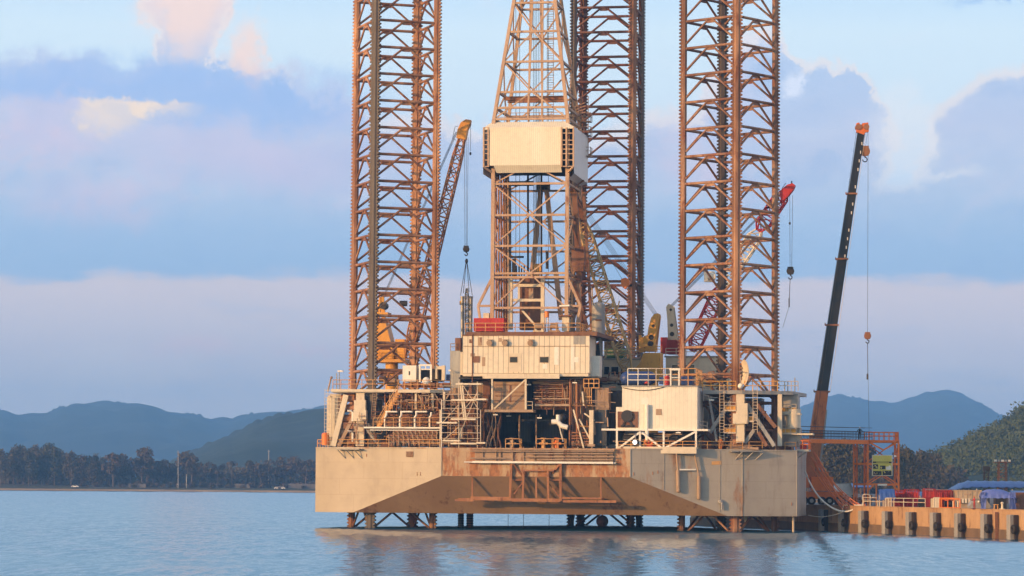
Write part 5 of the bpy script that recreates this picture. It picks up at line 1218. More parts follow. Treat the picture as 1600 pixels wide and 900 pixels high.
q = P(941, 817, 46); mb = MB(); mb.sphere((q.x, 46, .75), .95, 14); mb.tube((q.x, 46, 1.5), (q.x, 46, 2.0), .12); mb.single('mooring_buoy', M_rusty, 'round orange-brown buoy afloat between the back leg chords', 'buoy', (q.x, 46, .3))
random.seed(77)
for nm, (xa_, xb_, ya_, yb_), va_, n_p in (('front tangle of sunlit pipes under the generator platform', (604, 690, 614, 640), 3.0, 34), ('front tangle of thin pipes and rails by the scaffold', (690, 752, 604, 698), 2.7, 30), ('thin rusty pipes around the foot of the left jacking frame', (536, 604, 640, 694), 4.4, 26), ('thin rusty pipes crowding the right edge of the slot', (888, 962, 600, 692), 2.4, 26)):
    pm_ = thing('pipe_manifold', nm, 'pipes', P((xa_ + xb_) / 2, yb_, va_))
    for k in range(n_p):
        x, y = rnd.uniform(xa_, xb_), rnd.uniform(ya_, yb_); v_ = va_ + rnd.random() * .5; mb = MB(); dx, dy = rnd.uniform(8, 26), rnd.uniform(6, 20)
        x2, y2 = min(x + dx, xb_), min(y + dy, yb_)
        if k % 3 == 0: mb.path([P(x, y, v_), P(x2, y, v_), P(x2, y2, v_)], .04 + .06 * rnd.random(), 6)
        elif k % 3 == 1: ptube(mb, (x, y, v_), (x + rnd.uniform(-1, 1), y2, v_), .04 + .07 * rnd.random(), 6)
        else: ptube(mb, (x, y, v_), (x2, y + rnd.uniform(-.6, .6), v_), .04 + .05 * rnd.random(), 6)
        mb.part('pipe', (M_derrick, M_rusty, M_tan, M_brown, M_rail)[k % 5], pm_)
# cable trays, junction boxes and small lamps on the faces of the deck structures
random.seed(33)
def small_lamp(x, y, v_, lab):
    q = P(x, y, v_); g = thing('deck_lamp', lab, 'lamp', q, RG, 'small lamps on the deck structures'); mb = MB(); mb.box(q + V((-.32, -.12, -.08)), q + V((.32, .12, .08))); mb.part('lamp_head', M_white, g); mb = MB(); mb.bar(q, q + V((0, .35, .5)), .07); mb.part('bracket', M_steel, g)
for x, y, v_, lab in ((774, 648, 2, 'small lamp under the left end of the service platform'), (795, 650, 6, 'small lamp in the dark slot below the service platform'), (826, 601, 2.4, 'small lamp at the top right of the service platform'), (843, 653, 3, 'small lamp beside the white bent pipe'), (898, 598, 3, 'small lamp at the top of the riser pipes'), (1004, 676, 2, 'small lamp under the white deck house edge'), (1060, 676, 2, 'small lamp under the right half of the white deck house'), (1112, 625, 5, 'small lamp on the right jacking frame')): small_lamp(x, y, v_, lab)
ct = thing('cable_tray', 'run of cables and thin pipes along the slot front edge', 'cables', P(840, 640, 3))
for k in range(14):
    y = 594 + k * 3.2; x0, x1 = rnd.uniform(832, 850), rnd.uniform(872, 915); mb = MB(); ptube(mb, (x0, y, 4.4), (x1, y + rnd.uniform(-1, 1), 4.4), .05 + .05 * rnd.random(), 6); mb.part('pipe', (M_tan, M_rusty, M_derrick, M_brown)[k % 4], ct)
for k in range(10):
    x = rnd.uniform(836, 912); y = rnd.uniform(596, 612); mb = MB(); ptube(mb, (x, y, 4.2), (x + rnd.uniform(-2, 2), y + rnd.uniform(18, 40), 4.2), .05 + .04 * rnd.random(), 6); mb.part('pipe', (M_tan, M_rusty)[k % 2], ct)
ct = thing('cable_tray', 'pipes and cable runs on the deck edge below the white deck house', 'cables', P(1030, 690, 3))
for k in range(12):
    x0 = rnd.uniform(966, 1030); x1 = x0 + rnd.uniform(16, 50); y = rnd.uniform(676, 699); mb = MB(); mb.path([P(x0, y, 3), P(min(x1, 1084), y, 3), P(min(x1, 1084), y + rnd.uniform(-8, 8), 3.2)], .05 + .05 * rnd.random(), 6); mb.part('pipe', (M_tan, M_rusty, M_grey)[k % 3], ct)
# general clutter between the legs: pumps, pipes, bundles
random.seed(5)
spots = [(915, 602, 6), (945, 601, 9), (960, 600, 9), (975, 602, 10), (905, 640, 7), (1100, 600, 12), (1112, 604, 10), (600, 600, 14), (615, 603, 12), (725, 596, 8), (742, 594, 8)]
for k, (x, y, v_) in enumerate(spots):
    q = P(x, y, v_); g = thing('machinery_skid', ('rusty', 'brown', 'tan')[k % 3] + ' pump skid among the deck machinery ' + ('behind the slot', 'by the right leg', 'by the left leg', 'left of the house')[0 if k < 5 else 1 if k < 7 else 2 if k < 9 else 3], 'pump', q, group='pump skids on the rig deck')
    mb = MB(); mb.box(q + V((-.9, -.5, 0)), q + V((.9, .5, .2))); mb.part('skid', M_dark, g)
    mb = MB(); mb.tube(q + V((-.7, 0, .7)), q + V((.3, 0, .7)), .42, 10); mb.tube(q + V((.3, 0, .7)), q + V((.8, 0, .7)), .25, 10); mb.part('motor', (M_rusty, M_brown, M_tan)[k % 3], g)
    mb = MB(); mb.path([q + V((.6, 0, .7)), q + V((.6, 0, 1.6)), q + V((1.4, 0, 1.8)), q + V((1.5, 0, .2))], .12, 6); mb.part('pipe', M_rusty, g)
# ------------------------------------------------------------------ cranes
def lattice(mb, a, b_, w0, w1, n, r=.09, rb=.06, tipn=None):
    """four chord lattice boom from a to b"""
    a, b_ = V(a), V(b_); x, y = mb.basis(b_ - a, (0, 1, 0))
    def corner(f, i):
        w_ = w0 + (w1 - w0) * f
        if f < .12: w_ *= .35 + .65 * f / .12
        if f > .88: w_ *= .45 + .55 * (1 - f) / .12
        return a + (b_ - a) * f + x * w_ / 2 * (-1, 1, 1, -1)[i] + y * w_ / 2 * (-1, -1, 1, 1)[i]
    for i in range(4):
        for k in range(n): mb.tube(corner(k / n, i), corner((k + 1) / n, i), r, 5, caps=False)
    for k in range(n):
        for i in range(4):
            j = (i + 1) % 4
            mb.tube(corner(k / n, i), corner((k + 1) / n, j), rb, 4, caps=False) if (k + i) % 2 else mb.tube(corner(k / n, j), corner((k + 1) / n, i), rb, 4, caps=False)
            mb.tube(corner(k / n, i), corner(k / n, j), rb, 4, caps=False)
def hook_block(px, y0, y1, v, m_, name, label, F=RG):
    g = thing(name, label, 'hook', F.at(px, y0, v), F)
    top, bot = F.at(px, y0, v), F.at(px, y1, v); h = top.z - bot.z
    mb = MB(); c = top - V((0, 0, h * .33)); mb.tube(c - V((0, .25, 0)), c + V((0, .25, 0)), h * .30, 12); mb.box(c + V((-h * .22, -.3, -h * .25)), c + V((h * .22, .3, h * .33))); mb.part('block', m_, g)
    mb = MB(); cc = bot + V((0, 0, h * .18)); pts = [c - V((0, 0, h * .25)), cc + V((0, 0, h * .12))] + [cc + V((h * .14 * math.sin(a_), 0, h * .14 * math.cos(a_))) for a_ in (0.2, .9, 1.6, 2.4, 3.2, 4.0, 4.7)]; mb.path(pts, .09, 6); mb.part('hook', M_dark, g)
    return g
# --- left pedestal crane, behind the left leg
cv = 26.0
c1 = thing('pedestal_crane', 'orange-yellow pedestal crane with lattice boom behind the left leg', 'crane', (P(612, 600, cv).x, cv, DK))
pc = P(612, 580, cv)
mb = MB(); mb.tube((pc.x, cv, DK), (pc.x, cv, P(612, 566, cv).z), .95, 16); mb.part('pedestal', M_orangey, c1)
mb = MB(); pbox(mb, 586, 561, 633, 566, cv - 2, 4.5); mb.rail([P(588, 561, cv - 2), P(632, 561, cv - 2)], 1.0, .9, .05); mb.part('platform', M_orangey, c1)
mb = MB(); mb.prism_v([(P(x, y, cv).x, P(x, y, cv).z) for x, y in ((586, 561), (617, 561), (617, 549), (606, 505), (589, 505), (586, 520))], cv - 1.4, cv + 1.6); mb.part('house', M_orangey, c1)
mb = MB(); pbox(mb, 617, 530, 632, 560, cv - .8, 2); mb.part('cab', M_yellow, c1)
mb = MB(); pbox(mb, 585, 488, 606, 492, cv - 1.2, 2.4); mb.part('winch_deck', M_orangey, c1)
for x0, x1 in ((588, 596), (600, 597)): mb = MB(); pbar(mb, (x0, 505, cv), (x1, 464, cv), .55); mb.part('gantry_post', M_orangey, c1)
mb = MB(); mb.tube(P(600, 478, cv) - V((0, .8, 0)), P(600, 478, cv) + V((0, .8, 0)), .55, 12); mb.part('winch', M_dark, c1)
bf, bt2 = P(637, 560, cv - .5), P(726, 200, cv - 4)
mb = MB(); lattice(mb, bf, bt2, 1.75, 1.2, 26, .13, .08); mb.part('boom', M_boomb, c1)
mb = MB(); x_, y_ = mb.basis(bt2 - bf, (0, 1, 0)); dd = (bt2 - bf).normalized()
mb.prism_v([(P(x, y, cv - 4).x, P(x, y, cv - 4).z) for x, y in ((714, 216), (716, 203), (721, 192), (729, 187), (736, 188), (735, 195), (731, 203), (728, 219))], cv - 4.6, cv - 3.4); mb.part('boom_head', M_orangey, c1)
mb = MB(); mb.path([P(716, 197, cv - 4), P(711, 198, cv - 4), P(707, 217, cv - 4), P(713, 219, cv - 4)], .04, 4)
mb.part('head_guard', M_wire, c1)
mb = MB(); pbox(mb, 624, 470, 634, 478, cv, 1.0); mb.tube(P(626, 474, cv), P(636, 474, cv), .4); mb.part('boom_winch', M_dark, c1)
for k in range(4): mb = MB(); mb.tube(P(597 + k, 466, cv), P(712 + k, 206, cv - 4), .03, 4); mb.part('pendant_wire', M_wire, c1)
for x0, x1 in ((725.5, 726.5), (728.5, 728.5), (731.5, 730)): mb = MB(); mb.tube(P(x0, 214, cv - 4), P(x1, 385, cv - 4), .028, 4); mb.part('hoist_wire', M_wire, c1)
mb = MB(); mb.tube(P(735.5, 192, cv - 4), P(735, 236, cv - 4), .03, 4); mb.sphere(P(735, 240, cv - 4), .17, 8, 1.5); mb.part('whip_line', M_wire, c1)
hook_block(728.5, 384, 400, cv - 4, M_dark, 'hook_block', 'dark hook block hanging from the left crane over the grey tubes')
sg = thing('lifting_sling', 'wire sling fanning down from the dark hook to the grey tubes', 'sling', P(729, 405, cv - 4))
for x, y in ((719.5, 462), (724, 458), (733, 456), (738, 462)): mb = MB(); mb.tube(P(729, 404, cv - 4), P(x, y, cv - 4), .045, 4); mb.part('leg_wire', M_wire, sg)
mb = MB(); mb.sphere(P(729, 408, cv - 4), .24, 8, 1.6); mb.part('link', M_dark, sg)
tb = thing('tube_bundle', 'pair of tall grey tubes with a lattice between, held by the left crane', 'tubes', P(729, 565, cv - 4))
for x in (722.5, 736): mb = MB(); ptube(mb, (x, 464, cv - 4), (x - (0 if x < 730 else 1), 572, cv - 4), .26, 12); mb.tube(P(x, 465.5, cv - 4), P(x, 463, cv - 4), .33, 12); mb.part('tube', M_steel, tb)
mb = MB(); lattice(mb, P(729.5, 572, cv - 4), P(729.5, 450, cv - 4), .5, .5, 24, .06, .05); mb.part('lattice', M_grey, tb)
mb = MB(); pbox(mb, 718, 470, 721, 476, cv - 4.2, .4); mb.part('clamp', M_yellow, tb)
# --- ochre crane in the middle with its long pale boom
cv2 = 24.0
c2 = thing('pedestal_crane', 'ochre crane with holed mast and long pale boom right of the derrick', 'crane', (P(1018, 600, cv2).x, cv2, DK))
mb = MB(); mb.tube((P(1018, 600, cv2).x, cv2, DK), P(1018, 596, cv2), 1.0, 16); mb.part('pedestal', M_yellow, c2)
mb = MB(); mb.prism_v([(P(x, y, cv2).x, P(x, y, cv2).z) for x, y in ((988, 584), (1002, 568), (1008, 552), (1034, 552), (1034, 584), (1034, 596), (990, 596))], cv2 - 1.6, cv2 + 1.6); mb.part('house', M_yellow, c2)
mast = [(1006, 549), (1007, 526), (1013, 524), (1015, 511), (1019, 497), (1024, 491), (1030, 490), (1031.5, 494), (1028, 522), (1025, 549)]
mb = MB(); mb.prism_v([(P(x, y, cv2).x, P(x, y, cv2).z) for x, y in mast], cv2 - 1.1, cv2 - .85); mb.prism_v([(P(x, y, cv2).x, P(x, y, cv2).z) for x, y in mast], cv2 + .85, cv2 + 1.1); pbox(mb, 1009, 538, 1025, 549, cv2 - .85, 1.7); pbar(mb, (1023, 496, cv2), (1021, 545, cv2), .5, 1.7); mb.part('mast', M_yellow, c2)
mb = MB()
for x, y, r in ((1016.5, 537, .42), (1017.5, 527, .38), (1021, 509, .22)): q = P(x, y, cv2 - 1.1); mb.tube(q + V((0, -.02, 0)), q + V((0, .02, 0)), r, 14)
mb.part('mast_hole', M_dark, c2)
mb = MB(); pbox(mb, 998, 527, 1006, 550, cv2 - .8, 1.6); pbar(mb, (1000, 524, cv2), (1003, 536, cv2), .4); mb.part('winch_stand', M_yellow, c2)
mb = MB(); mb.rail([P(985, 551, cv2 - 1.5), P(1034, 551, cv2 - 1.5)], .9, .9, .05); mb.part('railing', M_yellow, c2)
bf, bt3 = P(984, 588, cv2 - 3), P(909, 342, cv2 - 9)
mb = MB(); lattice(mb, bf, bt3, 2.0, 1.6, 20, .13, .085); mb.part('boom', M_boomy, c2)
mb = MB(); pbar(mb, (912, 345, cv2 - 9), (893, 292, cv2 - 10), .8, .8); mb.part('boom_head', M_brown, c2)
for k in range(4): mb = MB(); mb.tube(P(1022 + k * 2, 492, cv2), P(905 + k * 3, 322, cv2 - 9), .032, 4); mb.part('pendant_wire', M_wire, c2)
mb = MB(); mb.tube(P(925, 360, cv2 - 9), P(962, 482, cv2 - 4), .03, 4); mb.part('hoist_wire', M_wire, c2)
for a_, b_ in (((930, 560), (925, 450)), ((950, 520), (935, 470)), ((925, 470), (965, 560)), ((945, 560), (968, 470))):
    mb = MB(); ptube(mb, (*a_, 18), (*b_, 17), .1, 5); mb.single('loose_strut', M_boomy, 'pale yellow strut leaning beneath the long crane boom', 'strut', P(*a_, 18), group='pale struts under the crane boom')
hb_ = thing('hook_block', 'orange headache block hanging by the back leg', 'hook', P(977, 449, 20)); mb = MB(); pz = [(P(x, y, 20).x, P(x, y, 20).z) for x, y in ((971, 436), (978, 434), (984, 438), (984, 445), (977, 452), (971, 447))]; mb.prism_v(pz, 19.6, 20.4); mb.part('block', M_orange, hb_); mb = MB(); mb.tube(P(984, 446, 20), P(988, 446, 20), .16); mb.part('pin', M_dark, hb_); mb = MB(); mb.tube(P(972, 436, 20), P(946, 392, 18), .03, 4); mb.part('wire', M_wire, hb_)
# --- red boomed crane behind the right leg
cv3 = 33.0
c3 = thing('pedestal_crane', 'red boomed lattice crane with cream mast behind the right leg', 'crane', (P(1060, 600, cv3).x, cv3, DK))
mb = MB(); mb.tube((P(1060, 600, cv3).x, cv3, DK), P(1060, 556, cv3), 1.0, 14); mb.part('pedestal', M_cream, c3)
mb = MB(); pbox(mb, 1032, 527, 1042, 552, cv3 - 1.5, 3); mb.part('house', M_red, c3); mb = MB(); pbox(mb, 1042, 531, 1064, 553, cv3 - 1.4, 2.8); mb.part('winch_house', M_redrack, c3)
mst = [(1045, 532), (1044, 500), (1042, 480), (1046, 475), (1053, 479), (1055, 495), (1058, 515), (1061, 532)]
mb = MB(); mb.prism_v([(P(x, y, cv3).x, P(x, y, cv3).z) for x, y in mst], cv3 - 1.0, cv3 - .8); mb.prism_v([(P(x, y, cv3).x, P(x, y, cv3).z) for x, y in mst], cv3 + .8, cv3 + 1.0); pbar(mb, (1049, 480, cv3), (1052, 530, cv3), .4, 1.6); mb.part('mast', M_cream, c3)
mb = MB()
for x, y, r in ((1050, 522, .34), (1049.5, 508, .26), (1048, 484, .2)): q = P(x, y, cv3 - 1.0); mb.tube(q - V((0, .02, 0)), q + V((0, .02, 0)), r, 12)
mb.part('mast_hole', M_dark, c3)
b0, b1_, b2_, b3_ = P(1082, 548, cv3 - 2), P(1128, 447, cv3 - 4), P(1186, 360, cv3 - 7), P(1226, 300, cv3 - 9)
def sub_lattice(nm, a_, b_, n, m_): mb = MB(); lattice(mb, a_, b_, 1.9, 1.9, n, .13, .08); return mb.part(nm, m_, c3)
sub_lattice('boom_section', b0, b1_, 9, M_red); sub_lattice('boom_section', b1_, b2_, 9, M_white); sub_lattice('boom_section', b2_, b3_, 6, M_red)
mb = MB(); mb.prism_v([(P(x, y, cv3 - 9).x, P(x, y, cv3 - 9).z) for x, y in ((1219, 304), (1222, 296), (1231, 289), (1239, 287), (1243, 290), (1240, 297), (1231, 308), (1221, 317))], cv3 - 9.7, cv3 - 8.3); mb.part('boom_head', M_red, c3)
mb = MB(); mb.path([P(1220, 303, cv3 - 9), P(1222, 294, cv3 - 9), P(1228, 286, cv3 - 9)], .04, 4); mb.tube(P(1237, 288, cv3 - 9), P(1237, 283, cv3 - 9), .1); mb.part('head_guard', M_wire, c3)
for k in range(4): mb = MB(); mb.tube(P(1047 + k * 1.5, 478, cv3), P(1222 + k, 300, cv3 - 9), .03, 4); mb.part('pendant_wire', M_wire, c3)
for x0, x1 in ((1234, 1234.5), (1238.5, 1237)): mb = MB(); mb.tube(P(x0, 305, cv3 - 9), P(x1, 419, cv3 - 9), .028, 4); mb.part('hoist_wire', M_wire, c3)
mb = MB(); mb.sphere(P(1234, 349, cv3 - 9), .16, 8, 1.3); mb.part('wire_weight', M_dark, c3)
mb = MB(); pbox(mb, 1100, 424, 1116, 440, cv3 - 3, 1.2); mb.tube(P(1106, 432, cv3 - 3.4), P(1118, 432, cv3 - 3.4), .5, 12); mb.part('boom_winch', M_white, c3)
hook_block(1235, 417, 437, cv3 - 9, M_dark, 'hook_block', 'dark hook block hanging from the red crane by the right leg')
mb = MB(); mb.tube(P(1234.5, 436, cv3 - 9), P(1233, 478, cv3 - 9), .05, 5); mb.tube(P(1233, 466, cv3 - 9), P(1233, 480, cv3 - 9), .09, 6); mb.tube(P(1233, 478, cv3 - 9), P(1223, 512, cv3 - 9), .025, 4); mb.single('lifting_sling', M_wire, 'single wire sling dangling under the red crane hook', 'sling', P(1234, 436, cv3 - 9))

# ------------------------------------------------------------------ mobile crane on the quay
YB = 448.0
def Wp(x, y, d=0.0): return WP(x, y, YB + d)
mc = thing('mobile_crane', 'orange mobile crane with tall black telescopic boom beside the rig', 'crane', (Wp(1272, 780).x, YB, QZ), W0)
def bsec(x0, y0, x1, y1, w0, w1, m_, dep=1.3):
    mb = MB(); a, b_ = Wp(x0, y0), Wp(x1, y1); d = (b_ - a).normalized(); x = V((d.z, 0, -d.x))
    mb.hexa([a - x * w0 / 2 + V((0, -dep / 2, 0)), a + x * w0 / 2 + V((0, -dep / 2, 0)), a + x * w0 / 2 + V((0, dep / 2, 0)), a - x * w0 / 2 + V((0, dep / 2, 0)),
             b_ - x * w1 / 2 + V((0, -dep / 2, 0)), b_ + x * w1 / 2 + V((0, -dep / 2, 0)), b_ + x * w1 / 2 + V((0, dep / 2, 0)), b_ - x * w1 / 2 + V((0, dep / 2, 0))])
    return mb.part('boom_section', m_, mc)
bx = lambda y: 1284.5 + (612 - y) * (1346 - 1284.5) / (612 - 203)
bsec(1266, 742, bx(612), 612, 2.0, 1.75, M_rustor, 1.6)
for i, (ya, yb, wd) in enumerate(((612, 508, 1.60), (508, 405, 1.45), (405, 303, 1.28), (303, 206, 1.10))): bsec(bx(ya), ya, bx(yb), yb, wd, wd * .97, M_black, 1.2 - .1 * i)
for y, wd in ((612, 2.2), (508, 1.85), (405, 1.7), (303, 1.55)):
    mb = MB(); a = Wp(bx(y), y); mb.box(a + V((-wd / 2, -.75, -.12)), a + V((wd / 2, .75, .12))); mb.tube(a + V((-wd / 2 - .1, 0, .3)), a + V((-wd / 2 - .1, 0, -.1)), .08); mb.part('collar', M_rusty, mc)
for k in range(15):
    y = 225 + k * 13.5; 
    if 296 < y < 312 or k % 5 == 4: continue
    mb = MB(); a = Wp(bx(y) + 3.2, y); mb.box(a + V((-.07, -.64, -.22)), a + V((.07, -.60, .22))); mb.part('boom_mark', M_white, mc)
mb = MB(); h0 = Wp(1340, 207); mb.prism_v([(Wp(x, y).x, Wp(x, y).z) for x, y in ((1338, 207), (1338, 193), (1342, 192), (1344, 197), (1347, 193), (1356, 192), (1357, 206), (1352, 207), (1349, 211))], YB - .55, YB + .55); mb.part('boom_head', M_orange, mc)
mb = MB()
for x in (1341, 1353): a = Wp(x, 199); mb.tube(a - V((0, .7, 0)), a + V((0, .7, 0)), .45, 14)
mb.part('sheave', M_rusty, mc)
for x0, x1 in ((1352, 1350), (1355.5, 1352.5)): mb = MB(); mb.tube(Wp(x0, 205), Wp(x1, 228), .025, 4); mb.part('hoist_wire', M_wire, mc)
mb = MB(); mb.tube(Wp(1356.5, 203), Wp(1355.5, 520), .025, 4); mb.part('hoist_wire', M_wire, mc)
mb = MB(); mb.tube(Wp(1338, 205, -.8), Wp(1271, 690, -.8), .028, 4); mb.part('cable', M_wire, mc)
mb = MB(); mb.tube(Wp(1352, 211, -.8), Wp(1297, 612, -.8), .028, 4); mb.part('cable', M_railpale, mc)
mb = MB(); a = Wp(1266, 742); mb.box(a + V((-1.9, -1.6, -1.9)), a + V((2.6, 1.6, .5))); mb.part('turret', M_rustor, mc)
mb = MB(); pbox(mb, 1268, 745, 1302, 767, YB - 1.9, 3, W0); mb.part('counterweight', M_orange, mc)
mb = MB(); pbox(mb, 1252, 768, 1318, 780, YB - 1.5, 3, W0); mb.part('carrier', M_orange, mc)
for x in (1256, 1268, 1284, 1296, 1310):
    mb = MB(); a = WP(x, 784, YB - 1.5); a.z = QZ + .62; mb.tube(a - V((0, .3, 0)), a + V((0, .3, 0)), .62, 16); wv = mb.part('wheel', M_rubber, mc); mb = MB(); mb.tube(a - V((0, .34, 0)), a - V((0, .3, 0)), .3, 12); mb.part('rim', M_steel, wv)
mb = MB(); pbar(mb, (1278, 748, YB - .3), (1290, 640, YB - .3), .5, .5, W0); mb.part('luffing_ram', M_steel, mc)
mb = MB(); pbox(mb, 1255, 742, 1264, 762, YB - 2.4, 1.4, W0); mb.part('cab', M_orange, mc)
hk = hook_block(1351.5, 228, 254, YB, M_rusty, 'hook_block', 'rust orange hook block just under the mobile crane head', W0)
hk2 = hook_block(1355.5, 519, 537, YB, M_rusty, 'hook_block', 'small rusty hook hanging alone on the long crane wire', W0)
mb = MB(); mb.tube(Wp(1355.5, 536), Wp(1356, 588), .05, 5); mb.tube(Wp(1355.5, 584), Wp(1355.5, 593), .14, 6); mb.tube(Wp(1356.5, 592), Wp(1358, 676), .022, 4); mb.single('lifting_sling', M_wire, 'thin sling line dangling below the small rusty hook', 'sling', Wp(1355.5, 537), W0)
# ------------------------------------------------------------------ things on and along the quay
QP = lambda px, py, n=0.0: QF.side(px, py, 0) if False else QF.at(px, py, n)
def qs(px, n=0.0):                         # distance along the quay of a photo column, n metres behind the face
    return QF.at(px, 800, n).x
M_darkbrown = mat('dark tarred timber', (.055, .036, .026), (.03, .022, .018), .8, .8)
M_dusty = mat('dusty beige site paint', (.46, .36, .25), (.36, .27, .18), .6, .6, rust=.3, stain=.4)
# fenders: concrete pile with a dark rubber strip and a tyre
def make_fender(s0):
    g = thing('fender_pile', '', 'fender', (s0, 0, 0), QF, 'fender piles along the quay wall')
    mb = MB(); mb.box((s0 - .55, -1.0, -2.5), (s0 + .55, -.13, 3.02)); 
    for k in range(7): mb.box((s0 - .56, -1.04, .1 + k * .42), (s0 + .56, -.99, .1 + k * .42 + .30))
    mb.part('pile', M_conc, g)
    mb = MB(); mb.box((s0 + .56, -.55, -.4), (s0 + .90, -.125, 3.0)); mb.box((s0 + .60, -.64, 1.2), (s0 + .85, -.55, 2.9)); mb.part('rubber_strip', M_darkbrown, g)
    return g
fpx = [1280, 1311, 1342, 1379, 1416, 1454, 1492, 1533, 1574]
flab = ['fender pile on the quay in the deep shadow beside the rig hull', 'fender pile on the quay under the dangling white hose', 'fender pile below the end of the orange hose bundle',
        'fender pile below the orange access tower sign', 'fender pile below the red gas racks, the one nearer the access tower', 'fender pile below the wide red gas rack and white carton',
        'fender pile below the orange framed pump', 'fender pile below the grey hopper and the blue tent edge', 'fender pile below the draped blue tent, last one on the right']
tlab = [x.replace('fender pile', 'tyre on the pile', 1).replace(' on the quay', '').replace(' red gas racks, the one nearer the access tower', ' red gas racks near the access tower') for x in flab]
f0 = None
for i, px in enumerate(fpx):
    s0 = qs(px, -.9) + .55
    if f0 is None: f0 = make_fender(s0); fo = f0
    else: fo = copy_tree(f0); place(fo, QF, (s0, 0, 0))
    fo['label'] = flab[i]
    mb = MB(); c_ = V((s0 + .98, -.85, 1.25)); mb.torus(c_, .38, .20, 'v', 18, 8)
    ty = mb.single('tyre_fender', M_rubber, tlab[i], 'tyre', c_, QF, group='tyres hung on the fender piles')
    c_ = c_
mb = MB()
for dx in (0, .5): mb.box((qs(1558) + dx, -.3, -1), (qs(1558) + dx + .16, -.13, 3.3))
for k in range(8): mb.tube((qs(1558), -.22, .2 + k * .4), (qs(1558) + .6, -.22, .2 + k * .4), .03, 5)
mb.single('quay_ladder', M_brown, 'dark steel ladder fixed to the quay face between two fenders', 'ladder', (qs(1558), -.2, 3.3), QF)
qr = thing('quay_railing', 'pale pipe railing along the quay edge by the red racks', 'railing', (qs(1385), .35, QZ + .1), QF)
xs_ = [1349, 1371, 1397, 1412, 1427, 1446]
for a, b_ in zip(xs_, xs_[1:]):
    mb = MB(); mb.rail([(qs(a, .35), .35, QZ + .1), (qs(b_, .35) - .05, .35, QZ + .1)], 1.15, 60, .055); mb.part('section', M_railpale, qr)
def qbox(mb, x0, y0, x1, y1, Y, dep): return pbox(mb, x0, y0, x1, y1, Y, dep, W0)
def ground_pt(px, Y): p = WP(px, 780, Y); p.z = QZ; return p
def gtop(px, py, Y): return WP(px, py, Y).z
# red gas bottle racks: frame plus bottles
def gas_rack(px0, px1, ytop, Y, label, nb, rows=2):
    a, b_ = ground_pt(px0, Y), ground_pt(px1, Y); zt = gtop((px0 + px1) / 2, ytop, Y); w_ = b_.x - a.x
    g = thing('gas_bottle_rack', label, 'gas rack', ((a.x + b_.x) / 2, Y + .6, QZ), W0, 'red gas bottle racks on the quay')
    mb = MB()
    for u in (a.x, b_.x):
        for v_ in (Y, Y + 1.2): mb.bar((u, v_, QZ), (u, v_, zt), .12)
    for z in (QZ + .12, QZ + (zt - QZ) * .55, zt):
        mb.bar((a.x, Y, z), (b_.x, Y, z), .1); mb.bar((a.x, Y + 1.2, z), (b_.x, Y + 1.2, z), .1); mb.bar((a.x, Y, z), (a.x, Y + 1.2, z), .1); mb.bar((b_.x, Y, z), (b_.x, Y + 1.2, z), .1)
    mb.part('frame', M_redrack, g)
    for r_ in range(rows):
        for k in range(nb):
            u = a.x + w_ * (k + .6) / (nb + .2); v_ = Y + .35 + .5 * r_; h_ = (zt - QZ) * (.90 + .05 * rnd.random()); rr = min(.15, w_ / nb * .36)
            mb = MB(); mb.tube((u, v_, QZ + .1), (u, v_, QZ + h_ - .2), rr, 10, caps=False); mb.sphere((u, v_, QZ + h_ - .2), rr, 8); mb.tube((u, v_, QZ + h_ - .1), (u, v_, QZ + h_ + .06), .05, 6); mb.part('bottle', M_red if (k + r_) % 4 else M_redrack, g)
    return g
gas_rack(1397, 1414, 766, 414, 'red gas bottle rack nearest the orange access tower', 7)
gas_rack(1415, 1436, 765, 413, 'red gas bottle rack left of the dark compressor', 8)
gas_rack(1444, 1461, 764, 406, 'red gas bottle rack right of the dark compressor', 7)
gas_rack(1462, 1487, 766, 409, 'wide red gas bottle rack left of the blue canopy', 9)
# compressor
p_ = ground_pt(1440, 404); g = thing('air_compressor', 'small dark rounded compressor between the red racks', 'compressor', p_, W0)
mb = MB(); mb.tube(p_ + V((-.45, 0, .75)), p_ + V((.45, 0, .75)), .5, 14); mb.box(p_ + V((-.5, -.4, .15)), p_ + V((.5, .4, .6))); mb.part('body', M_dark, g)
mb = MB()
for s_ in (-.35, .35): mb.tube(p_ + V((s_ - .05, -.42, .22)), p_ + V((s_ + .05, -.42, .22)), .22, 12)
mb.part('wheel', M_rubber, g); mb = MB(); mb.tube(p_ + V((-.2, 0, 1.2)), p_ + V((-.2, 0, 1.6)), .08); mb.box(p_ + V((-.2, -.2, 1.2)), p_ + V((.25, .2, 1.32))); mb.part('exhaust', M_steel, g)
def crate(label, x0, y0, x1, Y, zb, m_, m2):
    a, b_ = WP(x0, y0, Y), WP(x1, y0, Y); zt = a.z; g = thing('wooden_crate', label, 'crate', ((a.x + b_.x) / 2, Y + .6, zb), W0)
    mb = MB(); mb.box((a.x + .04, Y + .04, zb + .06), (b_.x - .04, Y + 1.1, zt - .04)); mb.part('panel', m_, g)
    mb = MB()
    for u in (a.x, (a.x + b_.x) / 2 - .04, b_.x - .09): mb.box((u, Y - .01, zb + .04), (u + .09, Y + .04, zt))
    for z in (zb, zt - .09): mb.box((a.x, Y - .02, z), (b_.x, Y + .02, z + .09))
    mb.part('batten', m2, g)
crate('tan crate half under the hanging blue tarp', 1383, 778, 1393, 410, QZ, M_tan, M_wood)
crate('bright cream crate standing before the red gas racks', 1459, 777, 1468, 399, QZ + .05, M_wood, M_cream)
crate('dull tan crate beside the bright cream crate', 1455, 779, 1459.5, 400, QZ + .05, M_tan, M_wood)
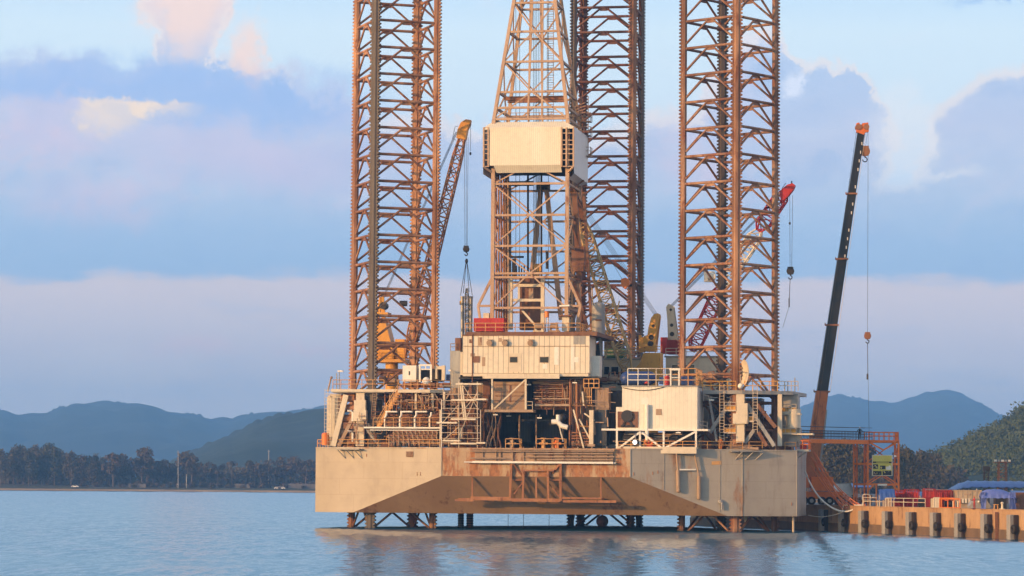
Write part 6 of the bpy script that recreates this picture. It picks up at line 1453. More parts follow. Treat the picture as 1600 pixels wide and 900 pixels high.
# cloth draped over things
def drape(mb, pts_top, zdown, seed, nx=26, ny=12, bulge=.35):
    """a tarp: ridge line pts_top (x, y, z), both sides hanging to zdown"""
    n = len(pts_top); vs_ = []
    for i in range(nx):
        f = i / (nx - 1) * (n - 1); k = min(int(f), n - 2); q = V(pts_top[k]).lerp(V(pts_top[k + 1]), f - k)
        for j in range(ny):
            t_ = j / (ny - 1) * 2 - 1; a_ = abs(t_); out_ = (1 if t_ > 0 else -1)
            drop = (a_ ** 1.7) * (q.z - zdown); sp = bulge * (4.2 * a_ - 1.4 * a_ * a_)
            nz = noise.noise(V((i * .42, j * .5, seed))) * .28 * (.3 + a_); nz2 = noise.noise(V((i * .9, j * .25, seed + 9))) * .16 * a_
            vs_.append((q.x + nz * .6, q.y + out_ * sp + nz + nz2, q.z - drop + nz * .5))
    mb.add(vs_, [(i * ny + j, (i + 1) * ny + j, (i + 1) * ny + j + 1, i * ny + j + 1) for i in range(nx - 1) for j in range(ny - 1)], True)
    th = len(vs_); mb.add([(x, y, z - .04) for x, y, z in vs_], [(i * ny + j + 1, (i + 1) * ny + j + 1, (i + 1) * ny + j, i * ny + j) for i in range(nx - 1) for j in range(ny - 1)], True)
g = MB(); Y = 412; a, b_ = WP(1372, 765, Y), WP(1397, 764, Y); drape(g, [a, (a.x * .5 + b_.x * .5, Y, a.z + .12), b_], gtop(1385, 781, Y), 3, 22, 12, .45)
g.single('blue_tarp', M_tarp, 'deep blue tarp draped over a load under the access tower', 'tarp', (a.x, Y, QZ), W0)
# posts below the tarp
g = thing('tarp_frame', 'pale posts holding the deep blue tarp under the tower', 'frame', ground_pt(1384, 412), W0); mb = MB()
for x in (1374, 1380, 1389, 1396): q = ground_pt(x, 411.6); mb.bar(q, V((q.x, q.y, gtop(x, 768, 412))), .14)
for x in (1374, 1389): q = ground_pt(x, 413); mb.bar(q, V((q.x, q.y, gtop(x, 768, 412))), .14)
mb.part('post', M_railpale, g)
# orange framed pump skid
a, b_ = ground_pt(1471, 394), ground_pt(1500, 394); zt = gtop(1485, 779.5, 394); g = thing('pump_skid', 'orange framed pump skid on the quay edge', 'pump skid', a, W0); mb = MB()
for u in (a.x, a.x * .66 + b_.x * .34, a.x * .33 + b_.x * .67, b_.x):
    for v_ in (394, 395.6): mb.bar((u, v_, QZ), (u, v_, zt), .13)
for v_ in (394, 395.6): mb.bar((a.x, v_, zt), (b_.x, v_, zt), .16); mb.bar((a.x, v_, QZ + .1), (b_.x, v_, QZ + .1), .16)
mb.part('frame', M_orange, g); mb = MB(); mb.box((a.x, 394, zt + .08), (b_.x * .7 + a.x * .3, 395.6, zt + .16)); mb.part('roof', M_orange, g)
mb = MB(); q = V((a.x + 1.0, 394.8, QZ + .6)); mb.tube(q - V((.5, 0, 0)), q + V((.5, 0, 0)), .4, 12); mb.part('motor', M_dark, g); mb = MB(); q = V((a.x + 1.9, 394.6, QZ + .5)); mb.box(q - V((.3, .3, .4)), q + V((.3, .3, .4))); mb.part('gearbox', M_tan, g)
for k in range(3): mb = MB(); q = V((b_.x - .25 - k * .3, 394.2, QZ)); mb.tube(q, q + V((0, 0, 1.0)), .11, 8); mb.part('cylinder', M_cream, g)
# beige container, grey hopper, canopies
def wbox(name, label, cat, x0, y0, x1, Y, dep, m_, ribs=0, roof=None, zb=QZ):
    a, b_ = WP(x0, y0, Y), WP(x1, y0, Y); zt = a.z; g = thing(name, label, cat, ((a.x + b_.x) / 2, Y + dep / 2, zb), W0)
    mb = MB(); mb.box((a.x, Y, zb), (b_.x, Y + dep, zt)); mb.part('body', m_, g)
    if ribs:
        mb = MB()
        for k in range(ribs + 1): u = a.x + (b_.x - a.x) * k / ribs; mb.box((u - .06, Y - .06, zb + .05), (u + .06, Y, zt - .05))
        mb.part('rib', m_, g)
    mb = MB(); mb.box((a.x - .1, Y - .1, zt + .002), (b_.x + .1, Y + dep + .1, zt + .12)); mb.part('roof', roof or m_, g)
    return g
bc = wbox('site_cabin', 'pale beige site cabin under the long blue canopy', 'cabin', 1496, 767, 1533, 406, 4, M_dusty, 5)
mb = MB(); qbox(mb, 1507, 771, 1516, 773.5, 405.9, .06); mb.part('window', M_tan, bc)
for k in range(4): mb = MB(); qbox(mb, 1498 + k * 5, 779, 1501 + k * 5, 786, 405.4, .4); mb.part('locker', M_wood, bc)
g = thing('hopper', 'grey sloping hopper beside the blue tent', 'hopper', ground_pt(1530, 382), W0); mb = MB(); Y = 382
o = [(WP(x, y, Y).x, WP(x, y, Y).z) for x, y in ((1521, 781), (1541, 780), (1549, 792), (1546, 794), (1516, 794), (1515, 790))]; mb.prism_v([(x, max(z, QZ + .02)) for x, z in o], Y, Y + 2.2); mb.part('shell', M_grey, g)
mb = MB(); qbox(mb, 1520, 779.5, 1542, 781, Y - .1, 2.4); mb.part('rim', M_steel, g)
for x in (1529.5, 1533.5): mb = MB(); q = WP(x, 784, Y - .05); mb.sphere(q, .16, 8); mb.part('lamp', M_white, g)
# long blue canopy with a curved roof on posts
g = thing('canopy_shelter', 'long dark blue curved canopy shelter behind the cabins', 'shelter', ground_pt(1550, 428), W0)
a, b_ = WP(1492, 767, 422), WP(1640, 768, 422); zt = gtop(1560, 752, 426); mb = MB(); n, k_ = 34, 9; vs_ = []
for i in range(n):
    x = a.x + (b_.x - a.x) * i / (n - 1); e = min(1, (i + .001) / 6)
    for j in range(k_):
        f = j / (k_ - 1); vs_.append((x + .9 * math.sin(f * math.pi) * 0, 422 + 8 * f, a.z + (zt - a.z) * math.sin(math.pi * (.08 + .84 * f)) ** .7 * (math.sqrt(e) * .92 + .08) + (.10 if i % 3 == 0 else 0)))
mb.add(vs_ + [(x, y, z - .08) for x, y, z in vs_], [(i * k_ + j, (i + 1) * k_ + j, (i + 1) * k_ + j + 1, i * k_ + j + 1) for i in range(n - 1) for j in range(k_ - 1)] + [(n * k_ + i * k_ + j + 1, n * k_ + (i + 1) * k_ + j + 1, n * k_ + (i + 1) * k_ + j, n * k_ + i * k_ + j) for i in range(n - 1) for j in range(k_ - 1)], True)
mb.part('roof', M_tarp, g)
for i in range(0, 6):
    for v_ in (422.2, 429.8): mb = MB(); x = a.x + .6 + (b_.x - a.x - .8) * i / 5; mb.tube((x, v_, QZ), (x, v_, a.z + .3), .09); mb.part('post', M_steel, g)
for x0, x1, y, Y, lab in ((1398, 1462, 770, 452, 'low flat blue roof beyond the red gas racks'), (1332, 1362, 757, 462, 'small dark blue roof behind the orange tower'), (1585, 1640, 769, 400, 'blue canopy flap at the right picture edge')):
    a, b_ = WP(x0, y, Y), WP(x1, y, Y); g = thing('canopy_shelter', lab, 'shelter', ((a.x + b_.x) / 2, Y + 2, QZ), W0)
    mb = MB(); mb.hexa([(a.x, Y, a.z - .5), (b_.x, Y, a.z - .5), (b_.x + .4, Y + 6, a.z + .1), (a.x + .4, Y + 6, a.z + .1), (a.x, Y, a.z - .4), (b_.x, Y, a.z - .4), (b_.x + .4, Y + 6, a.z + .2), (a.x + .4, Y + 6, a.z + .2)]); mb.part('roof', M_tarp, g)
    for u in (a.x + .3, b_.x - .3):
        mb = MB(); mb.tube((u, Y + .2, QZ), (u, Y + .2, a.z - .48), .08); mb.part('post', M_steel, g)
wbox('store_shed', 'pale grey shed far behind the hoses', 'shed', 1308, 756, 1334, 468, 5, M_white, 4, M_steel)
wbox('store_shed', 'long pinkish roofed shed beyond the red racks', 'shed', 1448, 766, 1492, 434, 5, M_redrack, 6, M_railpale)
wbox('steel_container', 'brown-grey steel container at the right picture edge', 'container', 1588, 771, 1650, 380, 3, M_brown, 8)
wbox('steel_container', 'dark container under the blue tent', 'container', 1556, 776, 1572, 390, 2, M_dark, 3)
# draped violet-blue tent on a frame
g = MB(); Y = 380; pts = [WP(x, y, Y) for x, y in ((1532, 770), (1540, 765), (1552, 764), (1566, 765), (1576, 769), (1583, 776), (1587, 786))]
drape(g, pts, gtop(1560, 778, Y), 8, 40, 14, .42)
tn = g.single('blue_tent', M_tarpv, 'crumpled violet-blue tarp tent on the quay edge, open at the front', 'tent', (pts[0].x, Y, QZ), W0)
for x0, x1, seed in ((1532, 1541, 1), (1577, 1587, 4)):
    mb = MB(); a, b_ = WP(x0, 772, Y - .9), WP(x1, 772, Y - .9); n = 12; m__ = 10
    vs_ = [(a.x + (b_.x - a.x) * i / n + .12 * noise.noise(V((i * .6, j * .3, seed))), Y - .95 + .30 * noise.noise(V((i * .7, j * .22, seed + 3))), gtop(x0, 769, Y) + (QZ + .1 - gtop(x0, 769, Y)) * j / m__) for i in range(n + 1) for j in range(m__ + 1)]
    q4 = [(i * (m__ + 1) + j, i * (m__ + 1) + j + 1, (i + 1) * (m__ + 1) + j + 1, (i + 1) * (m__ + 1) + j) for i in range(n) for j in range(m__)]
    mb.add(vs_ + [(x, y + .04, z) for x, y, z in vs_], q4 + [tuple(len(vs_) + k for k in f[::-1]) for f in q4], True); mb.part('side_flap', M_tarpv, tn)
g = thing('stool', 'orange plastic stool inside the blue tent', 'stool', ground_pt(1556, 379), W0); q = ground_pt(1556, 379); mb = MB(); mb.box(q + V((-.3, -.3, .6)), q + V((.3, .3, .68))); mb.part('seat', M_rail, g)
for dx in (-.24, .24):
    for dy in (-.24, .24): mb = MB(); mb.bar(q + V((dx, dy, 0)), q + V((dx * .8, dy * .8, .6)), .07); mb.part('leg', M_rail, g)
q = ground_pt(1566, 378.6); g = thing('bollard', 'pale mooring bollard before the blue tent', 'bollard', q, W0); mb = MB(); mb.tube(q, q + V((0, 0, .16)), .38, 14); mb.tube(q + V((0, 0, .16)), q + V((0, 0, .8)), .16, 12, .13); mb.sphere(q + V((0, 0, .85)), .22, 12, .7); mb.part('post', M_cream, g)
# two lattice light masts on the slope
for x, y0, y1, Y, lab, arms in ((1566, 722, 764, 520, 'brown lattice light mast with a row of lamps behind the canopy', True), (1541, 733, 764, 530, 'short dark lattice mast left of the lamp mast', False)):
    a, b_ = WP(x, y1, Y), WP(x, y0, Y); a.z = QZ; g = thing('light_mast', lab, 'light mast', a, W0); wd = .75 if arms else .45
    for dx in (-wd, wd):
        for dy in (-wd, wd): mb = MB(); mb.bar(a + V((dx, dy, 0)), b_ + V((dx * .8, dy * .8, 0)), .16); mb.part('leg', M_brown if arms else M_dark, g)
    mb = MB(); n = 8
    for k in range(n):
        p0, p1 = a.lerp(b_, k / n), a.lerp(b_, (k + 1) / n)
        mb.bar(p0 + V((-wd, -wd, 0)), p1 + V((wd, -wd, 0)), .1); mb.bar(p0 + V((-wd, wd, 0)), p1 + V((-wd, -wd, 0)), .1); mb.bar(p1 + V((-wd, -wd, 0)), p1 + V((wd, -wd, 0)), .12); mb.bar(p1 + V((wd, -wd, 0)), p1 + V((wd, wd, 0)), .12)
    mb.part('lattice', M_brown if arms else M_dark, g)
    if arms:
        mb = MB(); mb.box(b_ + V((-1.4, -.5, -.12)), b_ + V((1.4, .5, .0))); mb.part('lamp_deck', M_brown, g)
        for k in range(5): mb = MB(); c_ = b_ + V((-1.25 + k * .6, -.55, .25)); mb.box(c_ - V((.2, .12, .16)), c_ + V((.2, .12, .16))); mb.part('lamp', M_white if k % 2 == 0 else M_steel, g)
    else: mb = MB(); mb.box(b_ + V((-.6, -.5, -.3)), b_ + V((.6, .5, .5))); mb.part('head', M_dark, g)

# ------------------------------------------------------------------ access tower, gangway, sign
YT = 432.0
tw = thing('access_tower', 'bright orange steel access tower with a yellow notice board on it', 'tower', ground_pt(1380, YT + 3), W0)
x0, x1, x2 = WP(1356, 740, YT).x, WP(1404, 740, YT).x, WP(1338, 740, YT + 4).x
zt = gtop(1380, 690, YT); zm1, zm2 = gtop(1380, 725, YT), gtop(1380, 757, YT); DPT = 4.2
cor = [(x0, YT), (x1, YT), (x1, YT + DPT), (x0, YT + DPT), (x2, YT + 3.2), (x0 - 1.9, YT + 1.2)]
for i, (x, y) in enumerate(cor): mb = MB(); mb.bar((x, y, QZ), (x, y, zt), .24 if i < 4 else .18); mb.part('column', M_orange, tw)
def tx(a, b_, za, zb, w_=.15): mb = MB(); mb.bar((*a, za), (*b_, zb), w_); return mb.part('brace', M_orange, tw)
def tg(a, b_, z, w_=.2): mb = MB(); mb.bar((*a, z), (*b_, z), w_, .28); return mb.part('girder', M_orange, tw)
for z in (zt, zm1, zm2):
    for i in range(4): tg(cor[i], cor[(i + 1) % 4], z, .22)
    tg(cor[4], cor[5], z, .15); tg(cor[5], cor[0], z, .15); tg(cor[4], cor[3], z, .15)
mA = ((x0 + x1) / 2, YT)
tx(cor[0], mA, zt, zm1 + 2.0, .22); tx(cor[1], mA, zt, zm1 + 2.0, .22)
for i in (1, 2, 3): tx(cor[i], cor[(i + 1) % 4], zt, zm1); tx(cor[(i + 1) % 4], cor[i], zt, zm1); tx(cor[i], cor[(i + 1) % 4], zm1, zm2); tx(cor[(i + 1) % 4], cor[i], zm1, zm2)
tx(cor[0], mA, zm2, zm2 + 1.4); tx(cor[1], mA, zm2, zm2 + 1.4)
for a, b_ in ((zt, zm1), (zm1, zm2), (zm2, QZ)): tx(cor[4], cor[5], a, b_, .12); tx(cor[5], cor[4], a, b_, .12)
tx((x0 + 1.2, YT), (x0 + 1.2, YT), zm2, QZ, .2)
for u, s_ in ((x0, 1), (x1, -1)): tx((u, YT), (u + s_ * .9, YT), zm2 - .9, zm2, .2)
mb = MB(); mb.box((x0 - .2, YT - .2, zt + .12), (x1 + .2, YT + DPT + .2, zt + .2)); mb.part('deck', M_orange, tw)
for a, b_ in (((x0 + .1, YT), (x1, YT)), ((x1, YT), (x1, YT + DPT)), ((x1, YT + DPT), (x0, YT + DPT))):
    mb = MB(); mb.rail([(*a, zt + .2), (*b_, zt + .2)], 1.15, .75, .05); mb.part('railing', M_orange, tw)
sb = thing('notice_board', 'square yellow notice board with dark pictures on the orange tower', 'sign', (WP(1378, 745, YT).x, YT - .3, zm2), W0)
a, b_, c_, d = rect(1362.5, 711, 1394.5, 743.5, YT - .35, W0)
M_sign = mat('yellow notice print', (.62, .55, .12), (.58, .50, .10), .8, .5)
mb = MB(); mb.box((a, YT - .35, c_), (b_, YT - .28, d)); mb.part('board', M_wood, sb)
mb = MB(); mb.box((a + .12, YT - .362, c_ + .12), (b_ - .12, YT - .352, d - .1)); mb.part('print', M_sign, sb)
def sgn(x0_, y0_, x1_, y1_, m_, nm): mb = MB(); e, f, g_, h_ = rect(x0_, y0_, x1_, y1_, YT - .375, W0); mb.box((e, YT - .375, g_), (f, YT - .364, h_)); return mb.part(nm, m_, sb)
sgn(1363.8, 721.2, 1393.2, 723.6, M_dark, 'title_band'); 
sgn(1369, 721.9, 1389, 722.9, M_sign, 'title_lettering').location = (0, -.014, 0)
for r4 in ((1364.2, 725.5, 1372, 732.5), (1375, 727.5, 1383.5, 733.3), (1364.2, 736, 1377.5, 742.5), (1379, 735.5, 1393, 742.5)):
    sgn(*r4, M_dark, 'picture')
    for k in range(4):
        xx = rnd.uniform(r4[0], r4[2] - 3); yy = rnd.uniform(r4[1], r4[3] - 2); sgn(xx, yy, xx + rnd.uniform(1, 3), yy + rnd.uniform(.6, 1.8), (M_tan, M_wood, M_grey, M_sign)[k], 'picture_patch').location = (0, -.012 - .002 * k, 0)
sgn(1384.5, 729, 1392, 734, M_white, 'picture'); sgn(1388.5, 727.5, 1391.5, 731, M_white, 'picture').location = (0, -.006, 0)
pl = MB(); e, f, g_, h_ = rect(1371.5, 756, 1386, 759, YT - .3, W0); pl.box((e, YT - .3, g_), (f, YT - .22, h_)); pl.single('name_plate', M_white, 'small white plate on the lower orange tower girder', 'plate', (e, YT - .3, g_), W0)
pl = MB(); e, f, g_, h_ = rect(1397, 711.5, 1400.5, 714, YT - .3, W0); pl.box((e, YT - .3, g_), (f, YT - .22, h_)); pl.single('name_plate', M_white, 'tiny white plate right of the yellow notice board', 'plate', (e, YT - .3, g_), W0)
# gangway from the rig to the tower
gw = thing('gangway', 'orange beamed gangway with dark handrails between rig and tower', 'gangway', (WP(1300, 690, YT).x, YT, zt), W0)
ga, gb = WP(1243, 685.5, 424), WP(1357, 686, YT + 1); ga.z = gb.z = zt + .2
mb = MB(); mb.bar(ga, gb, 1.4, .12); mb.part('deck', M_steel, gw)
sdv = (gb - ga).normalized(); nv_ = V((-sdv.y, sdv.x, 0)) * .72
for s_ in (1, -1):
    mb = MB(); mb.bar(ga + nv_ * s_ - V((0, 0, .3)), gb + nv_ * s_ - V((0, 0, .3)), .18, .55); mb.part('side_beam', M_orange, gw)
    mb = MB(); mb.rail([ga + nv_ * s_, gb + nv_ * s_], 1.2, .55, .04, (.35, .7)); mb.tube(ga + nv_ * s_ + V((0, 0, 1.75)), gb + nv_ * s_ + V((0, 0, 1.75)), .03, 5); mb.part('handrail', M_shade, gw)
lp_ = P(1266, 690, 22); 
lg = thing('landing_stage', 'small orange railed landing at the rig hull right corner', 'landing', P(1256, 702, 11)); mb = MB(); qa, qb = P(1244, 702, 10), P(1264, 702, 10); mb.box((qa.x, 10, qa.z - .3), (qb.x, 13, qa.z)); mb.bar((qa.x, 11, qa.z - 1.3), (qb.x - .4, 11, qa.z - .3), .15); mb.part('floor', M_steel, lg)
mb = MB(); mb.rail([V((qa.x, 10.1, qa.z)), V((qb.x, 10.1, qa.z)), V((qb.x, 13, qa.z))], 1.2, .8, .07); mb.part('railing', M_orange, lg)
mb = MB(); mb.box((qa.x + .5, 10.6, qa.z), (qb.x - .4, 11.2, qa.z + .8)); mb.single('fire_box', M_red, 'red fire box on the small orange landing', 'box', (qa.x, 11, qa.z))
# hoses: orange bundle and the single white one
def hose(label, pa, pb, sag, r, m_, skew=0.0, name='orange_hose', group=None):
    pts = []
    for i in range(25):
        f = i / 24; q = pa.lerp(pb, f); q.z -= sag * 4 * f * (1 - f) * (1 + skew * (f - .5)); q.x += .12 * math.sin(f * 9 + sag); pts.append(q)
    pts = [V((p.x, p.y, max(p.z, QZ + .16) if f_ > 20 else p.z)) for f_, p in enumerate(pts)]
    mb = MB(); mb.path(pts, r, 7); return mb.single(name, m_, label, 'hose', pts[0], W0, group=group)
for k in range(9):
    pa = WP(1266 + (k % 4) * 3.0, 700 + k * 3.4, 426 + k * .3); pb = WP(1349 + (k % 5) * 1.2, 783, 421 + (k % 3) * .5); pb.z = QZ + .16 + .06 * (k % 3)
    hose('orange hose sagging from rig to quay in the thick bundle', pa, pb, (1.2, 2.6, 1.7, 3.0, 2.1, 2.8, 1.4, 3.3, 2.3)[k], .07, M_hose, .9, 'orange_hose', 'orange hoses between rig and quay')
wa, wb = WP(1257.5, 736, 424), WP(1349, 789, 421); wb.z = QZ + .2
hose('single white hose drooping below the orange bundle', wa, wb, 2.95, .12, M_whose, -.3, 'white_hose')
hose('slack grey mooring rope low over the shaded water', WP(1262, 805, 424), WP(1325, 795, 422), .6, .05, M_railpale, 0, 'mooring_rope')
mf = thing('hose_manifold', 'grey pipe manifold where the orange hoses land', 'manifold', ground_pt(1330, 438), W0)
for k in range(9):
    mb = MB(); p0 = ground_pt(1312 + k * 3.2, 438 + (k % 3)); p1 = p0 + V((.2, 0, 1.3 - .05 * k)); mb.tube(p0, p1, .13, 8); mb.tube(p1 + V((-.5, 0, -.2)), p1 + V((.6, 0, -.25)), .12, 8); mb.tube(p1, p1 + V((0, 0, .2)), .22, 10); mb.part('valve', M_steel if k % 2 else M_rusty, mf)
hr = thing('hose_guide', 'pale pipe hoop holding the hoses at the quay edge', 'frame', ground_pt(1354, 419), W0); q = ground_pt(1354, 419); mb = MB(); mb.path([q + V((-.5, 0, 0)), q + V((-.5, 0, 1.5)), q + V((-.35, 0, 1.7)), q + V((.35, 0, 1.7)), q + V((.5, 0, 1.5)), q + V((.5, 0, 0))], .08, 7); mb.tube(q + V((-.5, 0, .9)), q + V((.5, 0, .9)), .06); mb.part('hoop', M_railpale, hr)
random.seed(9)
for k in range(12):
    p0 = ground_pt(1300 + k * 5.5, 452 + 2 * (k % 4)); w_ = rnd.uniform(.5, 1.1); h_ = rnd.uniform(.6, 1.6); g = thing('pipe_fitting', 'rusty pipe fitting in the heap behind the hoses', 'fitting', p0, W0, 'pipe fittings heaped behind the hoses')
    mb = MB(); mb.tube(p0 + V((0, 0, .0)), p0 + V((0, 0, h_)), .16, 9); mb.part('pipe', (M_grey, M_rusty, M_brown)[k % 3], g); mb = MB(); mb.tube(p0 + V((-w_, 0, h_ * .7)), p0 + V((w_, .2, h_ * .6)), .14, 9); mb.tube(p0 + V((0, 0, h_ * .95)), p0 + V((0, 0, h_ * 1.05)), .26, 10); mb.part('flange', (M_brown, M_grey, M_rusty)[k % 3], g)

# ------------------------------------------------------------------ people
def person(label, base, frame, face, pose, m_top, m_leg, m_hat, h=1.74, item=None):
    """one skinned body; pose gives hand and elbow positions as fractions of height in body axes (x right, y forward, z up)"""
    Z = lambda x, y, z: (x * h, y * h, z * h)
    J = {'hip': (0, 0, .52), 'waist': (0, .0, .60), 'chest': (0, .012, .74), 'neck': (0, 0, .845), 'head0': (0, .01, .88), 'head1': (0, .015, .945),
         'shl': (-.105, 0, .80), 'shr': (.105, 0, .80), 'hl': (-.055, 0, .50), 'hr': (.055, 0, .50), 'kl': (-.07, .01, .275), 'kr': (.07, .01, .275), 'al': (-.075, -.015, .045), 'ar': (.075, -.015, .045), 'tl': (-.085, .09, .022), 'tr': (.085, .09, .022),
         'el': (-.15, -.01, .635), 'er': (.15, -.01, .635), 'wl': (-.155, .04, .49), 'wr': (.155, .04, .49), 'pl': (-.157, .055, .445), 'pr': (.157, .055, .445)}
    J.update(pose)
    RADI = {'hip': .075, 'waist': .068, 'chest': .082, 'neck': .032, 'head0': .045, 'head1': .052, 'shl': .042, 'shr': .042, 'hl': .056, 'hr': .056, 'kl': .038, 'kr': .038, 'al': .027, 'ar': .027, 'tl': .022, 'tr': .022, 'el': .029, 'er': .029, 'wl': .02, 'wr': .02, 'pl': .022, 'pr': .022}
    names = list(J); E = [('hip', 'waist'), ('waist', 'chest'), ('chest', 'neck'), ('neck', 'head0'), ('head0', 'head1'), ('chest', 'shl'), ('chest', 'shr'), ('hip', 'hl'), ('hip', 'hr'), ('hl', 'kl'), ('hr', 'kr'), ('kl', 'al'), ('kr', 'ar'), ('al', 'tl'), ('ar', 'tr'), ('shl', 'el'), ('shr', 'er'), ('el', 'wl'), ('er', 'wr'), ('wl', 'pl'), ('wr', 'pr')]
    vv = [Z(*J[n]) for n in names]; rr = [RADI[n] * h for n in names]; ee = [(names.index(a), names.index(b_)) for a, b_ in E]
    for s_ in ('l', 'r'):                    # five short fingers from each palm
        pw, ww = V(Z(*J['p' + s_])), V(Z(*J['w' + s_])); d = (pw - ww).normalized(); sdn = d.cross(V((0, 1, 0))).normalized() if abs(d.y) < .9 else V((1, 0, 0))
        for k, (o, ln) in enumerate(((-.016, .05), (-.005, .058), (.006, .055), (.016, .045), (.026, .03))):
            vv.append(tuple(pw + sdn * o * h + d * ln * h * (.5 if k < 4 else .2) + V((0, .012 * h, 0)))); rr.append(.0052 * h); ee.append((names.index('p' + s_), len(vv) - 1))
    me = bpy.data.meshes.new('person'); me.from_pydata(vv, ee, []); o = bpy.data.objects.new('person_tmp', me); col.objects.link(o)
    md = o.modifiers.new('skin', 'SKIN'); md.use_smooth_shade = True
    for i, r_ in enumerate(rr): me.skin_vertices[0].data[i].radius = (r_, r_ * (.8 if names[i:i + 1] in (['chest'], ['waist'], ['hip']) else 1)); me.skin_vertices[0].data[i].use_root = i == 0
    o.modifiers.new('sub', 'SUBSURF').levels = 1
    dg = bpy.context.evaluated_depsgraph_get(); em = bpy.data.meshes.new_from_object(o.evaluated_get(dg)); bpy.data.objects.remove(o)
    em.name = 'person'
    for m_ in (m_leg, m_top, M_skin, M_dark): em.materials.append(m_)
    for p in em.polygons:
        c_ = p.center / h; ay = abs(c_.x)
        p.material_index = 3 if c_.z < .05 else 0 if (c_.z < .53 and ay < .12) else 2 if (c_.z > .855 and ay < .1) else 1
        for hd in ('pl', 'pr', 'wl', 'wr'):
            if (c_ - V(J[hd])).length < .035: p.material_index = 2
        p.use_smooth = True
    ob = bpy.data.objects.new('person', em); col.objects.link(ob)
    ob.matrix_world = frame.M @ Matrix.Translation(V(base)) @ Matrix.Rotation(face, 4, 'Z'); BASE[ob.name] = V((0, 0, 0)); _tag(ob, label, 'person')
    mb = MB(); c_ = V(Z(0, .018, .955)); mb.sphere(c_ + V((0, 0, .012 * h)), .062 * h, 14, .85); mb.tube(c_ + V((0, .01 * h, -.004 * h)), c_ + V((0, .01 * h, .006 * h)), .075 * h, 14); mb.part('helmet', m_hat, ob)
    mb = MB(); f_ = V(Z(0, .062, .912)); mb.sphere(f_, .012 * h, 6, 1.3); mb.part('nose', M_skin, ob)
    for s_ in (-1, 1): mb = MB(); mb.sphere(V(Z(s_ * .018, .058, .924)), .006 * h, 6); mb.part('eye', M_dark, ob)
    mb = MB(); mb.bar(V(Z(-.014, .058, .892)), V(Z(.014, .058, .892)), .006 * h); mb.part('mouth', M_redrack, ob)
    for s_ in (-1, 1): mb = MB(); mb.sphere(V(Z(s_ * .052, .0, .918)), .011 * h, 6, 1.4); mb.part('ear', M_skin, ob)
    return ob
akimbo = {'el': (-.205, -.05, .66), 'er': (.205, -.05, .66), 'wl': (-.10, .03, .565), 'wr': (.10, .03, .565), 'pl': (-.075, .05, .55), 'pr': (.075, .05, .55)}
pb_ = WP(1344, 690, YT - .4); gq = ga.lerp(gb, .9); person('man in dark clothes standing hands on hips on the gangway', (pb_.x, gq.y, zt + .27), W0, RAD(175), akimbo, M_navy, M_navy, M_hat, 1.8)
reach = {'el': (-.14, .09, .68), 'er': (.14, .09, .68), 'wl': (-.09, .20, .66), 'wr': (.09, .20, .66), 'pl': (-.08, .235, .66), 'pr': (.08, .235, .66)}
q = P(1126, 704, 5.9); person('worker in orange overalls with yellow helmet at the right deck rail', (q.x, 5.9, DK + .01), RG, RAD(150), reach, M_overall, M_overall, M_yhat, 1.72)
q = P(1136, 704, 6.2); person('dark dressed worker with white helmet beside the orange overalls worker', (q.x, 6.2, DK + .01), RG, RAD(205), {}, M_navy, M_navy, M_hat, 1.76)
q = ground_pt(1521.5, 380); person('worker in red clothes standing by the grey hopper on the quay', (q.x, 379.5, QZ + .01), W0, RAD(120), reach, M_red, M_redrack, M_overall, 1.66)
